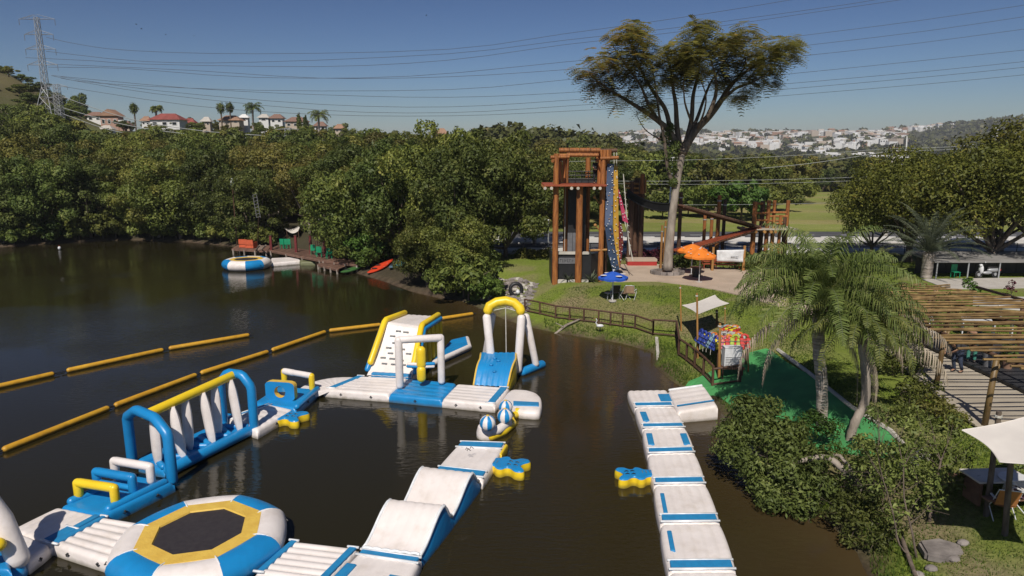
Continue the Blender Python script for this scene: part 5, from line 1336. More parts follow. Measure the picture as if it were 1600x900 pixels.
# second platform
t = T('log_platform', 'second orange log platform on many posts beyond the queen palm', 'tower', (tx(1205, YP), YP, LV))
zp = zr(356, YP)
for px_, top, bot, dy, m_, r_ in ((1178, 315, 416, -.6, 'log', .2), (1190, 314, 410, .8, 'logd', .2), (1199, 313, 412, -.5, 'log', .17), (1208, 313, 405, 1.4, 'log', .15), (1229, 313, 400, 1.2, 'log', .17), (1209, 337, 412, -.6, 'logy', .13), (1219, 336, 404, -.5, 'log', .14), (1226, 340, 402, .4, 'logd', .15)):
    x = tx(px_, YP+dy); post(t, Vector((x, YP+dy, 0)), LV-.3, zr(top, YP+dy), r_, m_)
for i in range(9):
    mb = MB(t.location); xa, xb = tx(1174, YP), tx(1238, YP); mb.box(((xa+xb)/2, YP-1.2+i*.34, zp), (xb-xa, .31, .09)); mb.build('plank', MT['plank'], t)
for px_ in (1174, 1181, 1195, 1205, 1212): mb = MB(t.location); x = tx(px_, YP-1.3); mb.tube([(x, YP-1.45, zp-.18), (x, YP+1.9, zp-.18)], .13, 8); mb.build('joist', MT['logy'], t, True, 50)
for a_, b_, y_, z_ in ((1178, 1199, -.6, 333), (1178, 1199, -.6, 344), (1199, 1229, 1.2, 332), (1199, 1229, -.4, 338), (1199, 1229, 1.2, 345), (1208, 1226, .6, 350), (1178, 1190, .7, 318)):
    log(t, (tx(a_, YP+y_), YP+y_, zr(z_, YP+y_)), (tx(b_, YP+y_), YP+y_, zr(z_, YP+y_)), .09)
# person on the tower platform
def person(label, loc, rz, shirt, pants, cap=None, pose='stand', hgt=1.7, hair=(.03, .02, .015)):
    t = T('person', label, 'person', loc, None, rz); s = hgt/1.72
    V3 = lambda *a: (a[0]*s, a[1]*s, a[2]*s)
    if pose == 'stand':
        J = {'pel': (0, 0, .95), 'che': (0, .03, 1.28), 'nek': (0, 0, 1.47), 'hea': (0, -.04, 1.6), 'shl': (-.19, .02, 1.40), 'shr': (.19, .02, 1.40), 'ell': (-.25, -.06, 1.13), 'elr': (.26, -.14, 1.16), 'hal': (-.18, -.28, 1.02), 'har': (.14, -.34, 1.08), 'hil': (-.1, 0, .9), 'hir': (.1, 0, .9), 'knl': (-.11, -.03, .5), 'knr': (.12, -.08, .5), 'anl': (-.11, .05, .09), 'anr': (.13, .0, .09), 'tol': (-.12, -.14, .04), 'tor': (.14, -.19, .04)}
    else:  # bending forward over the work
        J = {'pel': (0, 0, .92), 'che': (0, -.22, 1.18), 'nek': (0, -.36, 1.30), 'hea': (0, -.46, 1.38), 'shl': (-.19, -.30, 1.27), 'shr': (.19, -.30, 1.27), 'ell': (-.27, -.42, 1.02), 'elr': (.27, -.44, 1.04), 'hal': (-.15, -.58, .88), 'har': (.13, -.60, .90), 'hil': (-.1, 0, .88), 'hir': (.1, 0, .88), 'knl': (-.11, -.08, .48), 'knr': (.12, .0, .48), 'anl': (-.11, .05, .09), 'anr': (.13, .16, .09), 'tol': (-.12, -.14, .04), 'tor': (.14, -.03, .04)}
    Rd = {'pel': .14, 'che': .155, 'nek': .055, 'hea': .07, 'shl': .07, 'shr': .07, 'ell': .048, 'elr': .048, 'hal': .033, 'har': .033, 'hil': .1, 'hir': .1, 'knl': .065, 'knr': .065, 'anl': .045, 'anr': .045, 'tol': .04, 'tor': .04}
    E = [('pel', 'che'), ('che', 'nek'), ('nek', 'hea'), ('che', 'shl'), ('che', 'shr'), ('shl', 'ell'), ('shr', 'elr'), ('ell', 'hal'), ('elr', 'har'), ('pel', 'hil'), ('pel', 'hir'), ('hil', 'knl'), ('hir', 'knr'), ('knl', 'anl'), ('knr', 'anr'), ('anl', 'tol'), ('anr', 'tor')]
    def skin(name, keys, edges, mats, scale=1.0, root='pel', radd=0., lev=2):
        me = bpy.data.meshes.new(name); ks = list(keys); me.from_pydata([V3(*J[k]) for k in ks], [(ks.index(a), ks.index(b)) for a, b in edges], []); me.materials.append(mats)
        o = link(name, me, t); sk = o.modifiers.new('skin', 'SKIN'); 
        if not me.skin_vertices: 
            bm = bmesh.new(); bm.from_mesh(me); bm.verts.layers.skin.verify(); bm.to_mesh(me); bm.free()
        for i, k in enumerate(ks): r_ = (Rd[k]*scale+radd)*s; me.skin_vertices[0].data[i].radius = (r_, r_*(.75 if k in ('pel', 'che') else 1)); me.skin_vertices[0].data[i].use_root = (k == root)
        sb = o.modifiers.new('sub', 'SUBSURF'); sb.levels = lev; sb.render_levels = lev; sk.use_smooth_shade = True; return o
    skin('body', J.keys(), E, MT['skin'])
    skin('shirt', ['pel', 'che', 'shl', 'shr', 'ell', 'elr'], [('pel', 'che'), ('che', 'shl'), ('che', 'shr'), ('shl', 'ell'), ('shr', 'elr')], shirt, 1.08, 'che', .012)
    skin('trousers', ['pel', 'hil', 'hir', 'knl', 'knr', 'anl', 'anr'], [('pel', 'hil'), ('pel', 'hir'), ('hil', 'knl'), ('hir', 'knr'), ('knl', 'anl'), ('knr', 'anr')], pants, 1.08, 'pel', .014)
    h = Vector(V3(*J['hea'])); hd = MB(); hd.ell(h+Vector((0, 0, .03*s)), (.078*s, .095*s, .115*s), 14, 10); hd.ell(h+Vector((0, -.095*s, .01*s)), (.014*s, .022*s, .022*s), 6, 5)
    for q in (-1, 1): hd.ell(h+Vector((q*.08*s, .005*s, .02*s)), (.014*s, .022*s, .03*s), 6, 5)
    hd.build('head', MT['skin'], t, True)
    fc = MB()
    for q in (-1, 1): fc.ell(h+Vector((q*.03*s, -.088*s, .04*s)), (.011*s, .008*s, .009*s), 6, 4)
    fc.box(h+Vector((0, -.088*s, -.035*s)), (.04*s, .012*s, .008*s)); fc.build('face', MT['dark'], t)
    hm = M('hair_'+label[:6], hair, .7); hr = MB(); hr.ell(h+Vector((0, .02*s, .06*s)), (.088*s, .095*s, .105*s), 14, 8); hr.build('hair', hm, t, True)
    if cap:
        c = MB(); c.ell(h+Vector((0, .005*s, .085*s)), (.095*s, .11*s, .085*s), 14, 8); c.box(h+Vector((0, -.13*s, .075*s)), (.13*s, .12*s, .015*s)); c.build('cap', cap, t, True, 40)
    for q, hk, ek in ((-1, 'hal', 'ell'), (1, 'har', 'elr')):
        a = Vector(V3(*J[hk])); d = (a-Vector(V3(*J[ek]))).normalized(); sx = Vector((1, 0, 0)); mb = MB(); mb.ell(a+d*.045*s, (.034*s, .03*s, .04*s), 8, 6)
        for f_ in range(4): b = a+d*.06*s+sx*((f_-1.5)*.018*s); mb.tube([b, b+d*(.035-.004*abs(f_-1.3))*s, b+d*.05*s+Vector((0, .012, -.02))*s], [.009*s, .0085*s, .006*s], 5)
        b = a+d*.02*s-sx*q*.03*s; mb.tube([b, b+d*.03*s-sx*q*.018*s, b+d*.055*s-sx*q*.015*s], [.01*s, .009*s, .007*s], 5); mb.build('hand', MT['skin'], t, True)
    for k in ('l', 'r'):
        a, b = Vector(V3(*J['an'+k])), Vector(V3(*J['to'+k])); mb = MB(); mb.tube([Vector((a.x, a.y+.04*s, .045*s)), Vector((a.x, a.y-.02*s, .06*s)), Vector((b.x, b.y, .04*s))], [.05*s, .055*s, .04*s], 8, rnd_=True); mb.build('shoe', MT['dark'], t, True)
    return t
MT['shirtd'] = M('shirt_dark', (.02, .022, .028), .8); MT['shirtg'] = M('overall_green', (.05, .22, .17), .8); MT['shirtgd'] = M('shirt_dark_green', (.02, .07, .05), .8)
person('person in black clothes standing on the log tower platform', (tx(929, TY+1.2), TY+1.2, ZP+.09), R(20), MT['shirtd'], MT['shirtd'], MT['black'])
# ---------------------------------------------------------------- umbrellas, tables, benches, banner
def umbrella(label, base, apex, r, mat, n=8, drop=.45, dots=None, tilt=(0, 0), big=1.0):
    t = T('parasol', label, 'parasol', base); B = Vector(base); A = Vector(apex)
    mb = MB(t.location); mb.tube([B, A+Vector((0, 0, .08))], .03, 8); mb.build('pole', MT['pwhite'], t, True, 50)
    mb = MB(t.location); mb.tube([B, B+Vector((0, 0, .08))], .25, 14); mb.build('foot', MT['conc'], t)
    for k in range(n):
        mb = MB(t.location); a0, a1 = 2*math.pi*k/n, 2*math.pi*(k+1)/n
        def f(u, v, a0=a0, a1=a1):
            e = Vector((math.cos(a0)*(1-u)+math.cos(a1)*u, math.sin(a0)*(1-u)+math.sin(a1)*u, 0)); q = v*r; return A+e*q+Vector((0, 0, -drop*(v**1.25)-.05*math.sin(math.pi*u)*v*v+tilt[0]*e.x*v*r))
        mb.grid(f, 4, 6); n0 = len(mb.v)
        pts = [f(i/4, 1) for i in range(5)]; mb.add(pts+[p+Vector((0, 0, -.13)) for p in pts], [(i, i+1, 6+i, 5+i) for i in range(4)])
        mb.build('canopy_panel', MT[mat], t, True)
    if dots:
        for k in range(n):
            if dots == 'alt' and k % 2: continue
            a = 2*math.pi*(k+.5)/n; p = A+Vector((math.cos(a), math.sin(a), 0))*r*.72+Vector((0, 0, -drop*(.72**1.25)+.03)); mb = MB(t.location); mb.ell(p, (.12*big, .09*big, .03), 8, 4); mb.build('emblem', MT['sail'], t)
    mb = MB(t.location); mb.ell(A+Vector((0, 0, .08)), .05, 8, 6); mb.build('finial', MT['pwhite'], t)
    return t
b = G(1080, 430); umbrella('orange parasol standing behind and left of the other one', b, P3(b, b.z+2.35), 1.12, 'orange', dots=True, big=.55)
b = G(1092, 442); umbrella('orange parasol in front, nearer the white banner', b, P3(b, b.z+2.4), 1.12, 'orange', dots=True, big=.55)
b = G(957, 471); umbrella('blue parasol with white patches on the lawn below the tower', b, P3(b, D(955, 424, b.y).z), .95, 'ublue', dots='alt', drop=.35, big=1.9)
# round black planter table in the umbrella shade
p = G(1088, 434); t = T('round_table', 'dark round table with a bushy plant under the orange parasols', 'table', p)
mb = MB(t.location); mb.tube([p, p+Vector((0, 0, .75))], [.3, .34], 16); mb.build('barrel', MT['black'], t, True, 40); mb = MB(t.location); mb.tube([p+Vector((0, 0, .75)), p+Vector((0, 0, .79))], .5, 18); mb.build('table_top', MT['logd'], t)
def bench(label, p, w_, rz, mat, back=True, name='bench'):
    t = T(name, label, 'bench', p, None, rz)
    for k in range(4): mb = MB(); mb.box((0, -.2+k*.13, .45), (w_, .11, .04)); mb.build('seat_slat', MT[mat], t)
    if back:
        for k in range(3): mb = MB(); mb.box((0, .28, .6+k*.14), (w_, .035, .11)); mb.build('back_slat', MT[mat], t)
    for x in (-w_/2+.08, w_/2-.08):
        for y in (-.2, .25): mb = MB(); mb.box((x, y, .22 if y < 0 or not back else .45), (.07, .07, .44 if y < 0 or not back else .9)); mb.build('leg', MT[mat], t)
        mb = MB(); mb.box((x, .02, .66), (.07, .55, .05)); mb.build('armrest', MT[mat], t)
    return t
bench('red slatted wooden bench under the white banner', G(1133, 422), 2.2, 0, 'redw'); bench('red wooden bench between the parasols and the banner', G(1108, 421), 1.1, 0, 'redw')
p = G(1003, 416); t = T('low_platform', 'long low red-fronted bench with pale cushioned top beside the big tree', 'bench', p)
mb = MB(t.location); mb.box(p+Vector((0, .35, .22)), (2.35, .9, .34)); mb.build('front', MT['red'], t); mb = MB(t.location); mb.box(p+Vector((0, .4, .5)), (2.4, 1.0, .2)); mb.build('cushion', MT['pave'], t)
for x in (-1.1, 1.1): mb = MB(t.location); mb.box(p+Vector((x, .0, .03)), (.12, .12, .2)); mb.build('leg', MT['logd'], t)
ybn = G(1140, 424).y; t = T('banner', 'blank white banner stretched between two pale posts above a red bench', 'banner', (tx(1140, ybn), ybn, LV))
post(t, Vector((tx(1117, ybn), ybn, 0)), LV-.2, zr(386, ybn), .1, 'logy'); post(t, Vector((tx(1166, ybn), ybn, 0)), LV-.2, zr(384, ybn), .11, 'logy')
mb = MB(t.location)
mb.grid(lambda u, v: D(1120+u*43.5, (391+v*17)*(1-u)+(390+v*20)*u, ybn-.08+.05*math.sin(u*9)*math.sin(v*3)), 12, 6); o = mb.build('cloth', MT['pwhite'], t, True)
bm = bmesh.new(); bm.from_mesh(o.data); bmesh.ops.solidify(bm, geom=bm.faces[:], thickness=.01); bm.to_mesh(o.data); bm.free()
lt = MB(t.location)
for k in range(6): q = D(1143+k*2.0, 401.5, ybn-.2); lt.box(q, (.075, .01, .05 if k % 2 else .075))
lt.build('lettering', MT['greyp'], t)
# folding chairs on the lawn
def chair(label, p, rz, mat, frame='pwhite', s=1.0, group=None, name='lawn_chair'):
    t = T(name, label, 'chair', p, group, rz); t.scale = (s, s, s)
    mb = MB(); mb.grid(lambda u, v: (-.25+.5*u, -.24+.46*v, .40-.03*math.sin(math.pi*u)), 4, 4); mb.build('seat', MT[mat], t, True)
    mb = MB(); mb.grid(lambda u, v: (-.25+.5*u, .22+.2*v, .42+.5*v), 4, 4); mb.build('backrest', MT[mat], t, True)
    for x in (-.27, .27):
        mb = MB(); mb.tube([(x, -.27, 0), (x, .1, .42), (x, .43, .94)], .014, 6); mb.build('side_frame', MT[frame], t); mb = MB(); mb.tube([(x, .35, 0), (x, -.24, .41), (x, -.26, .6)], .014, 6); mb.build('leg', MT[frame], t)
        mb = MB(); mb.box((x, .0, .61), (.05, .5, .025)); mb.build('armrest', MT[frame], t)
    for y, z in ((-.25, .41), (.42, .93)): mb = MB(); mb.tube([(-.27, y, z), (.27, y, z)], .014, 6); mb.build('crossbar', MT[frame], t)
    return t
MT['beige'] = M('beige_cloth', (.55, .36, .24), .8); MT['ochre'] = M('ochre_cloth', (.50, .20, .06), .8)
for px_, py_, a, lb_ in ((975, 467, .5, 'beige folding lawn chair left of its twin'), (986, 467, -.4, 'beige folding lawn chair right of its twin')):
    chair(lb_, G(px_, py_), R(180)+a, 'beige', s=1.0, group='beige folding chairs on the lawn')
p = G(961, 466); chair('black folding chair facing the lake under the blue parasol', p, R(180), 'black', s=1.0)
p = G(951, 468); t = T('side_table', 'small round wire table next to the black chair', 'table', p)
mb = MB(t.location); mb.tube([p+Vector((0, 0, .42)), p+Vector((0, 0, .45))], .28, 16); mb.build('table_top', MT['steel'], t)
for k in range(3): a = k*2.1; mb = MB(t.location); mb.tube([p+Vector((.24*math.cos(a), .24*math.sin(a), 0)), p+Vector((.1*math.cos(a), .1*math.sin(a), .42))], .015, 5); mb.build('leg', MT['steel'], t)
# spiky plants at the tower foot
def spiky(name, label, p, n, L, mat, group=None, wd=.05, seed=1, droop=.5, upr=.9):
    rg = np.random.default_rng(seed); co, fc = [], []; b = 0
    for i in range(n):
        a = rg.uniform(0, 6.28); e = rg.uniform(.25, 1.0)*upr; l = L*rg.uniform(.7, 1.15); K = 4; d = np.array([math.cos(a), math.sin(a), 0]); sdv = np.array([-d[1], d[0], 0])
        pr = np.zeros(3)
        for k in range(K+1):
            q = k/K; pos = d*l*q*math.cos(e*1.4)+np.array([0, 0, l*q*math.sin(e*1.4)-droop*l*q*q*.5]); w_ = wd*(1-q)**.7+.004
            co += [pos-sdv*w_, pos+sdv*w_]
        for k in range(K): fc.append((b+2*k, b+2*k+1, b+2*k+3, b+2*k+2))
        b += 2*(K+1)
    me = npmesh(name, np.array(co), np.array(fc), MT[mat]); o = T(name, label, 'plant', p, group, 0); link('leaves', me, o)
    mb = MB(); mb.tube([(0, 0, -.1), (0, 0, .12)], .08, 6); mb.build('stem', MT['bark'], o); return o
spiky('agave_plant', 'spiky plant between the two front tower posts', G(888, 440), 46, 1.0, 'palmg', 'spiky plants at the tower foot', seed=2)
spiky('agave_plant', 'spiky plant right of the middle tower post', G(924, 440), 56, 1.15, 'palmg', 'spiky plants at the tower foot', seed=3)
# flower hedge, light standards
def hedge(name, label, a, b, h, wd, mat, n, leaf, seed):
    rg = np.random.default_rng(seed); L = (b-a).length; u = rg.uniform(0, 1, (n, 1)); A, B = np.array(a), np.array(b)
    P = A+(B-A)*u; off = rg.normal(scale=wd/2.4, size=(n, 2)); P[:, :2] += off; P[:, 2] += h*rg.uniform(0, 1, n)*(1-.25*np.abs(off).sum(1)/wd)*(1+.2*np.sin(u[:, 0]*L*3))
    N = unit(rg.normal(size=(n, 3))+np.array([0, -.4, .8])); co, fc = leaves(P-np.array([*A]), N, leaf, rg, .4)
    o = T(name, label, 'hedge', a); link('foliage', npmesh(name, co, fc, MT[mat]), o)
    mb = MB(); 
    for k in range(max(3, int(L/.8))): q = (b-a)*(k+.5)/max(3, int(L/.8)); mb.tube([q, q+Vector((.1, .05, h*.7))], .02, 5)
    mb.build('stems', MT['bark'], o); return o
hedge('flower_hedge', 'crimson and purple flowering hedge behind the low red bench', G(986, 408), G(1032, 408), 1.15, .7, 'frd', 3600, .17, 4)
hedge('low_hedge', 'yellow-green low hedge at the lawn end left of the tower', G(812, 402), G(862, 402), .75, .9, 'fo', 2600, .22, 5)
hedge('planting_bed', 'dark green bed behind the banner and the red bench', G(1110, 412), G(1175, 410), .9, 1.2, 'fd', 3600, .22, 6)
hedge('planting_bed', 'green bed of shrubs below the second log platform', G(1170, 420), G(1240, 424), 1.0, 2.0, 'fm', 5200, .24, 7)
hedge('planting_bed', 'leafy bed behind the orange parasols', G(1056, 418), G(1100, 418), 1.0, .9, 'fm', 3000, .2, 8)
t = T('street_light', 'thin white street light standing behind the big tree trunk', 'street light', (tx(1044, 62), 62, LV))
mb = MB(t.location); mb.tube([(tx(1043, 62), 62, LV), (tx(1046.5, 62), 62, zr(246, 62))], [.09, .05], 8); mb.build('pole', MT['pwhite'], t, True); mb = MB(t.location); mb.box((tx(1047, 62), 62, zr(246, 62)), (.7, .2, .08)); mb.build('lamp_head', MT['pwhite'], t)
for px_, y, tp, lb_ in ((857, 61, 345, 'small lamp post left of the log tower'), (1034, 60.5, 372, 'dark short post behind the flower hedge')):
    x = tx(px_, y); t = T('lamp_post', lb_, 'lamp post', (x, y, LV)); mb = MB(t.location); mb.tube([(x, y, LV), (x, y, zr(tp, y))], .05, 6); mb.build('pole', MT['steel' if tp < 350 else 'black'], t); mb = MB(t.location); mb.ell((x, y, zr(tp, y)), .13 if tp < 350 else .07, 8, 6); mb.build('lamp', MT['pwhite'], t)
# road fence
t = T('road_fence', 'dark thin wire fence along the near edge of the road', 'fence', (20, 60.4, LV))
for k in range(34): x = -7+k*2.0; mb = MB(t.location); mb.tube([(x, 60.4, LV-.1), (x, 60.4, LV+1.1)], .03, 5); mb.build('post', MT['black'], t)
for z in (.35, .7, 1.05): mb = MB(t.location); mb.tube([(-7, 60.4, LV+z), (59, 60.4, LV+z)], .012, 4); mb.build('wire', MT['black'], t)
# ---------------------------------------------------------------- wooden lakeside fence
def rail_fence(label, pts, n_each, h=.95, mat='logd', mesh=False, name='rail_fence'):
    t = T(name, label, 'fence', pts[0]); nodes = []
    for i in range(len(pts)-1):
        for k in range(n_each[i]): q = pts[i].lerp(pts[i+1], k/n_each[i]); nodes.append(Vector((q.x, q.y, hz(q.x, q.y))))
    nodes.append(pts[-1])
    for p in nodes: mb = MB(t.location); mb.tube([p-Vector((0, 0, .3)), p+Vector((0, 0, h))], .06, 7); mb.build('post', MT[mat], t, True, 50)
    for a, b in zip(nodes[:-1], nodes[1:]):
        for z, r_ in ((h-.03, .055), (h*.12, .045)): mb = MB(t.location); mb.tube([a+Vector((0, 0, z)), b+Vector((0, 0, z))], r_, 6); mb.build('rail', MT[mat], t, True, 50)
        if mesh:
            L = (b-a).length; m_ = MB(t.location); nx_ = max(3, int(L/.16))
            for k in range(1, nx_): q = a.lerp(b, k/nx_); m_.tube([q+Vector((0, 0, h*.12)), q+Vector((0, 0, h-.03))], .006, 3, caps=False)
            for z in np.arange(.2, h, .16): m_.tube([a+Vector((0, 0, z)), b+Vector((0, 0, z))], .006, 3, caps=False)
            m_.build('wire_mesh', MT['logd'], t)
    return t
rail_fence('low dark wooden rail fence with wire mesh along the grassy bank', [G(820, 487), G(868, 498), G(935, 506), G(992, 514), G(1020, 524)], [2, 3, 3, 1], .85, mesh=True)
rail_fence('dark wooden corner fence turning up the lawn towards the white sail', [G(1020, 524), G(1056, 527)], [1], .95, mesh=False)
rail_fence('dark wooden fence running down beside the life vest table', [G(1056, 527), G(1060, 556), G(1085, 575), G(1113, 603)], [1, 2, 2], .95, mesh=True)
t = rail_fence('front rail below the white slatted crate', [G(1113, 604), G(1156, 598)], [1], .85, 'logd')
# edging beam between the two lawns, driftwood, heron
mb = MB(); a, b = G(1023, 528), G(1021, 566); mb.bar(a+Vector((.1, 0, -.03)), b+Vector((.25, 0, .0)), .16, .2); tag(mb.build('edging_beam', MT['conc']), 'pale concrete edge dropping to the water between two grassy banks', 'edging')
p = G(862, 520); t = T('driftwood', 'weathered branch lying from the grassy bank into the water', 'branch', p)
mb = MB(t.location); mb.tube([G(862, 522, .05), G(885, 511, .12), G(905, 503, .15)], [.06, .08, .05], 6); mb.tube([G(880, 514, .12), G(868, 513, .35)], [.04, .015], 5); mb.build('branch', MT['barkp'], t)
p = G(936, 520); t = T('white_heron', 'white heron standing on the grassy bank below the fence', 'bird', p)
mb = MB(t.location); mb.ell(p+Vector((.05, 0, .42)), (.22, .1, .1), 12, 8); mb.build('body', MT['pwhite'], t, True)
mb = MB(t.location); mb.tube([p+Vector((-.1, 0, .46)), p+Vector((-.2, 0, .6)), p+Vector((-.13, 0, .74)), p+Vector((-.2, 0, .86))], [.05, .035, .028, .03], 8, rnd_=True); mb.build('neck', MT['pwhite'], t, True)
mb = MB(t.location); mb.tube([p+Vector((-.2, 0, .87)), p+Vector((-.36, 0, .84))], [.022, .004], 6); mb.build('beak', MT['logy'], t)
for s_ in (-.04, .04): mb = MB(t.location); mb.tube([p+Vector((.05, s_, 0)), p+Vector((.03, s_, .2)), p+Vector((.06, s_, .36))], .012, 5); mb.build('leg', MT['dark'], t)
# ---------------------------------------------------------------- shade sail, life vests, crate
def sail(label, cs, sagz, poles, group=None, n=14, curve=.14):
    t = T('shade_sail', label, 'shade sail', ctr(cs), group); t.location.z = LV
    c = sum(cs, Vector())/4
    def f(u, v):
        p = (cs[0]*(1-u)+cs[1]*u)*(1-v)+(cs[3]*(1-u)+cs[2]*u)*v
        k = curve*(4*u*(1-u)*(1-4*v*(1-v))+4*v*(1-v)*(1-4*u*(1-u)))
        q = p.lerp(Vector((c.x, c.y, p.z)), k); q.z -= sagz*16*u*v*(1-u)*(1-v)*.25+sagz*k; return q
    mb = MB(t.location); mb.grid(f, n, n); o = mb.build('cloth', MT['sail'], t, True)
    mb = MB(t.location); rim = [f(i/n, 0) for i in range(n)]+[f(1, i/n) for i in range(n)]+[f(1-i/n, 1) for i in range(n)]+[f(0, 1-i/n) for i in range(n+1)]; mb.tube(rim, .015, 4); mb.build('hem', MT['sail'], t)
    for a, b in poles:
        mb = MB(); 
    return t
def pole_thing(label, a, b, r, mat, group=None):
    t = T('wooden_pole', label, 'pole', a, group); mb = MB(t.location); mb.tube([a-Vector((0, 0, .3)), b], [r, r*.85], 8); mb.build('shaft', MT[mat], t, True, 50); mb = MB(t.location); mb.tube([b-Vector((0, 0, .16)), b-Vector((0, 0, .1))], r*1.2, 8); mb.build('cord_loop', MT['rope'], t); return t
g1 = G(1065, 517); g2 = G(1121, 511); g3 = G(1092, 568); g4 = G(1134, 516)
c1, c2, c3, c4 = D(1066, 477, g1.y), D(1117.5, 461, g2.y+.6), D(1139, 474, g4.y-.3), D(1090, 491, g3.y+2.2)
g3b = G(1090, 545)
sail('small white square shade sail above the life vest table', [c1, c2, c3, c4], .15, [])
pole_thing('pale thin pole at the left corner of the small sail', g1, D(1063, 446, g1.y), .045, 'logy', 'poles round the small shade sail')
pole_thing('dark short pole at the rear corner of the small sail', g2, D(1120, 484, g2.y), .07, 'logd', 'poles round the small shade sail')
pole_thing('pole in front of the small sail left of the vests', G(1091, 560), D(1089, 458, G(1091, 560).y), .055, 'logy', 'poles round the small shade sail')
pole_thing('front pole left of the white crate', G(1124, 592), D(1125, 505, G(1124, 592).y), .07, 'logy', 'poles round the small shade sail')
pole_thing('thin yellow pole right of the vest table', G(1170, 582), D(1169, 540, G(1170, 582).y), .035, 'logy', 'poles round the small shade sail')
pole_thing('thin pole behind the vests', G(1133, 520), D(1133, 478, G(1133, 520).y), .03, 'logy', 'poles round the small shade sail')
# vest rack: rails on posts with vests over them
ra, rb, rc = G(1098, 560), G(1110, 580), G(1158, 572)
zz = hz(ra.x, ra.y); VH = 1.18
A = D(1093, 527, G(1092, 556).y); B = D(1122, 541, G(1122, 574).y); C = D(1168, 539, G(1166, 570).y); E_ = D(1143, 514, G(1143, 544).y)
t = T('vest_rack', 'wooden rack the life vests hang on beside the fence', 'rack', (B.x, B.y, hz(B.x, B.y)))
for p in (A, B, C, E_): mb = MB(t.location); mb.tube([(p.x, p.y, hz(p.x, p.y)-.2), p-Vector((0, 0, .05))], .045, 7); mb.build('post', MT['logd'], t)
for a, b in ((A, B), (B, C), (C, E_), (E_, A)): mb = MB(t.location); mb.tube([a-Vector((0, 0, .05)), b-Vector((0, 0, .05))], .035, 6); mb.build('rail', MT['logd'], t)
mb = MB(t.location); mb.add([A-Vector((0, 0, .12)), B-Vector((0, 0, .12)), C-Vector((0, 0, .12)), E_-Vector((0, 0, .12)), A-Vector((0, 0, .09)), B-Vector((0, 0, .09)), C-Vector((0, 0, .09)), E_-Vector((0, 0, .09))], [(0, 1, 2, 3), (7, 6, 5, 4), (0, 4, 5, 1), (1, 5, 6, 2), (2, 6, 7, 3), (3, 7, 4, 0)]); mb.build('shelf', MT['logd'], t)
VC = {}
for nm, c in (('yellow', (.70, .58, .02)), ('blue', (.03, .06, .33)), ('red', (.55, .035, .03)), ('lime', (.36, .48, .05)), ('orange', (.65, .18, .03)), ('grey', (.42, .40, .38)), ('pink', (.55, .12, .16)), ('pale blue', (.24, .38, .45))): VC[nm] = M('vest_'+nm.replace(' ', '_'), c, .65, tuple(x*.75 for x in c), scale=12)
def vest(label, p, rz, col, pitch=0.0, s=1.0, trim=None):
    t = T('life_vest', label, 'life vest', p, 'life vests on the rack', 0); t.rotation_euler = (pitch, 0, rz); t.scale = (s, s, s)
    for s_ in (-1, 1):
        mb = MB(); pillow(mb, [(s_*.05 if s_ > 0 else -.25, .26), (.25 if s_ > 0 else -.05, .26), (.23 if s_ > 0 else -.04, -.26), (s_*.04 if s_ > 0 else -.23, -.26)], .1, 0, r=.045, corner=True); mb.build('front_panel', VC[col], t, True)
    mb = MB(); mb.tube([(-.15, .26, .06), (-.12, .38, .08), (0, .43, .09), (.12, .38, .08), (.15, .26, .06)], .06, 8, rnd_=True); mb.build('collar', VC[trim or col], t, True)
    for y in (-.12, .08): mb = MB(); mb.box((0, y, .105), (.5, .035, .012)); mb.build('strap', MT['dark'], t)
    mb = MB(); mb.tube([(.0, -.26, .04), (.02, -.4, .0), (.03, -.5, -.05)], .012, 5); mb.build('cord', MT['rope'], t)
    return t
rr = random.Random(9); dAB = (B-A); dBC = (C-B)
def lay(a, b, n, cols, rowlabel, inset, z, pitch):
    d = b-a; ang = math.atan2(d.y, d.x); nn = Vector((-d.y, d.x, 0)).normalized()
    for k in range(n):
        p = a.lerp(b, (k+.5)/n)+nn*inset+Vector((0, 0, z+rr.uniform(0, .05))); cl = cols[k % len(cols)]
        od = ['first', 'second', 'third', 'fourth', 'fifth', 'sixth', 'seventh', 'eighth'][k]
        vest('%s life vest, %s from the left %s' % (cl, od, rowlabel), p, ang+rr.uniform(-.25, .25), cl, pitch, 1.0, rr.choice([None, 'orange', 'grey']) if cl in ('red', 'yellow') else None)
lay(A, B, 5, ['blue', 'blue', 'blue', 'pale blue', 'blue'], 'hanging on the lake side of the rack', -.1, .0, R(62))
lay(A, B, 5, ['yellow', 'yellow', 'yellow', 'yellow', 'lime'], 'on top along the lake side of the rack', .22, .05, R(14))
lay(B, C, 6, ['yellow', 'pink', 'red', 'lime', 'red', 'red'], 'on the front rail behind the crate', -.02, .03, R(50))
lay(B.lerp(E_, .35), C.lerp(E_, .35), 5, ['grey', 'grey', 'yellow', 'grey', 'orange'], 'in the middle of the rack', 0, .05, R(10))
lay(A.lerp(E_, .75), C.lerp(E_, .8), 5, ['pale blue', 'orange', 'red', 'yellow', 'red'], 'at the rear of the rack', 0, .06, R(5))
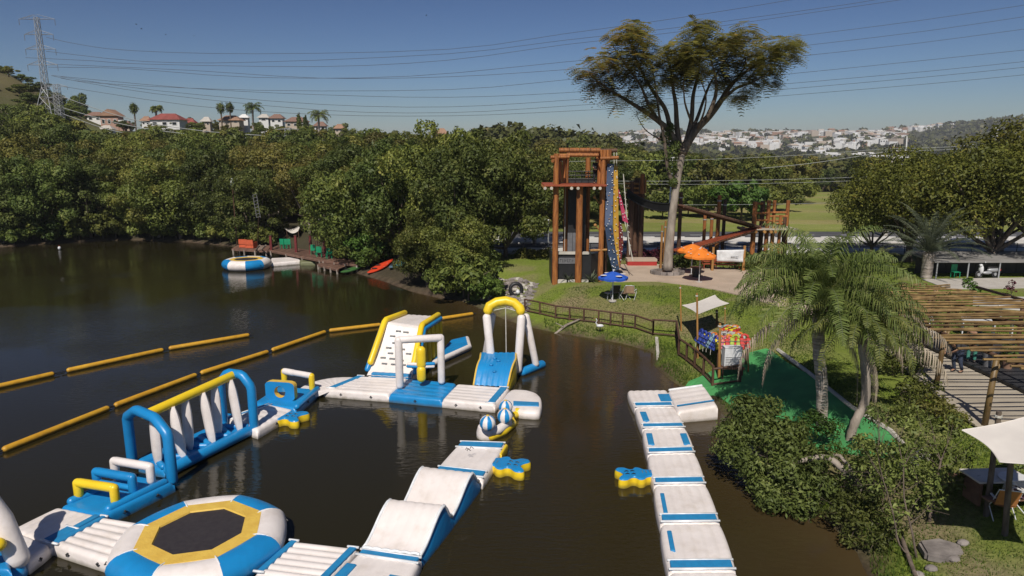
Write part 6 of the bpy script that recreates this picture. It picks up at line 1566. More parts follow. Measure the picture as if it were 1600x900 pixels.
# white slatted crate standing on its end
pcr = G(1140, 588); zc0, zc1 = D(1140, 574, pcr.y-.2).z, D(1140, 542, pcr.y).z
xa, xb = tx(1130, pcr.y, 560), tx(1157, pcr.y, 560); t = T('slatted_crate', 'white plastic slatted crate standing upright in front of the vests', 'crate', ((xa+xb)/2, pcr.y, zc0))
wd = xb-xa; hh = zc1-zc0
mb = MB(); mb.box((0, .22, hh/2), (wd, .04, hh)); mb.build('back', MT['pwhite'], t)
for x in (-wd/2+.025, 0, wd/2-.025): mb = MB(); mb.box((x, 0, hh/2), (.05, .4, hh)); mb.build('side', MT['pwhite'], t)
mb = MB(); mb.box((0, -.19, hh*.76), (wd-.01, .03, hh*.48)); mb.build('front_panel', MT['pwhite'], t)
mb = MB(); mb.box((0, 0, hh+.012), (wd+.02, .44, .03)); mb.build('top', MT['pwhite'], t)
for s_ in (-1, 1):
    for k in range(6): mb = MB(); mb.box((s_*wd/4, -.19, .04+k*hh*.082), (wd/2-.07, .03, .045)); mb.build('slat', MT['pwhite'], t)
t = T('crate_table', 'dark low table carrying the white crate', 'table', ((xa+xb)/2, pcr.y, hz(pcr.x, pcr.y)))
mb = MB(t.location); mb.box(((xa+xb)/2, pcr.y, zc0-.04), (wd+.25, .6, .07)); mb.build('table_top', MT['logd'], t)
for x in (xa-.05, xb+.05):
    for y in (-.22, .22): zg = hz(x, pcr.y+y); mb = MB(t.location); mb.tube([(x, pcr.y+y, zg-.1), (x, pcr.y+y, zc0-.05)], .035, 6); mb.build('leg', MT['logd'], t)
# ---------------------------------------------------------------- stone bank and the old boat
def stones():
    t = T('stone_revetment', 'rough grey-brown stone bank at the water behind the old white boat', 'stone bank', (V(780, 470).x, V(780, 470).y, 0))
    rg = random.Random(4); L_ = [G(738, 462), G(770, 474), G(800, 482), G(822, 489)]; U_ = [G(742, 434), G(775, 433), G(812, 434), G(842, 442)]
    mesh = []
    for i in range(5):
        bm = bmesh.new(); bmesh.ops.create_icosphere(bm, subdivisions=1, radius=1)
        for v_ in bm.verts: v_.co *= rg.uniform(.75, 1.15)
        me = bpy.data.meshes.new('stone'); bm.to_mesh(me); bm.free(); me.materials.append(MT['stonew'] if i == 4 else MT['stone']); mesh.append(me)
    for j in range(9):
        for i in range(24):
            u = (i+.5+rg.uniform(-.3, .3))/24*2.999; k = int(u); f_ = u-k; v_ = (j+rg.random()*.6)/9; a = L_[k].lerp(L_[k+1], f_); b = U_[k].lerp(U_[k+1], f_); p = a.lerp(b, v_); z = max(0, hz(p.x, p.y))
            o = link('stone', rg.choice(mesh), t); o.location = Vector((p.x, p.y, z+.0))-t.location; s_ = rg.uniform(.14, .30); o.scale = (s_*1.3, s_, s_*.7); o.rotation_euler = (rg.uniform(-.3, .3), rg.uniform(-.3, .3), rg.uniform(0, 6))
stones()
pb = V(782, 470); t = T('old_boat', 'old white speedboat hull moored against the stone bank', 'boat', pb, None, R(200))
def hull(u, v, L=1.7, B=.62):
    x = -L+2*L*u; w_ = B*(1-max(0, (u-.35)/.65)**2.2)**.6; a = (v-.5)*2; sg = 1 if a > 0 else -1
    return (x, w_*sg*abs(a)**.5 if abs(a) > 0 else 0, .45+.12*u-.55*(1-abs(a)**2.2))
mb = MB(); mb.grid(hull, 18, 14); mb.build('hull', MT['white'], t, True)
mb = MB(); mb.grid(lambda u, v: (.2+1.45*u, (v-.5)*2*.6*(1-max(0, ((1.9+1.45*u)/3.4-.35)/.65)**2.2)**.6, .52+.06*u+.05*math.sin(math.pi*v)), 10, 6); mb.build('foredeck', MT['white'], t, True)
for s_ in (-1, 1): mb = MB(); mb.tube([Vector(hull(i/14, 1 if s_ > 0 else 0)) for i in range(15)], .035, 6); mb.build('gunwale', MT['white2'], t, True)
for x in (-.3, -1.0): mb = MB(); mb.box((x, 0, .3), (.3, .9, .1)); mb.build('thwart', MT['grip'], t)
mb = MB(); mb.box((-.05, 0, .62), (.05, .8, .22)); mb.build('windscreen', MT['glass'], t)
p = V(800, 480, .3); t = T('outboard_cover', 'second white boat part lying by the stones behind the rope arch', 'boat', V(798, 477)); mb = MB(); mb.box((0, 0, .3), (1.4, .5, .35), rz=.3); mb.build('hull', MT['white'], t)
mb = MB(); mb.box((0, 0, .5), (1.0, .36, .1), rz=.3); mb.build('deck', MT['grip'], t)
p = G(806, 462); t = T('tyre', 'dark tyre with a white buoy leaning on the stone bank', 'tyre', p, None, .2)
mb = MB(); mb.tube([(.42*math.cos(a), 0, .45+.42*math.sin(a)) for a in np.linspace(0, 6.283, 17)], .13, 8, caps=False); mb.build('tyre_ring', MT['dark'], t, True); mb = MB(); mb.ell((.1, -.2, .3), .16, 10, 8); mb.build('buoy', MT['pwhite'], t, True)
# ================================================================ THE BIG TREE
def smooth(pts, k=4):
    out = []; n = len(pts)
    for i in range(n-1):
        p0, p1, p2, p3 = pts[max(0, i-1)], pts[i], pts[i+1], pts[min(n-1, i+2)]
        for j in range(k):
            t = j/k; out.append(.5*((2*p1)+(p2-p0)*t+(2*p0-5*p1+4*p2-p3)*t*t+(3*p1-p0-3*p2+p3)*t*t*t))
    return out+[pts[-1]]
def big_tree():
    y = TRY; base = D(1043, 418, y); base.z = LV
    t = T('feather_leaved_tree', 'very tall pale-trunked tree with a wide feathery crown beside the log tower', 'tree', base)
    def limb(name, pts, r0, r1, dy=0., n=9, mat='bark'):
        k = len(pts); P = smooth([D(a, b, y+dy*(i/(k-1))**1.0) for i, (a, b) in enumerate(pts)]); m_ = len(P)
        mb = MB(base); mb.tube(P, [r0+(r1-r0)*(i/(m_-1))**(.35 if n == 14 else 1) for i in range(m_)], n); return mb.build(name, MT[mat], t, True)
    limb('trunk', [(1043, 422), (1047, 370), (1054, 310), (1061, 265), (1068, 232)], .44, .23, 0, 14, 'barkp')
    br = [([(1066, 240), (1075, 222), (1090, 200), (1108, 182), (1125, 160), (1137, 140), (1150, 125), (1175, 105), (1205, 88)], .34, .06, 1.0),
          ([(1104, 186), (1118, 150), (1118, 120), (1110, 92)], .17, .04, -1.5), ([(1125, 160), (1150, 138), (1172, 130), (1195, 118)], .13, .03, -2),
          ([(1064, 240), (1058, 200), (1056, 165), (1052, 140), (1048, 110), (1040, 82)], .22, .04, 1.2), ([(1068, 235), (1080, 190), (1083, 150), (1090, 120), (1095, 80), (1093, 42)], .2, .03, 2.5),
          ([(1070, 225), (1088, 188), (1098, 160), (1110, 130), (1130, 100), (1145, 78)], .15, .03, 3.5), ([(1064, 240), (1048, 208), (1030, 190), (1010, 176), (985, 160), (960, 145), (935, 128), (915, 110)], .24, .04, -1),
          ([(1048, 208), (1040, 172), (1020, 142), (1002, 110), (988, 75), (990, 48)], .18, .03, 1.5), ([(1030, 190), (1014, 165), (1000, 132), (975, 98), (958, 72)], .13, .03, -2.5),
          ([(1056, 300), (1043, 262), (1038, 218), (1030, 180), (1025, 140), (1018, 100)], .16, .03, -1.5), ([(1046, 226), (1012, 206), (1000, 190), (994, 178)], .05, .015, .5),
          ([(1090, 200), (1100, 175), (1103, 150), (1095, 125)], .08, .03, -3), ([(1150, 125), (1165, 100), (1160, 75)], .08, .02, 2), ([(1175, 105), (1195, 80), (1215, 70)], .07, .02, 1.5), ([(1080, 190), (1070, 160), (1068, 125)], .09, .03, -3.2)]
    for P, r0, r1, dy in br: limb('limb', P, r0*1.05, r1, dy)
    rg = np.random.default_rng(3); cl = [(990, 50, 22), (962, 58, 20), (975, 85, 30), (942, 92, 28), (918, 108, 20), (955, 120, 28), (930, 126, 18), (985, 108, 34), (1010, 86, 28), (1000, 138, 28), (966, 148, 20), (1030, 118, 28), (1040, 90, 28), (1060, 78, 24), (1012, 160, 16), (1075, 108, 28),
          (1095, 50, 25), (1082, 74, 26), (1110, 72, 28), (1120, 104, 32), (1140, 74, 30), (1150, 108, 32), (1165, 84, 34), (1190, 74, 30), (1213, 70, 26), (1235, 66, 14), (1180, 108, 28), (1206, 98, 24), (1198, 128, 18), (1172, 138, 16), (1150, 150, 12), (1062, 128, 18), (1090, 108, 22), (1010, 174, 11), (1226, 88, 18), (1128, 130, 14), (1170, 60, 18), (1005, 60, 14), (948, 140, 14), (988, 40, 12), (1094, 40, 13), (1060, 92, 22), (1050, 112, 22), (1075, 90, 18), (1140, 62, 14)]
    co, fc = [], []; b = 0
    for a, c, r in cl:
        for q in range(3 if r > 20 else 2):
            dy = rg.uniform(-4.2, 4.2) if q else rg.uniform(-1.5, 1.5); sh = rg.normal(size=2)*(r*.25)
            C = np.array(D(a+sh[0], c+sh[1], y+dy)); rm = r*.047
            # twigs radiate from the heart of the clump, leaves hang off their ends
            for k in range(int(21+r*.95)):
                d = unit(rg.normal(size=3)*np.array([1, 1, .55])+np.array([0, 0, .12])); p0 = C+d*rm*rg.uniform(.15, .72); L = rg.uniform(.6, 1.05)
                hd = unit(np.array([d[0], d[1], d[2]*.3-.12])); sdv = unit(np.cross(hd, [0, 0, 1])); upn = np.cross(sdv, hd); np_ = 6
                for j in range(np_):
                    s = (j+.6)/np_; p = p0+hd*L*s+np.array([0, 0, -.42*L*s*s]); ll = .27*math.sin(math.pi*(.12+.8*s))+.06
                    for sg in (-1, 1):
                        e = p+sdv*sg*ll+hd*.08*L+np.array([0, 0, -.05*ll]); w_ = hd*.058; co += [p-w_*.7, p+w_*.7, e+w_*.55, e-w_*.55]; fc.append((b, b+1, b+2, b+3)); b += 4
    co = np.array(co)-np.array(base); link('crown', npmesh('crown', co, np.array(fc), MT['fbig']), t)
    # climbing plant round the fork
    P, N = [], []
    for a, c, r in ((1048, 238, 14), (1050, 262, 11), (1040, 215, 10), (1055, 228, 10), (1052, 285, 7), (1046, 200, 8)):
        p, n_ = blob_points(D(a, c, y-.2), (r*.047,)*3, 220, rg); P.append(p); N.append(n_)
    P = np.concatenate(P); N = np.concatenate(N); cc, ff = leaves(P-np.array(base), N, .3, rg, .3); link('climber_leaves', npmesh('climber_leaves', cc, ff, MT['fd']), t)
    mb = MB(base); mb.tube([(base.x-1.2, base.y-.3, LV+.0), (base.x+1.2, base.y-.3, LV+.0)], .001, 3)
    t2 = T('planter_ring', 'low dark stone ring round the foot of the big tree', 'planter', base)
    for k in range(16):
        a = 2*math.pi*k/16; mb = MB(); mb.box((1.15*math.cos(a), .9*math.sin(a), .16), (.42, .2, .3), rz=a+math.pi/2); mb.build('stone', MT['stone'], t2)
big_tree()
# ---------------------------------------------------------------- palms
def frond(co, fc, rng, c, az, el, L, pairs=46, ll=.5, wl=.028, droop=1.0, rach=None, hang=.5, vup=.35):
    """one feather palm leaf: curved midrib with drooping leaflets on both sides"""
    n = 12; P = []; p = np.array(c, float); e = el; d = None
    for i in range(n+1):
        P.append(p.copy()); d = np.array([math.cos(az)*math.cos(e), math.sin(az)*math.cos(e), math.sin(e)]); p = p+d*L/n; e = max(-1.52, e-droop*(.05+.22*(i/n)))
    P = np.array(P); b = len(co); s_ = np.array([-math.sin(az), math.cos(az), 0])
    for j in range(pairs):
        q = .08+.92*(j+.5)/pairs; x = q*n; i = min(int(x), n-1); f_ = x-i; p = P[i]*(1-f_)+P[i+1]*f_; t_ = unit(P[i+1]-P[i]); up = unit(np.cross(s_, -t_))
        l = ll*(math.sin(math.pi*min(1, .12+q*.86))**.55)*rng.uniform(.8, 1.1)
        for sg in (-1, 1):
            dr = unit(s_*sg+t_*.55+up*rng.uniform(min(-.25, vup-.3), vup)); m_ = p+(dr if hang < 1.5 else unit(dr+np.array([0, 0, -hang*.7])))*l*.5; tip = p+unit(dr+np.array([0, 0, -hang]))*l+np.array([0, 0, -l*.22*hang])
            w_ = t_*wl; k = len(co); co += [p-w_*.5, p+w_*.5, m_+w_*.5, m_-w_*.5, tip]; fc.append((k, k+1, k+2, k+3)); fc.append((k+3, k+2, k+4, k+4))
    if rach is not None: rach.append([Vector(q) for q in P])
def palm_tree(name, label, path, rr, fronds, cat='palm', mat='palm', bark='palmb', seed=1, dead=(), off=None, fr=.022, fruit=True, **kw):
    base = path[0]; t = T(name, label, cat, base); rng = np.random.default_rng(seed); P = smooth([Vector(p) for p in path], 5); n = len(P)
    mb = MB(base); mb.tube(P, [rr[0]+(rr[1]-rr[0])*(i/(n-1))+(.02 if i % 2 else 0) for i in range(n)], 14); mb.build('trunk', MT[bark], t, True)
    top = np.array(P[-1]); co, fc, rach = [], [], []
    for k, (az, el, L) in enumerate(fronds): frond(co, fc, rng, top+np.array([0, 0, .05]), az, el, L, rach=rach, **kw)
    co = np.array(co)-np.array(base); tri = np.array(fc)
    me = bpy.data.meshes.new('crown'); fl = [tuple(f) if f[2] != f[3] else tuple(f[:3]) for f in fc]; me.from_pydata([tuple(c) for c in co], [], fl); me.materials.append(MT[mat]); link('crown', me, t)
    mb = MB(base)
    for r_ in rach: mb.tube(r_, [fr*(1-.8*i/12) for i in range(13)], 5, caps=False)
    mb.build('midribs', MT['palmg'], t, True)
    if dead:
        co, fc, rach = [], [], []
        for az, L, out_ in dead:
            c = top+np.array([math.cos(az)*.1, math.sin(az)*.1, -.1]); frond(co, fc, rng, c, az, out_, L, pairs=30, ll=.40, wl=.055, droop=1.0, rach=rach, hang=3.0, vup=-.2)
        me = bpy.data.meshes.new('dead_fronds'); co = np.array(co)-np.array(base); fl = [tuple(f) if f[2] != f[3] else tuple(f[:3]) for f in fc]; me.from_pydata([tuple(c) for c in co], [], fl); me.materials.append(MT['dead']); link('dead_fronds', me, t)
    if fruit:
        mb = MB(base)
        for k in range(9):
            a = k*2.4; p = Vector(top)+Vector((math.cos(a)*.12, math.sin(a)*.12, -.05)); mb.tube([p, p+Vector((math.cos(a)*.22, math.sin(a)*.22, .1)), p+Vector((math.cos(a)*.34, math.sin(a)*.34, -.35))], [.03, .025, .01], 5)
        for k in range(10): a = k*.63; p = Vector(top); mb.tube([p+Vector((math.cos(a)*.13, math.sin(a)*.13, -.35)), p+Vector((math.cos(a)*.2, math.sin(a)*.2, .22))], [.07, .03], 5)
        mb.build('leaf_bases', MT['dead'], t, True)
    return t
g = G(1285, 664); rq = random.Random(5)
fr = [(k*2.399+rq.uniform(-.2, .2), 1.5-1.35*(k/58)**.9+rq.uniform(-.1, .1), rq.uniform(3.0, 3.9)) for k in range(58)]
palm_tree('queen_palm', 'tall queen palm with shaggy green crown and hanging dead fronds over the green carpet', [g-Vector((0, 0, .2)), D(1284, 600, g.y), D(1279, 545, g.y), D(1280, 474, g.y)], (.19, .20), fr, seed=2, pairs=46, ll=.66, wl=.044, droop=1.0, hang=.65, vup=.6,
          dead=[(math.pi*1.05, 4.3, -.15), (math.pi*1.12, 3.8, -.3), (-.55, 4.0, -.5), (-.7, 3.7, -.65), (-.2, 4.2, -.1)])
g = G(1326, 688); fr = [(k*2.399+rq.uniform(-.2, .2), 1.35-1.2*(k/34)+rq.uniform(-.1, .1), rq.uniform(2.2, 2.9)) for k in range(34)]
palm_tree('leaning_palm', 'smaller palm with a crooked pale trunk right of the tall queen palm', [g-Vector((0, 0, .2)), D(1336, 660, g.y), D(1352, 625, g.y+.2), D(1352, 575, g.y+.3), D(1345, 520, g.y+.4)], (.13, .15), fr, seed=5, pairs=28, ll=.48, wl=.055, droop=1.2, hang=.8, bark='barkp', dead=[(0.0, 3.6, .4), (-.4, 3.4, .1), (.4, 3.8, .5), (-1.5, 2.4, -.5)])
g = G(1447, 434); fr = [(k*2.399, 1.45-1.15*(k/36)+rq.uniform(-.08, .08), rq.uniform(3.6, 4.5)) for k in range(38)]
palm_tree('date_palm', 'grey-green date palm with stiff arching fronds in front of the amber tree', [g-Vector((0, 0, .2)), g+Vector((0, 0, .8)), g+Vector((0, 0, 1.8))], (.38, .36), fr, seed=8, pairs=54, ll=.42, wl=.035, droop=.62, hang=.25, mat='palmg', fr=.04, fruit=True)
g = G(1372, 418); fr = [(k*2.399, 1.3-1.0*(k/14), rq.uniform(1.4, 2.0)) for k in range(14)]
palm_tree('young_palm', 'young palm left of the date palm near the road', [g, g+Vector((0, 0, .5))], (.12, .12), fr, seed=9, pairs=30, ll=.35, wl=.035, droop=1., hang=.4, fruit=False)
# ---------------------------------------------------------------- amber trees on the right
KA = tree_kind('amber', 41, 'fy', 'bark', Rr=5.6, z0=2.6, z1=9.4, K=54, n=30000, leaf=.26, tr=.3, hf=1.6)
KA2 = tree_kind('amber_green', 42, 'fm', 'bark', Rr=4.6, z0=2.2, z1=8.2, K=40, n=20000, leaf=.26, tr=.22, hf=1.4)
g = G(1548, 424); plant(KA, 'amber_tree', 'spreading tree with amber-green crown and forked dark trunk above the scooter', 'tree', g, 1.06, .6)
g = G(1452, 418); plant(KA, 'amber_tree', 'spreading amber-green tree behind the date palm', 'tree', P3(g, LV)+Vector((0, 3, 0)), .98, 2.2)
g = G(1650, 420); plant(KA, 'amber_tree', 'spreading amber-green tree at the right edge of the picture', 'tree', P3(g, LV)+Vector((0, 2, 0)), 1.2, 4.0)
g = G(1400, 412); plant(KA2, 'green_tree', 'lower dark green tree left of the date palm by the power pole', 'tree', P3(g, LV)+Vector((0, 4, 0)), .72, 1)
g = G(1600, 404); plant(KA2, 'green_tree', 'green tree between and behind the amber trees', 'tree', P3(g, LV)+Vector((0, 3, 0)), 1.15, 1)
# ---------------------------------------------------------------- near foliage on the right bank
def blobplant(name, label, cat, base, blobs, leaf, dens, mat, limbs=(), aspect=.42, seed=1, bark='bark', group=None, shell=.35):
    t = T(name, label, cat, base, group); rg = np.random.default_rng(seed); P, N = [], []; B = np.array(base)
    for px, py, r, y in blobs:
        C = np.array(D(px, py, y)); rm = r*y/1067*1.02; k = int(dens*rm*rm)
        nb = 6
        for q in range(nb):
            o = unit(rg.normal(size=3))*rm*.5*np.array([1, 1, .8]); p, n_ = blob_points(C+o, (rm*.55, rm*.55, rm*.42), k//nb, rg, shell, .3); P.append(p); N.append(n_)
    P = np.concatenate(P); N = np.concatenate(N); co, fc = leaves(P-B, N, leaf, rg, aspect); link('crown', npmesh('crown', co, fc, MT[mat]), t)
    mb = MB(base); tw = MB(base)
    for pts, r0, r1 in limbs: q = smooth(pts, 3); m_ = len(q); mb.tube(q, [r0+(r1-r0)*i/(m_-1) for i in range(m_)], 7)
    for px, py, r, y in blobs:
        C = D(px, py, y); cand_ = [q_ for pts, _, _ in limbs for q_ in smooth(pts, 4)[4:]] or [Vector(base)]; st = min(cand_, key=lambda q_: (q_-C-Vector((0, 0, -.35))).length+max(0, q_.z-C.z)*3)
        tw.tube([st, st.lerp(C, .45)+Vector((0, 0, -.06)), C], [.016, .011, .005], 5, caps=False)
        for e_ in range(5): o_ = Vector(rg.normal(size=3))*(r*y/1067)*.5; c_ = st.lerp(C, .5+.1*e_); tw.tube([c_, C+o_], [.008, .003], 4, caps=False)
    tw.build('branches', MT['bark'], t, True); mb.build('trunk', MT[bark], t, True); return t
gb = G(1345, 765); yb_ = gb.y
blobplant('mangrove_tree', 'broad leafy tree leaning out over the water beside the runway', 'tree', gb,
          [(1158, 655, 50, 21.6), (1135, 690, 40, 21.0), (1190, 640, 40, 22), (1205, 690, 62, 20.6), (1170, 720, 48, 20), (1240, 690, 48, 20.6), (1230, 740, 52, 19.4), (1262, 770, 42, 18.8), (1215, 785, 40, 18.8), (1250, 800, 34, 18.4), (1290, 760, 30, 19), (1275, 715, 34, 20), (1195, 748, 38, 19.6)],
          .15, 1500, 'fnear', [([gb, D(1325, 742, yb_), D(1295, 716, yb_+.3), D(1260, 718, yb_+.5), D(1235, 725, yb_+.6)], .13, .07), ([gb+Vector((0, .2, 0)), D(1340, 755, yb_), D(1312, 712, yb_+.5), D(1280, 718, yb_+.9)], .09, .04)], seed=3, bark='barkp')
blobplant('yellow_green_bush', 'yellow-green bush on the bank top behind the mangrove tree', 'bush', G(1285, 690), [(1270, 662, 30, 22.4), (1300, 668, 24, 22), (1250, 668, 22, 22.4)], .13, 1500, 'fg', seed=4)
blobplant('dark_bank_shrub', 'dark shrub clinging to the bank under the leaning tree', 'shrub', G(1345, 800), [(1330, 775, 30, 18.2), (1310, 800, 30, 17.5), (1345, 820, 30, 17), (1370, 850, 30, 16.2), (1330, 840, 22, 16.8), (1390, 830, 28, 16.8), (1360, 790, 30, 17.5)], .12, 1300, 'fd', seed=5)
gs = G(1432, 872)
blobplant('bank_sapling', 'slim sapling with a pale stem in front of the lower right lawn', 'sapling', gs, [(1405, 720, 42, 17.3), (1430, 690, 36, 17.6), (1385, 752, 42, 17), (1440, 750, 40, 17), (1418, 790, 36, 16.7), (1462, 780, 30, 16.8), (1370, 700, 34, 17.6), (1400, 665, 28, 18), (1350, 730, 30, 17.8), (1345, 690, 26, 18.6), (1395, 820, 30, 16.6)], .13, 520, 'fnear',
          [([gs, D(1425, 830, gs.y+.2), D(1413, 780, gs.y+.5), D(1412, 730, gs.y+.8)], .03, .014), ([gs+Vector((-.1, 0, 0)), D(1405, 850, gs.y), D(1395, 800, gs.y+.4), D(1380, 750, gs.y+.8)], .022, .012)], seed=6)
gs = G(1380, 800)
blobplant('bank_sapling', 'light green undergrowth tree between the mangrove tree and the pale stemmed sapling', 'sapling', gs, [(1350, 700, 30, 19.6), (1330, 745, 26, 19), (1375, 720, 30, 18.8), (1360, 770, 30, 18), (1395, 700, 28, 18.8), (1420, 725, 30, 18.2), (1372, 660, 26, 20.4), (1372, 640, 20, 20.2)], .13, 620, 'fnear', seed=26)
gs = G(1452, 815)
blobplant('bank_sapling', 'bushy young tree left of the large white sail', 'sapling', gs, [(1480, 700, 36, 18.4), (1505, 715, 28, 18), (1455, 720, 36, 18.2), (1470, 745, 30, 17.8), (1490, 665, 26, 18.8), (1455, 665, 26, 19), (1500, 750, 22, 17.6), (1430, 650, 26, 19.4), (1440, 700, 26, 18.6)], .13, 640, 'fnear', [([gs, D(1460, 770, gs.y+.3), D(1470, 720, gs.y+.5)], .05, .025)], seed=7)
for px, py, r, lb_, m_, sd_ in ((1405, 520, 34, 'leafy shrub behind the leaning palm', 'fd', 11), (1395, 558, 32, 'grey-green shrub right of the leaning palm trunk', 'fm', 12), (1432, 560, 30, 'shrub at the upper left end of the plank path', 'fd', 13), (1437, 600, 34, 'dense shrub along the left side of the plank path', 'fm', 14),
                                (1462, 628, 30, 'shrub with pale twigs beside the first pergola post', 'fo', 15), (1490, 650, 26, 'shrub between the two pergola posts', 'fo', 16), (1418, 632, 30, 'round green bush on the lawn slope above the saplings', 'fm', 17), (1370, 560, 24, 'low shrub under the palm crowns', 'fm', 18)):
    q = G(px, py+r*.9); blobplant('path_shrub', lb_, 'shrub', q, [(px, py, r*.8, q.y+.1), (px-r*.6, py+r*.3, r*.6, q.y), (px+r*.6, py+r*.2, r*.6, q.y+.1), (px+r*.1, py+r*.4, r*.55, q.y-.3)], .13, 900, m_, seed=sd_, group='shrubs along the plank path')
blobplant('tall_grass_clump', 'tuft of long grass on the bank below the crooked palm', 'grass', G(1310, 722), [(1312, 705, 22, 20.6), (1340, 718, 20, 20.2)], .2, 900, 'grassb', aspect=.16, seed=20)
# twigs, log, rock and bare earth at the lower right
p = G(1468, 862); t = T('flat_rock', 'flat grey rock on bare earth at the lower right', 'rock', p)
mb = MB(); vs_ = [(-.55, -.3), (-.1, -.5), (.45, -.35), (.62, .1), (.2, .42), (-.4, .3)]; mb.prism(vs_, -.1, .16); mb.build('stone', MT['stone'], t)
bm = bmesh.new(); o = t.children[0]; bm.from_mesh(o.data); bmesh.ops.bevel(bm, geom=bm.edges[:], offset=.06, segments=2, affect='EDGES'); bm.to_mesh(o.data); bm.free()
t = T('fallen_branch', 'dark fallen branch running down the bank at the bottom edge', 'branch', G(1400, 860)); mb = MB(t.location); mb.tube([G(1395, 815, .3), G(1412, 860, .15), G(1430, 905, .1)], [.05, .06, .05], 6); mb.build('branch', MT['bark'], t, True)
for i, (px, py) in enumerate(((1455, 890), (1490, 875), (1435, 900), (1505, 850))):
    p = G(px, py); t = T('rock', ['small rock by the bottom edge left of the flat rock', 'small rock right of the flat rock', 'lowest small rock at the bottom edge', 'small rock on the trodden lawn'][i], 'rock', p); mb = MB(); mb.ell((0, 0, .03), (.16, .12, .09), 8, 6); mb.build('stone', MT['stone'], t)
p = G(1437, 724); t = T('white_stool', 'small pale seat among the shrubs on the lawn slope', 'stool', p); mb = MB(); mb.box((0, 0, .35), (.5, .35, .05), rz=.3); mb.build('seat', MT['stonew'], t)
for x in (-.2, .2): mb = MB(); mb.box((x, x*.3, .17), (.05, .25, .33), rz=.3); mb.build('leg', MT['stonew'], t)
# ---------------------------------------------------------------- pergola
PZ = 4.05; t = T('bamboo_pergola', 'long pergola roofed with loose bamboo poles over a plank path', 'pergola', (18, 26, LV))
bam = []
for v_ in range(4):
    mb = MB(); L = 7.2; n = 16; rr = random.Random(v_); mb.tube([(L*(i/n-.5), 0, .03*math.sin(i*.7+v_)) for i in range(n+1)], [.040+.006*(i % 2) for i in range(n+1)], 6); o = mb.build('bamboo_pole', MT['bamboo'], None, True, 60); bam.append(o.data); bpy.data.objects.remove(o)
rr = random.Random(4); y = 18.6; k = 0
while y < 33.4:
    x0 = np.interp(y, [18, 27, 29, 33.5], [15.1, 15.3, 15.6, 18.4])+rr.uniform(-.5, .3); x1 = np.interp(y, [18, 26, 30, 33.5], [26.5, 25, 22.6, 20.8])+rr.uniform(-.4, .5)
    o = link('bamboo_pole', bam[k % 4], t); o.location = ((x0+x1)/2-18, y-26, PZ-LV+.08+rr.uniform(-.02, .03)); o.scale = ((x1-x0)/7.2, rr.uniform(.85, 1.2), rr.uniform(.85, 1.2)); o.rotation_euler = (rr.uniform(0, 6), rr.uniform(-.008, .008), rr.uniform(-.03, .03)+.015); y += rr.uniform(.38, .52); k += 1
for x in (15.7, 19.4, 23.0): mb = MB(t.location); mb.tube([(x+.1, 18.4, PZ-.03), (x+.2, 26, PZ-.05), (x+1.2 if x < 16 else x, 33.2, PZ-.03)], .07, 8); mb.build('beam', MT['logd'], t, True)
def ppost(px, py, tp, r=.09, mat='bamboo'):
    q = G(px, py); mb = MB(t.location); mb.tube([q-Vector((0, 0, .2)), Vector((q.x+.1, q.y, PZ))], [r*1.1, r], 9); mb.build('post', MT[mat], t, True)
    mb = MB(t.location); mb.tube([Vector((q.x+.05, q.y, LV+1.6)), Vector((q.x+.35, q.y+.1, PZ-.05))], .05, 6); mb.build('brace', MT[mat], t, True)
for a in ((1462, 606, 510), (1537, 670, 556), (1472, 552, 500, .09), (1450, 520, 480, .08)): ppost(*a)
for x, y in ((19.4, 31), (23, 24.5), (23, 30), (19.4, 19.6)): mb = MB(t.location); mb.tube([(x, y, LV-.2), (x, y, PZ)], .09, 8); mb.build('post', MT['logd'], t, True)
blobplant('pergola_vine', 'yellow-green vine growing under the far end of the bamboo poles', 'vine', Vector((19, 30.5, LV)), [(1465, 478, 20, 29.5), (1495, 482, 18, 29.5), (1480, 465, 14, 31), (1520, 486, 12, 29), (1450, 495, 14, 28)], .15, 420, 'fo', seed=44)
# path planks and black floor
t = T('plank_path', 'pale plank path under the bamboo pergola', 'path', (17.3, 25, LV)); pl_m = []
for v_ in range(3):
    mb = MB(); mb.box((0, 0, 0), (1, .29, .06)); o = mb.build('plank', MT['plank'], None); pl_m.append(o.data); bpy.data.objects.remove(o)
y = 18.2; k = 0
while y < 32.4:
    x0 = np.interp(y, [18, 22, 27, 32], [14.9, 15.35, 16.3, 17.4]); x1 = 19.02; o = link('plank', pl_m[k % 3], t); o.location = ((x0+x1)/2-17.3, y-25, .10+.006*(k % 3)); o.scale = (x1-x0, 1, 1); o.rotation_euler = (0, 0, .012*math.sin(k*1.7)); y += .315; k += 1
mb = MB(); mb.box((22.6, 25.2, LV+.07), (6.8, 15, .14)); tag(mb.build('black_floor', MT['blackfloor']), kind='structure')
mb = MB(); mb.bar((19.08, 18, LV+.16), (19.12, 32.6, LV+.16), .1, .2); tag(mb.build('floor_kerb', MT['black']), kind='structure')
person('person in dark shirt, green cap and jeans bending forward on the plank path', G(1493, 586)+Vector((0, 0, .12)), R(-70), MT['shirtd'], MT['jean'], MT['green'], 'bend', 1.75)
q = V(1517, 566, LV+.14); person('person in green work trousers standing on the black floor under the bamboo', q, R(150), MT['shirtgd'], MT['shirtg'], None, 'stand', 1.7)
q = V(1532, 562, LV+.14); chair('wooden folding chair behind the person in green trousers', q, R(160), 'black', 'logy')
q = V(1542, 572, LV+.14); t = T('grey_bin', 'tall grey tapered planter at the edge of the black floor', 'planter', q); mb = MB(); mb.tube([(0, 0, 0), (0, 0, .75)], [.16, .24], 12); mb.build('pot', MT['greyp'], t, True, 40); mb = MB(); mb.tube([(0, 0, .7), (0, 0, .74)], .2, 12); mb.build('soil', MT['black'], t)
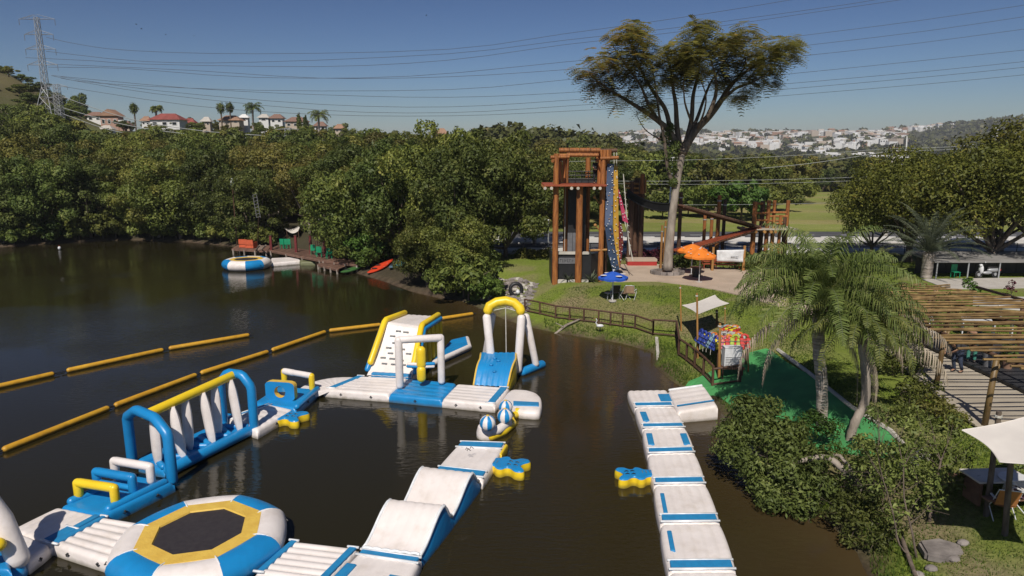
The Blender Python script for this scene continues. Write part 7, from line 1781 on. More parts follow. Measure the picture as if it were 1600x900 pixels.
q = V(1573, 575, LV+.14); t = T('clay_pot_plant', 'orange clay pot with a small green plant on the black floor', 'potted plant', q); mb = MB(); mb.tube([(0, 0, 0), (0, 0, .36), (0, 0, .42)], [.17, .25, .27], 14); mb.build('pot', MT['roofo'], t, True, 40)
rg = np.random.default_rng(2); P, N = blob_points((0, 0, .7), (.32, .32, .35), 260, rg); co, fc = leaves(P, N, .14, rg, .5); link('leaves', npmesh('leaves', co, fc, MT['fg']), t)
q = G(1454, 530); t = T('peacock_chair', 'white rattan chair with fan-shaped back beyond the plank path', 'chair', q, None, R(20))
for k in range(9):
    a = R(20+k*17.5); mb = MB(); mb.tube([(0, .2, .4), (.42*math.cos(a), .25, .55+.62*math.sin(a))], [.02, .045], 6); mb.build('back_rib', MT['pwhite'], t)
mb = MB(); mb.tube([(0, 0, .36), (0, 0, .44)], .3, 14); mb.build('seat', MT['pwhite'], t); mb = MB(); mb.tube([(0, 0, 0), (0, 0, .36)], [.26, .16], 12); mb.build('base', MT['pwhite'], t)
for px, py, lb_, w_ in ((1540, 498, 'white sheet-covered table seen through the bamboo poles', 2.2), (1578, 502, 'second white table right of the first, under the bamboo', 1.6), (1590, 478, 'pale wooden table beyond the bamboo roof', 1.8)):
    q = V(px, py+26, LV+.1) if py < 500 or True else None; t = T('long_table', lb_, 'table', q, None, -.5); mb = MB(); mb.box((0, 0, .76), (w_, .8, .05)); mb.build('table_top', MT['pwhite' if px < 1585 else 'sail'], t)
    for x in (-w_/2+.1, w_/2-.1):
        for y in (-.3, .3): mb = MB(); mb.box((x, y, .37), (.05, .05, .74)); mb.build('leg', MT['pwhite'], t)
# ---------------------------------------------------------------- beyond the pergola: lawn strip, paths, shed, scooter, plants
sheet('garden_path', [V(1480, 452, LV), V(1700, 450, LV)], [V(1440, 437, LV), V(1700, 433, LV)], MT['conc'], dz=.05, z=LV)
sheet('garden_path', [V(1520, 478, LV), V(1720, 484, LV)], [V(1520, 464, LV), V(1720, 466, LV)], MT['conc'], dz=.05, z=LV)
y0 = V(1500, 436, LV).y; xa, xb = D(1462, 430, y0).x, D(1760, 430, y0).x
t = T('low_shed', 'long low dark shed with grey roof behind the parked scooter', 'shed', ((xa+xb)/2, y0+2, LV)); zf_ = D(1500, 410, y0).z
for i in range(18): w_ = (xb-xa)/18; mb = MB(t.location); mb.box((xa+(i+.5)*w_, y0+2.6, (LV+zf_)/2), (w_*.97, .1, zf_-LV)); mb.build('wall_panel', MT['black'], t)
mb = MB(t.location); mb.box(((xa+xb)/2, y0+1.9, zf_+.12), (xb-xa+.3, 3.8, .1), mat=Matrix.Rotation(.05, 3, 'X')); mb.build('roof', MT['shedroof'], t)
for i in range(7): x = xa+.1+i*(xb-xa-.2)/6; mb = MB(t.location); mb.tube([(x, y0+.1, LV), (x, y0+.1, zf_+.05)], .05, 6); mb.build('post', MT['steel'], t)
q = V(1492, 434, LV); t = T('green_chair', 'green plastic chair in the shade under the low shed', 'chair', q); mb = MB(); mb.box((0, 0, .44), (.46, .46, .04)); mb.build('seat', MT['green'], t); mb = MB(); mb.box((0, .22, .72), (.44, .04, .5)); mb.build('backrest', MT['green'], t)
for x in (-.2, .2):
    for y in (-.2, .2): mb = MB(); mb.box((x, y, .21), (.04, .04, .42)); mb.build('leg', MT['green'], t)
def scooter(q, rz):
    t = T('motor_scooter', 'silver and black motor scooter parked under the amber tree', 'motorcycle', q, None, rz)
    for x in (-.68, .66):
        w_ = []; mb = MB(); mb.tube([(x+.24*math.cos(a), 0, .3+.24*math.sin(a)) for a in np.linspace(0, 6.283, 19)], .065, 8, caps=False); o = mb.build('wheel', MT['dark'], t, True)
        mb = MB(); mb.tube([(x, -.04, .3), (x, .04, .3)], .12, 12); mb.build('hub', MT['steel'], t)
    mb = MB(); mb.ell((-.5, 0, .62), (.52, .17, .17), 14, 10); mb.ell((.0, 0, .42), (.4, .16, .12), 12, 8); mb.build('body', MT['steel'], t, True)
    mb = MB(); mb.ell((.52, 0, .68), (.14, .2, .34), 12, 10); mb.ell((.6, 0, .98), (.13, .17, .12), 12, 8); mb.build('front_shield', MT['pwhite'], t, True)
    mb = MB(); mb.ell((-.42, 0, .8), (.45, .15, .08), 14, 8); mb.build('seat', MT['dark'], t, True); mb = MB(); mb.tube([(.66, 0, .3), (.52, 0, .95)], .035, 8); mb.build('fork', MT['dark'], t)
    mb = MB(); mb.tube([(.45, -.34, 1.08), (.52, 0, 1.02), (.45, .34, 1.08)], .02, 6); mb.build('handlebar', MT['dark'], t); mb = MB(); mb.ell((.72, 0, .95), (.05, .09, .07), 8, 6); mb.build('headlight', MT['glass'], t, True)
    for y in (-.28, .28): mb = MB(); mb.ell((.5, y, 1.24), (.03, .07, .05), 8, 6); mb.build('mirror', MT['pwhite'], t, True)
    mb = MB(); mb.tube([(-.3, -.2, .28), (-.95, -.24, .42)], .05, 8); mb.build('exhaust', MT['steel'], t); mb = MB(); mb.box((-.98, 0, .62), (.08, .2, .14)); mb.build('tail_light', MT['red'], t); return t
scooter(V(1541, 435, LV), R(188))
blobplant('garden_shrub', 'glossy green shrub between the bamboo roof and the scooter', 'shrub', G(1517, 463), [(1517, 448, 13, G(1517, 463).y), (1512, 438, 9, G(1517, 463).y), (1523, 455, 11, G(1517, 463).y)], .22, 420, 'fg', seed=30)
blobplant('garden_shrub', 'small purplish shrub on the lawn strip at the right', 'shrub', G(1580, 462), [(1580, 452, 9, G(1580, 462).y), (1583, 442, 6, G(1580, 462).y)], .2, 420, 'frd', seed=31)
# ---------------------------------------------------------------- large sail and seats at the lower right
def Z(px, py, z): return V(px, py, z)
sail('large white shade sail at the right edge above the folding chairs', [Z(1503, 672, 3.95), Z(1680, 625, 4.3), Z(1700, 742, 3.9), Z(1562, 722, 3.65)], .12, [], n=18, curve=.16)
sail('lower small white sail tip under the large sail at the right edge', [Z(1582, 752, 2.9), Z(1660, 742, 3.1), Z(1680, 790, 2.9), Z(1612, 782, 2.8)], .05, [], n=10)
for px, py, tx_, ty_, lb_ in ((1541, 806, 1561, 643, 'leaning grey pole through the large sail, left one'), (1571, 836, 1583, 678, 'grey pole in front of the large sail, right one')):
    q = G(px, py); pole_thing(lb_, q, D(tx_, ty_, q.y), .075, 'bark', 'poles of the large shade sail')
q = G(1562, 806); chair('orange folding chair with white arms under the large sail', q, R(165), 'ochre'); MT['stripe'] = M('striped_cloth', (.42, .06, .07), .8, (.2, .22, .3), scale=9)
chair('red striped folding chair at the right edge beside the white table', G(1592, 792), R(200), 'stripe')
q = G(1583, 786); t = T('white_table', 'round white plastic table between the two folding chairs', 'table', q); mb = MB(); mb.tube([(0, 0, .68), (0, 0, .72)], .42, 18); mb.build('table_top', MT['pwhite'], t)
for k in range(4): a = k*1.57+.7; mb = MB(); mb.tube([(.34*math.cos(a), .34*math.sin(a), 0), (.2*math.cos(a), .2*math.sin(a), .68)], .02, 5); mb.build('leg', MT['pwhite'], t)
q = G(1550, 782); t = T('wooden_kiosk_table', 'brown picnic table with grey top in the shade under the sail', 'table', q, None, .05); mb = MB(); mb.box((0, 0, .74), (1.5, .8, .05)); mb.build('table_top', MT['sail'], t)
for x in (-.6, .6): mb = MB(); mb.box((x, 0, .36), (.08, .6, .7)); mb.build('leg', MT['deckw'], t)
for s_ in (-1, 1): mb = MB(); mb.box((0, s_*.65, .42), (1.5, .26, .05)); mb.build('bench', MT['deckw'], t)
blobplant('dark_hedge_bush', 'dark bush in the shade behind the picnic table', 'bush', G(1545, 762), [(1530, 745, 24, G(1545, 770).y+.5), (1565, 742, 24, G(1545, 770).y+.6), (1595, 740, 24, G(1545, 770).y+.6)], .12, 900, 'fd', seed=40)
# ---------------------------------------------------------------- lawn blades
def lawn():
    rg = np.random.default_rng(12); n = 260000; X = rg.uniform(2, 26, n); Y = rg.uniform(13, 46, n); px, py = PR(X, Y, 1.0); ok = (px > 820) & (px < 1620) & (py < 930) & (rg.uniform(size=n) < np.clip(24/Y, .3, 1)**2)
    X, Y = X[ok], Y[ok]; d = shore_dist(X, Y); ok = (d > .15)
    X, Y, d = X[ok], Y[ok], d[ok]
    P1 = np.array([(p.x, p.y) for p in tl]+[(p.x, p.y) for p in tr[::-1]]); ins = np.zeros(len(X), bool)
    for i in range(len(P1)):
        (ax, ay), (bx, by) = P1[i], P1[(i+1) % len(P1)]; c = (ay > Y) != (by > Y)
        if ay != by: ins ^= c & (X < (bx-ax)*(Y-ay)/(by-ay)+ax)
    ok = ~ins & ~((X > 14.8) & (Y > 17.9) & (Y < 33)); X, Y, d = X[ok], Y[ok], d[ok]
    Zg = height(X, Y); m_ = len(X); h = rg.uniform(.03, .085, m_)*np.where(d < 1.3, 2.0, 1)*np.where(rg.uniform(size=m_) < .02, 2.2, 1); a = rg.uniform(0, 6.28, m_); w_ = .014+.010*(Y/25)
    s_ = np.stack([np.cos(a), np.sin(a), a*0], -1)*w_[:, None]; B = np.stack([X, Y, Zg-.01], -1); tip = B+np.stack([rg.normal(scale=.03, size=m_), rg.normal(scale=.03, size=m_), h], -1)
    co = np.stack([B-s_, B+s_, tip], 1).reshape(-1, 3); o = link('lawn_grass', npmesh('lawn_grass', co, np.arange(3*m_).reshape(-1, 3), MT['grassb'])); tag(o, 'short lawn grass covering the right bank', 'grass', kind='stuff'); print('blades', m_)
lawn()
# ================================================================ FAR LEFT SHORE: DOCKS, BOATS
c = V(386, 414, .3); trampoline('far round trampoline with blue and white tube off the wooden docks', Vector((c.x, c.y, 0)), 2.15, .5, .95, rot=.3, blue0=1)
Q = qpx((424, 403), (467, 401), (472, 407), (424, 411)); deck('white floating mat leading from the far trampoline to the dock', Q, ribs=0, n_v=0)
Q = qpx((462, 402), (490, 404), (492, 409), (470, 409)); t = deck('faded green floating mat at the foot of the long dock', Q, ribs=0, n_v=0); t.children[0].data.materials[0] = M('faded_green', (.17, .18, .09), .6)
def dock(label, front, back, z, n, mat='deckw', posts=True):
    A0_, A1_ = V(*front[0], z), V(*front[1], z); B0_, B1_ = V(*back[0], z), V(*back[1], z); t = T('wooden_dock', label, 'dock', P3(A0_, 0))
    for i in range(n):
        f_ = (i+.5)/n; a, b = A0_.lerp(A1_, f_), B0_.lerp(B1_, f_); mb = MB(t.location); mb.bar(a, b, (A1_-A0_).length/n*.9, .07); mb.build('plank', MT[mat], t)
    mb = MB(t.location); mb.bar(A0_-Vector((0, 0, .1)), A1_-Vector((0, 0, .1)), .1, .16); mb.build('fascia', MT['deckw'], t)
    for f_ in (.04, .35, .65, .96):
        for l in ((A0_, A1_), (B0_, B1_)): p = l[0].lerp(l[1], f_); mb = MB(t.location); mb.tube([(p.x, p.y, -.6), (p.x, p.y, z-.04)], .09, 7); mb.build('post', MT['barkp'], t)
    return t
dock('small wooden dock behind the far trampoline carrying the orange seats', ((362, 389), (418, 392)), ((372, 383), (424, 384)), .6, 16)
dock('long wooden dock running right under the trees', ((420, 391), (503, 407)), ((434, 384), (520, 397)), .7, 30)
dock('dock section in the shade between the long and the low dock', ((503, 407), (560, 414)), ((520, 397), (575, 405)), .7, 16)
dock('low wooden dock nearest to the kayaks', ((496, 413), (528, 421)), ((520, 406), (550, 412)), .45, 14)
for px, py, lb_ in ((383, 386, 'left of two orange lounge seats on the small dock'), (393, 387, 'right of two orange lounge seats on the small dock')):
    q = V(px, py, .66); t = T('lounge_seat', lb_, 'seat', q, 'orange lounge seats on the dock', R(170)); m_ = MT['osofa'] if 'osofa' in MT else MT.setdefault('osofa', M('orange_vinyl', (.62, .12, .05), .5))
    mb = MB(); mb.box((0, 0, .22), (.9, .8, .42)); mb.build('seat', m_, t); mb = MB(); mb.box((0, .36, .62), (.9, .2, .5)); mb.build('backrest', m_, t)
    for x in (-.4, .4): mb = MB(); mb.box((x, 0, .5), (.14, .8, .2)); mb.build('armrest', m_, t)
for i, px in enumerate((443, 447, 451)):
    q = V(px, 388, .77); t = T('green_chair', ['left', 'middle', 'right'][i]+' green plastic chair on the long wooden dock', 'chair', q, 'green chairs on the dock', R(160+i*15)); mb = MB(); mb.box((0, 0, .44), (.5, .48, .05)); mb.build('seat', MT['green'], t); mb = MB(); mb.box((0, .23, .75), (.5, .05, .55)); mb.build('backrest', MT['green'], t)
    for x in (-.22, .22):
        for y in (-.2, .2): mb = MB(); mb.box((x, y, .21), (.05, .05, .42)); mb.build('leg', MT['green'], t)
for i, (px, h_) in enumerate(((424, 1.5), (463, 1.7), (486, 1.9), (508, 1.8))):
    q = V(px, 391+i*3.4, .7); t = T('dock_post', ['short dark red post at the left end of the long dock', 'dark red post right of the green chairs on the dock', 'tall dark red post on the shaded middle of the dock', 'dark red post where the long dock meets the shaded section'][i], 'post', q); mb = MB(); mb.box((0, 0, h_/2), (.22, .22, h_)); mb.build('shaft', MT['cwdred'], t); mb = MB(); mb.box((0, 0, h_+.03), (.28, .28, .06)); mb.build('cap', MT['logd'], t)
for i, px in enumerate((491, 499, 514)):
    q = V(px, 398+i*3, .74); t = T('dock_chair', ['left', 'middle', 'right'][i]+' dark green plastic chair in the shade of the dock', 'chair', q, None, R(170+i*20)); mb = MB(); mb.box((0, 0, .44), (.5, .48, .05)); mb.build('seat', MT['kteal'] if 'kteal' in MT else MT['green'], t); mb = MB(); mb.box((0, .23, .75), (.5, .05, .55)); mb.build('backrest', MT['green'], t)
    for x in (-.22, .22):
        for y in (-.2, .2): mb = MB(); mb.box((x, y, .21), (.05, .05, .42)); mb.build('leg', MT['green'], t)
a = V(408, 398, 0); t = T('dock_ladder', 'slanting wooden ladder from the small dock into the water', 'ladder', a)
for dx in (0, .6): mb = MB(t.location); mb.tube([V(396, 395, .1)+Vector((dx, 0, 0)), V(406, 383, 1.5)+Vector((dx, 0, 0))], .06, 6); mb.build('stringer', MT['barkp'], t)
for k in range(6): f_ = k/6+.05; p = V(396, 395, .1).lerp(V(406, 383, 1.5), f_); mb = MB(t.location); mb.bar(p, p+Vector((.6, 0, 0)), .12, .04); mb.build('step', MT['barkp'], t)
def kayak(label, a, b, mat, w_=.42, group='kayaks drawn up beside the dock'):
    a = Vector((a.x, a.y, max(0, hz(a.x, a.y)))); b = Vector((b.x, b.y, max(0, hz(b.x, b.y)))); t = T('kayak', label, 'kayak', (a+b)/2, group); d = (b-a); L = d.length; d.normalize(); s_ = Vector((-d.y, d.x, 0)); m_ = (a+b)/2; sl = (b.z-a.z)/L; d = Vector((d.x, d.y, 0)).normalized()
    def f(u, v):
        x = (u-.5)*L; q = max(0, 1-(2*u-1)**2)**.6; an = v*2*math.pi; return m_+d*x+s_*(w_*q*math.cos(an))+Vector((0, 0, .2+sl*x+.16*q*math.sin(an)+.12*(2*u-1)**4))
    mb = MB(t.location); mb.grid(f, 16, 10); mb.build('hull', MT[mat], t, True)
    for x in (-.5, .5): mb = MB(t.location); c_ = m_+d*x*L*.35; mb.ell(c_+Vector((0, 0, .27)), (.26, .2, .05), 10, 6); mb.build('seat', MT['dark'], t)
    mb = MB(t.location); mb.tube([m_-s_*.4+d*.3+Vector((0, 0, .36)), m_+s_*.4+d*.7+Vector((0, 0, .36))], .02, 5); mb.build('paddle', MT['rope'], t); return t
MT['kred'] = M('kayak_red', (.68, .06, .02), .4); MT['kblue'] = M('kayak_grey_blue', (.10, .17, .23), .4); MT['kgreen'] = M('kayak_green', (.05, .15, .04), .5); MT['kteal'] = M('kayak_teal', (.08, .32, .36), .4)
kayak('bright red kayak at the water edge right of the low dock', V(574, 430, .1), V(609, 421, .25), 'kred'); kayak('second bright red kayak, just behind the first', V(580, 426, .2), V(614, 417, .4), 'kred')
kayak('grey-blue kayak lying right of the red kayaks', V(609, 429, .1), V(630, 419, .35), 'kblue'); kayak('teal kayak half hidden under the branches', V(618, 423, .4), V(640, 413, .8), 'kteal'); kayak('dark green kayak next to the low dock', V(532, 429, .1), V(566, 419, .25), 'kgreen')
# marker mast, ladder mast, tarps in the trees
q = V(371, 391, 0); t = T('marker_mast', 'thin dark mast with a white triangle on top behind the far trampoline', 'mast', q); zt_ = D(370, 288, q.y).z; mb = MB(t.location); mb.tube([q-Vector((0, 0, 1)), (q.x, q.y, zt_)], .06, 6); mb.build('pole', MT['logd'], t)
mb = MB(t.location); x = q.x; mb.tube([(x, q.y, zt_-.05), (x, q.y, zt_+.65)], [.3, .03], 4); mb.build('cone', MT['pwhite'], t)
q = V(402, 393, .5); t = T('lattice_mast', 'grey lattice ladder mast rising from the trees above the docks', 'mast', q)
for dx in (-.3, .3): mb = MB(t.location); mb.tube([D(404+dx*10, 340, q.y-2), D(398+dx*10, 305, q.y-2)], .035, 5); mb.build('stringer', MT['greyp'], t)
for k in range(8): f_ = k/7; mb = MB(t.location); mb.tube([D(401+(404-398)*(f_-.5)-3.2, 305+35*f_, q.y-2), D(401+(404-398)*(f_-.5)+3.2, 303+35*f_, q.y-2)], .025, 5); mb.build('rung', MT['greyp'], t)
mb = MB(t.location); mb.tube([D(404, 340, q.y-2), q], .035, 5); mb.build('leg', MT['logd'], t)
for pts, lb_ in (([(444, 356), (470, 351), (466, 361), (448, 360)], 'pale tarp roof low in the trees above the long dock'), ([(490, 338), (508, 336), (510, 344), (494, 347)], 'bright white tarp roof in the trees right of the dock tarp')):
    y = 77 if pts[0][0] < 480 else 70; P = [D(a, b, y+(2 if i in (0, 1) else 0)) for i, (a, b) in enumerate(pts)]; t = T('tarp_roof', lb_, 'tarp', P3(ctr(P), 0)); mb = MB(t.location); mb.grid(lambda u, v: (P[0]*(1-u)+P[1]*u)*(1-v)+(P[3]*(1-u)+P[2]*u)*v+Vector((0, 0, -.3*math.sin(math.pi*u))), 8, 6); o = mb.build('cloth', MT['sail'], t, True)
    bm = bmesh.new(); bm.from_mesh(o.data); bmesh.ops.solidify(bm, geom=bm.faces[:], thickness=.02); bm.to_mesh(o.data); bm.free()
    for p in (P[0], P[1], P[2], P[3]): mb = MB(t.location); mb.tube([(p.x, p.y, hz(p.x, p.y)), p], .05, 5); mb.build('pole', MT['logd'], t)
q = V(93, 389, .1); t = T('float_buoy', 'small white buoy floating off the far left shore', 'buoy', q); mb = MB(); mb.ell((0, 0, .1), (.16, .16, .2), 10, 8); mb.build('float', MT['pwhite'], t, True); mb = MB(); mb.tube([(0, 0, .25), (0, 0, .4)], .03, 5); mb.build('ring', MT['red'], t)
q = G(150, 368); t = T('anglers_umbrella', 'tiny teal parasol on the far left bank', 'parasol', q); mb = MB(); mb.tube([(0, 0, 0), (0, 0, 1.5)], .03, 5); mb.build('pole', MT['steel'], t); mb = MB(); mb.tube([(0, 0, 1.2), (0, 0, 1.6)], [.6, .03], 8); mb.build('canopy', MT['kteal'], t)
# ================================================================ HOUSES ON THE RIDGE
def house(label, px, py_base, py_eave, wd_px, y, wall, roof, rh=.35, gable=0, n_win=3, wing=None):
    bl = D(px, py_base, y); z0, z1 = bl.z, D(px, py_eave, y).z; s_ = y/1067*1.02; wd = wd_px*s_; dp = wd*.6; h = z1-z0; zg = hz(bl.x, y+dp/2)-z0-1.5
    t = T('house', label, 'house', (bl.x, y, z0)); mb = MB(); mb.box((0, dp/2, (h+min(-4, zg))/2), (wd, dp, h-min(-4, zg))); mb.build('wall', MT[wall], t)
    e = .5; r_ = h*rh+1.0; mb = MB()
    if gable: mb.add([(-wd/2-e, -e, h), (wd/2+e, -e, h), (wd/2+e, dp+e, h), (-wd/2-e, dp+e, h), (0, -e, h+r_), (0, dp+e, h+r_)], [(0, 4, 5, 3), (4, 1, 2, 5), (0, 1, 4), (2, 3, 5), (3, 2, 1, 0)])
    else: mb.add([(-wd/2-e, -e, h), (wd/2+e, -e, h), (wd/2+e, dp+e, h), (-wd/2-e, dp+e, h), (-wd/4, dp/2, h+r_), (wd/4, dp/2, h+r_)], [(0, 1, 5, 4), (2, 3, 4, 5), (1, 2, 5), (3, 0, 4), (3, 2, 1, 0)])
    mb.build('roof', MT[roof], t)
    for i in range(n_win):
        x = -wd/2+wd*(i+.5)/n_win; mb = MB(); mb.box((x, -.04, h*.55), (wd/n_win*.5, .12, h*.38)); f_ = mb.build('window', MT['wallw'], t); mb = MB(); mb.box((x, -.12, h*.55), (wd/n_win*.4, .05, h*.3)); mb.build('pane', MT['glass'], f_)
    if wing: mb = MB(); mb.box((wing*wd*.62, dp*.3, h*.28-2), (wd*.35, dp*.5, h*.56+4)); mb.build('wing', MT[wall], t); mb = MB(); mb.box((wing*wd*.62, dp*.3, h*.6), (wd*.4, dp*.56, .4)); mb.build('terrace', MT['wallw'], t)
    return t
house('white flat-roofed house at the left end of the ridge', 148, 190, 181, 22, 196, 'wallw', 'roofb', .1, n_win=2)
house('tall cream house with orange tiled gable roof on the ridge', 172, 200, 181, 26, 192, 'wallp', 'roofo', .25, 1, 3, 1)
house('white low wall of a terraced house below the cream one', 165, 209, 202, 18, 180, 'wallw', 'conc', .05, n_win=1)
house('house with broad red tiled roof and white porch on the ridge', 258, 200, 187, 44, 192, 'wallw', 'roofr', .35, 0, 3, .4)
house('white garden wall house front below the red roofed house', 262, 224, 216, 30, 172, 'wallw', 'wallw', .05, n_win=1)
house('orange low-roofed house under the tufted palms', 358, 193, 188, 30, 200, 'wallc', 'roofo', .5, 0, 3)
house('white box house right of the orange roof', 381, 190, 184, 12, 205, 'wallw', 'wallw', .05, n_win=1)
house('small white house on the middle of the ridge', 412, 190, 184, 14, 205, 'wallw', 'conc', .1, n_win=1)
house('white house with brown roof right of the middle of the ridge', 432, 193, 185, 18, 205, 'wallw', 'roofb', .2, n_win=2)
house('brown roofed low house behind the small pylon', 462, 200, 190, 30, 200, 'wallc', 'roofb', .2, n_win=3)
house('little white house peeping from the trees at the ridge end', 690, 215, 209, 14, 160, 'wallw', 'roofo', .3, n_win=1)
for px, b_, e_, wd_, wl, rf, lb_ in ((195, 203, 196, 14, 'wallc', 'roofb', 'small brown roofed house right of the cream gable house'), (228, 196, 189, 12, 'wallw', 'roofo', 'tiny orange roofed house left of the red roofed one'), (296, 199, 192, 14, 'wallw', 'roofr', 'small red roofed house right of the big red roofed one'), (322, 197, 190, 12, 'wallc', 'conc', 'grey topped little house left of the orange roof'), (500, 203, 197, 16, 'wallw', 'roofb', 'low white house at the foot of the ridge palm'), (530, 207, 201, 12, 'wallc', 'roofo', 'last small house at the lower right end of the ridge')):
    house(lb_, px, b_, e_, wd_, 203, wl, rf, .3, 0, 2)
for px, py, tp, y, lb_ in ((347, 196, 163, 198, 'left tufted palm above the orange roof'), (361, 196, 162, 200, 'right tufted palm above the orange roof'), (212, 196, 164, 195, 'single tufted palm between the cream and the red roofed house')):
    b_ = D(px, py, y); T_ = D(px, tp, y); t = T('ridge_palm', lb_, 'palm', b_, 'tufted palms on the ridge'); h = T_.z-b_.z; mb = MB(); mb.tube([(0, 0, -3), (0, 0, h*.75)], .2, 6); mb.build('trunk', MT['bark'], t)
    rg = np.random.default_rng(px); P, N = blob_points((0, 0, h*.82), (1.1, 1.1, 1.5), 500, rg, .3); co, fc = leaves(P, N, .7, rg, .3); link('crown', npmesh('crown', co, fc, MT['fd']), t)
for px, py, tp, y, L, lb_ in ((395, 196, 168, 196, 3.2, 'feathery palm right of the orange roof'), (498, 205, 180, 190, 3.6, 'feathery palm on the ridge right of the small pylon'), (244, 192, 170, 198, 2.0, 'small feathery palm behind the red roof')):
    b_ = D(px, py, y); top = D(px, tp, y); fr = [(k*2.399, 1.0-1.3*(k/18), L*rq.uniform(.8, 1.1)) for k in range(18)]; palm_tree('ridge_feather_palm', lb_, [b_-Vector((0, 0, 3)), b_.lerp(top, .5), top], (.3, .22), fr, seed=px, pairs=12, ll=1.0, wl=.2, droop=1.0, hang=.5, fruit=False, fr=.05, mat='fd')
for px, py, tp, y, lb_ in ((468, 206, 178, 190, 'slim dark cypress left of the feathery palm'), (478, 206, 182, 190, 'slim pale conifer just left of the feathery palm')):
    b_ = D(px, py, y); h = D(px, tp, y).z-b_.z; t = T('cypress', lb_, 'tree', b_); rg = np.random.default_rng(px); P, N = blob_points((0, 0, h*.5), (.6, .6, h*.52), 700, rg, .5); co, fc = leaves(P, N, .5, rg, .5); link('crown', npmesh('crown', co, fc, MT['fd']), t); mb = MB(); mb.tube([(0, 0, -2), (0, 0, h*.4)], .12, 5); mb.build('trunk', MT['bark'], t)
for px, tp, wd, lb_ in ((6, 122, 30, 'dark tree on the grassy crest at the left edge'), (20, 130, 24, 'second dark tree on the grassy crest'), (38, 134, 26, 'dark tree on the grassy crest left of the big pylon'), (52, 146, 22, 'dark tree at the foot of the big pylon on the skyline'), (72, 146, 26, 'dark tree on the skyline behind the big pylon'), (92, 148, 22, 'dark tree on the skyline between the two pylons'), (118, 142, 32, 'tall round dark tree on the skyline right of the big pylon'), (134, 168, 22, 'low dark tree between the skyline tree and the white house')):
    y = 222; top = D(px, tp, y); z = hz(top.x, y)-.4; o = plant(KL[0], 'skyline_tree', lb_, 'tree', (top.x, y, z), wd*.205/9.2, px); o.scale.z = max(.25, (top.z-z)/11.0)
# ================================================================ PYLONS AND WIRES
def pylon(label, base, ztop, w0, w1, arms, waist=.42, r=.11, name='pylon'):
    """lattice tower: base is the foot centre; arms = list of (height fraction, half length)"""
    t = T(name, label, 'pylon', base); H = ztop-base.z
    def wid(f): return w0+(w1*1.15-w0)*min(1, f/waist) if f < waist else w1*1.15+(w1*.8-w1*1.15)*(f-waist)/(1-waist)
    lv = [0, .12, .24, .34, waist]+[waist+(1-waist)*k/9 for k in range(1, 10)]
    for sx in (-1, 1):
        for sy in (-1, 1): mb = MB(); mb.tube([(sx*wid(f)/2, sy*wid(f)/2, f*H) for f in lv], r, 5); mb.build('leg', MT['steel'], t)
    mb = MB()
    for a, b in zip(lv[:-1], lv[1:]):
        wa, wb = wid(a)/2, wid(b)/2
        for s_ in (-1, 1):
            for (p, q) in (((-wa, s_*wa, a*H), (wb, s_*wb, b*H)), ((wa, s_*wa, a*H), (-wb, s_*wb, b*H)), ((s_*wa, -wa, a*H), (s_*wb, wb, b*H)), ((s_*wa, wa, a*H), (s_*wb, -wb, b*H)), ((-wb, s_*wb, b*H), (wb, s_*wb, b*H)), ((s_*wb, -wb, b*H), (s_*wb, wb, b*H))): mb.tube([p, q], r*.55, 4, caps=False)
    mb.build('lattice', MT['steel'], t)
    for f, L in arms:
        for s_ in (-1, 1):
            mb = MB(); z = f*H; w_ = wid(f)/2; tip = Vector((s_*L, 0, z+.0))
            for p in ((s_*w_, w_, z), (s_*w_, -w_, z), (s_*w_, w_, z+H*.035), (s_*w_, -w_, z+H*.035)): mb.tube([p, tip], r*.6, 4, caps=False)
            for q in (.35, .65): mb.tube([(s_*(w_+(L-w_)*q), 0, z), (s_*(w_+(L-w_)*q), 0, z+H*.035*(1-q))], r*.5, 4, caps=False)
            mb.build('cross_arm', MT['steel'], t)
            if f < .99: mb = MB(); mb.tube([tip, tip-Vector((0, 0, H*.05))], r*.8, 5); mb.build('insulator', MT['greyp'], t)
    return t
q = G(62, 214); y1 = q.y; u = y1/1067*1.02; pylon('tall grey lattice pylon against the sky at the upper left', Vector((D(57, 27, y1).x, y1, D(58, 214, y1).z)), D(57, 27, y1).z, 38*u, 6*u, [(.985, 26*u), (.86, 21*u), (.74, 22*u), (.61, 22*u)], r=.06)
q = G(100, 232); y2 = q.y; u = y2/1067*1.02; pylon('second lattice pylon just right of and lower than the tall one', Vector((D(90, 150, y2).x, y2, D(94, 236, y2).z)), D(88, 132, y2).z, 26*u, 8*u, [(.97, 16*u), (.8, 14*u)], waist=.5, r=.045)
y3 = 150; u = y3/1067*1.02; pylon('short squat lattice pylon standing in the trees on the hillside', D(453, 244, y3), D(453, 200, y3).z, 16*u, 9*u, [(.95, 20*u), (.2, 16*u)], waist=.6, r=.05)
def wire(label, pts, ya, yb, r=.04, mat='wire', group=None, n=30, xa=None, xb=None):
    P = [Vector((a, b, 0)) for a, b in pts]; P = smooth(P, max(2, n//(len(P)-1))); x0, x1 = P[0].x, P[-1].x; W = [D(p.x, p.y, ya+(yb-ya)*((p.x-x0)/(x1-x0))) for p in P]
    t = T('power_line', label, 'cable', W[0], group); mb = MB(W[0]); mb.tube(W, [r*w_.y/100 for w_ in W], 4, caps=False); mb.build('conductor', MT[mat], t); return t
GW = 'high-voltage lines crossing the sky'
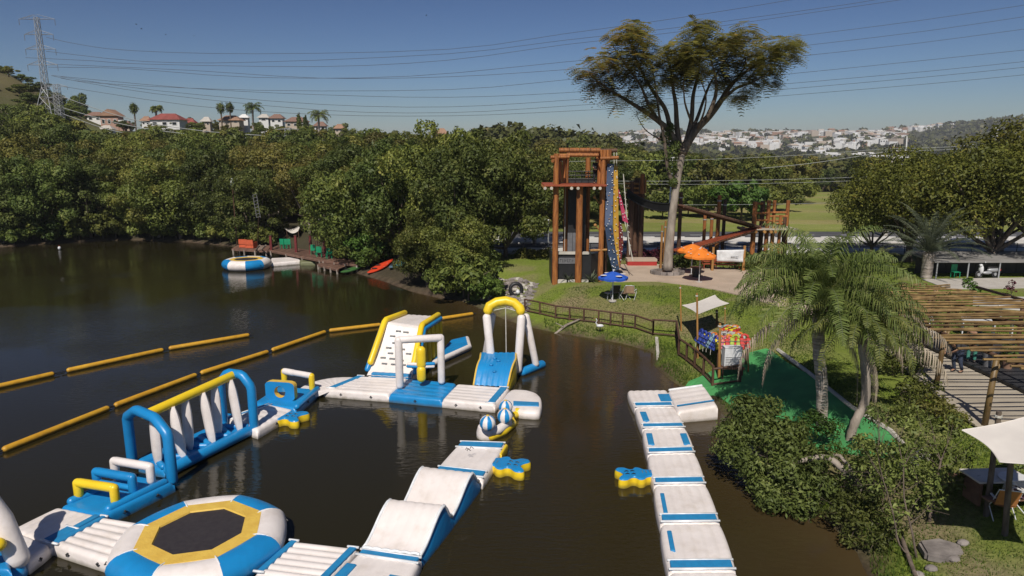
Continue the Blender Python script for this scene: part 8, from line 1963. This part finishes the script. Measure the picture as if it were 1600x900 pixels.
WS = [('highest wire, passing above the big tree top', [(72, 58), (122, 69), (205, 79), (400, 84), (700, 77), (880, 53), (1046, 30), (1240, -1), (1500, -48)]),
      ('second highest wire of the sky', [(72, 80), (225, 96), (400, 97), (700, 84), (880, 63), (1058, 43), (1280, 13), (1372, -1), (1500, -24)]),
      ('third wire of the sky, close below the second', [(40, 90), (145, 95), (225, 100), (500, 104), (700, 94), (880, 70), (1058, 50), (1280, 18), (1405, 0), (1500, -16)]),
      ('wire meeting the right tip of the big tree crown', [(75, 105), (195, 107), (400, 121), (640, 119), (880, 97), (1060, 80), (1250, 56), (1437, 32), (1640, 2)]),
      ('wire just below the one at the crown tip', [(78, 100), (300, 110), (500, 122), (700, 120), (880, 109), (1060, 94), (1250, 72), (1450, 48), (1640, 20)]),
      ('wire in the middle of the right sky', [(80, 118), (155, 130), (400, 141), (700, 140), (880, 125), (1060, 108), (1247, 88), (1430, 68), (1640, 40)]),
      ('faint wire left of the crown at mid height', [(82, 118), (300, 138), (500, 148), (700, 152), (880, 145), (1060, 131), (1227, 116), (1437, 95), (1640, 74)]),
      ('upper wire of the lowest sky trio', [(95, 120), (250, 142), (500, 163), (700, 167), (880, 157), (1060, 144), (1215, 132), (1453, 111), (1640, 92)]),
      ('middle wire of the lowest sky trio', [(95, 122), (240, 146), (500, 172), (700, 176), (880, 166), (1060, 153), (1208, 141), (1450, 120), (1640, 101)]),
      ('lowest wire crossing the whole sky', [(98, 135), (300, 165), (500, 179), (700, 181), (880, 174), (1060, 163), (1205, 151), (1450, 131), (1640, 113)])]
for i, (lb_, P) in enumerate(WS): wire(lb_, P, 165, 95, .027, 'wire', GW)
for i, (lb_, P) in enumerate((('upper hillside wire slung from the second pylon to the short one', [(94, 150), (200, 185), (320, 205), (453, 214)]), ('middle hillside wire slung to the short pylon', [(96, 168), (200, 196), (320, 212), (453, 218)]), ('lowest hillside wire slung to the short pylon', [(98, 178), (180, 205), (290, 222), (440, 236)]), ('hillside wire running on right from the short pylon', [(453, 214), (490, 222), (530, 230), (580, 236)]))): wire(lb_, P, y2, y3-2, .045, 'wirel', 'hillside wires between the pylons')
# road side wires and the concrete pole
yp = 74.0; xp = D(1391, 290, yp).x; t = T('utility_pole', 'concrete power pole with crossarm behind the amber trees', 'power pole', (xp, yp, LV)); mb = MB(t.location); mb.tube([(xp, yp, LV-.3), (xp, yp, D(1391, 226, yp).z)], [.3, .2], 12); mb.build('shaft', MT['conc'], t, True, 50)
for z_, w_ in ((231, 1.3), (238, .9)): mb = MB(t.location); z = D(1391, z_, yp).z; mb.box((xp, yp-.25, z), (w_, .1, .14)); mb.build('crossarm', MT['logd'], t)
for k in range(5): mb = MB(t.location); mb.tube([(xp-.6+k*.3, yp-.25, D(1391, 230, yp).z), (xp-.6+k*.3, yp-.25, D(1391, 226, yp).z)], .06, 6); mb.build('insulator', MT['dark'], t)
yp2 = 84; xp2 = D(1417, 290, yp2).x; t = T('utility_pole', 'thin white power pole with slanting stay right of the concrete one', 'power pole', (xp2, yp2, LV)); mb = MB(t.location); mb.tube([(xp2, yp2, LV), D(1417, 213, yp2)], .09, 8); mb.build('shaft', MT['wallw'], t, True, 50); mb = MB(t.location); mb.tube([D(1416, 236, yp2), D(1404, 272, yp2)], .07, 6); mb.build('stay', MT['wallw'], t); mb = MB(t.location); mb.tube([D(1400, 236, yp2), D(1419, 235, yp2)], .08, 6); mb.build('arm', MT['wallw'], t)
GR = 'roadside cables'
for lb_, P, r_ in (('roadside cable passing behind the tower top to the concrete pole', [(700, 262), (860, 253), (1072, 250), (1240, 243), (1391, 232)], .03), ('lower roadside cable behind the platform', [(700, 287), (860, 283), (1060, 283), (1240, 280), (1391, 275)], .03), ('roadside cable at plank bridge height', [(960, 287), (1100, 288), (1260, 285), (1391, 280)], .025), ('low roadside cable over the field', [(960, 319), (1100, 320), (1260, 318), (1420, 312)], .025),
                   ('cable from the concrete pole to the right edge, upper', [(1391, 232), (1450, 231), (1520, 226), (1620, 208)], .04), ('cable from the concrete pole to the right edge, lower', [(1391, 236), (1450, 235), (1520, 231), (1620, 216)], .04), ('short cable from the far light post to the concrete pole', [(1190, 263), (1260, 256), (1330, 246), (1391, 236)], .04)):
    wire(lb_, P, 73.5, 73.5, r_*.8, 'wirel', GR)
for i, (px, py) in enumerate(((213, 38), (221, 45), (303, 56), (259, 54), (666, 24))):
    p = D(px, py, 120); t = T('bird', ['upper left of two dark birds close together in the left sky', 'lower right of two dark birds close together in the left sky', 'dark bird right of the pair in the left sky', 'faint bird between the pair and the other bird', 'single bird high in the middle sky'][i], 'bird', p, None, i*.9)
    mb = MB(); mb.ell((0, 0, 0), (.14, .05, .05), 8, 5); mb.build('body', MT['dark'], t, True)
    for s_ in (-1, 1): mb = MB(); mb.add([(.06, 0, 0), (-.06, 0, 0), (-.05, s_*.22, .08), (.03, s_*.22, .09), (-.03, s_*.36, .05)], [(0, 1, 2, 3), (3, 2, 4)]); mb.build('wing', MT['dark'], t)
# ================================================================ AIR
m_ = bpy.data.materials.new('haze_air'); m_.use_nodes = True; t_ = m_.node_tree; t_.nodes.clear()
o_ = t_.nodes.new('ShaderNodeOutputMaterial'); pv = t_.nodes.new('ShaderNodeVolumePrincipled'); t_.links.new(pv.outputs[0], o_.inputs['Volume'])
pv.inputs['Color'].default_value = (.80, .84, .92, 1); pv.inputs['Density'].default_value = .00016
mb = MB(); mb.box((0, 3100, 80), (13400, 7000, 190)); hz_o = mb.build('haze', m_); tag(hz_o, kind='stuff')
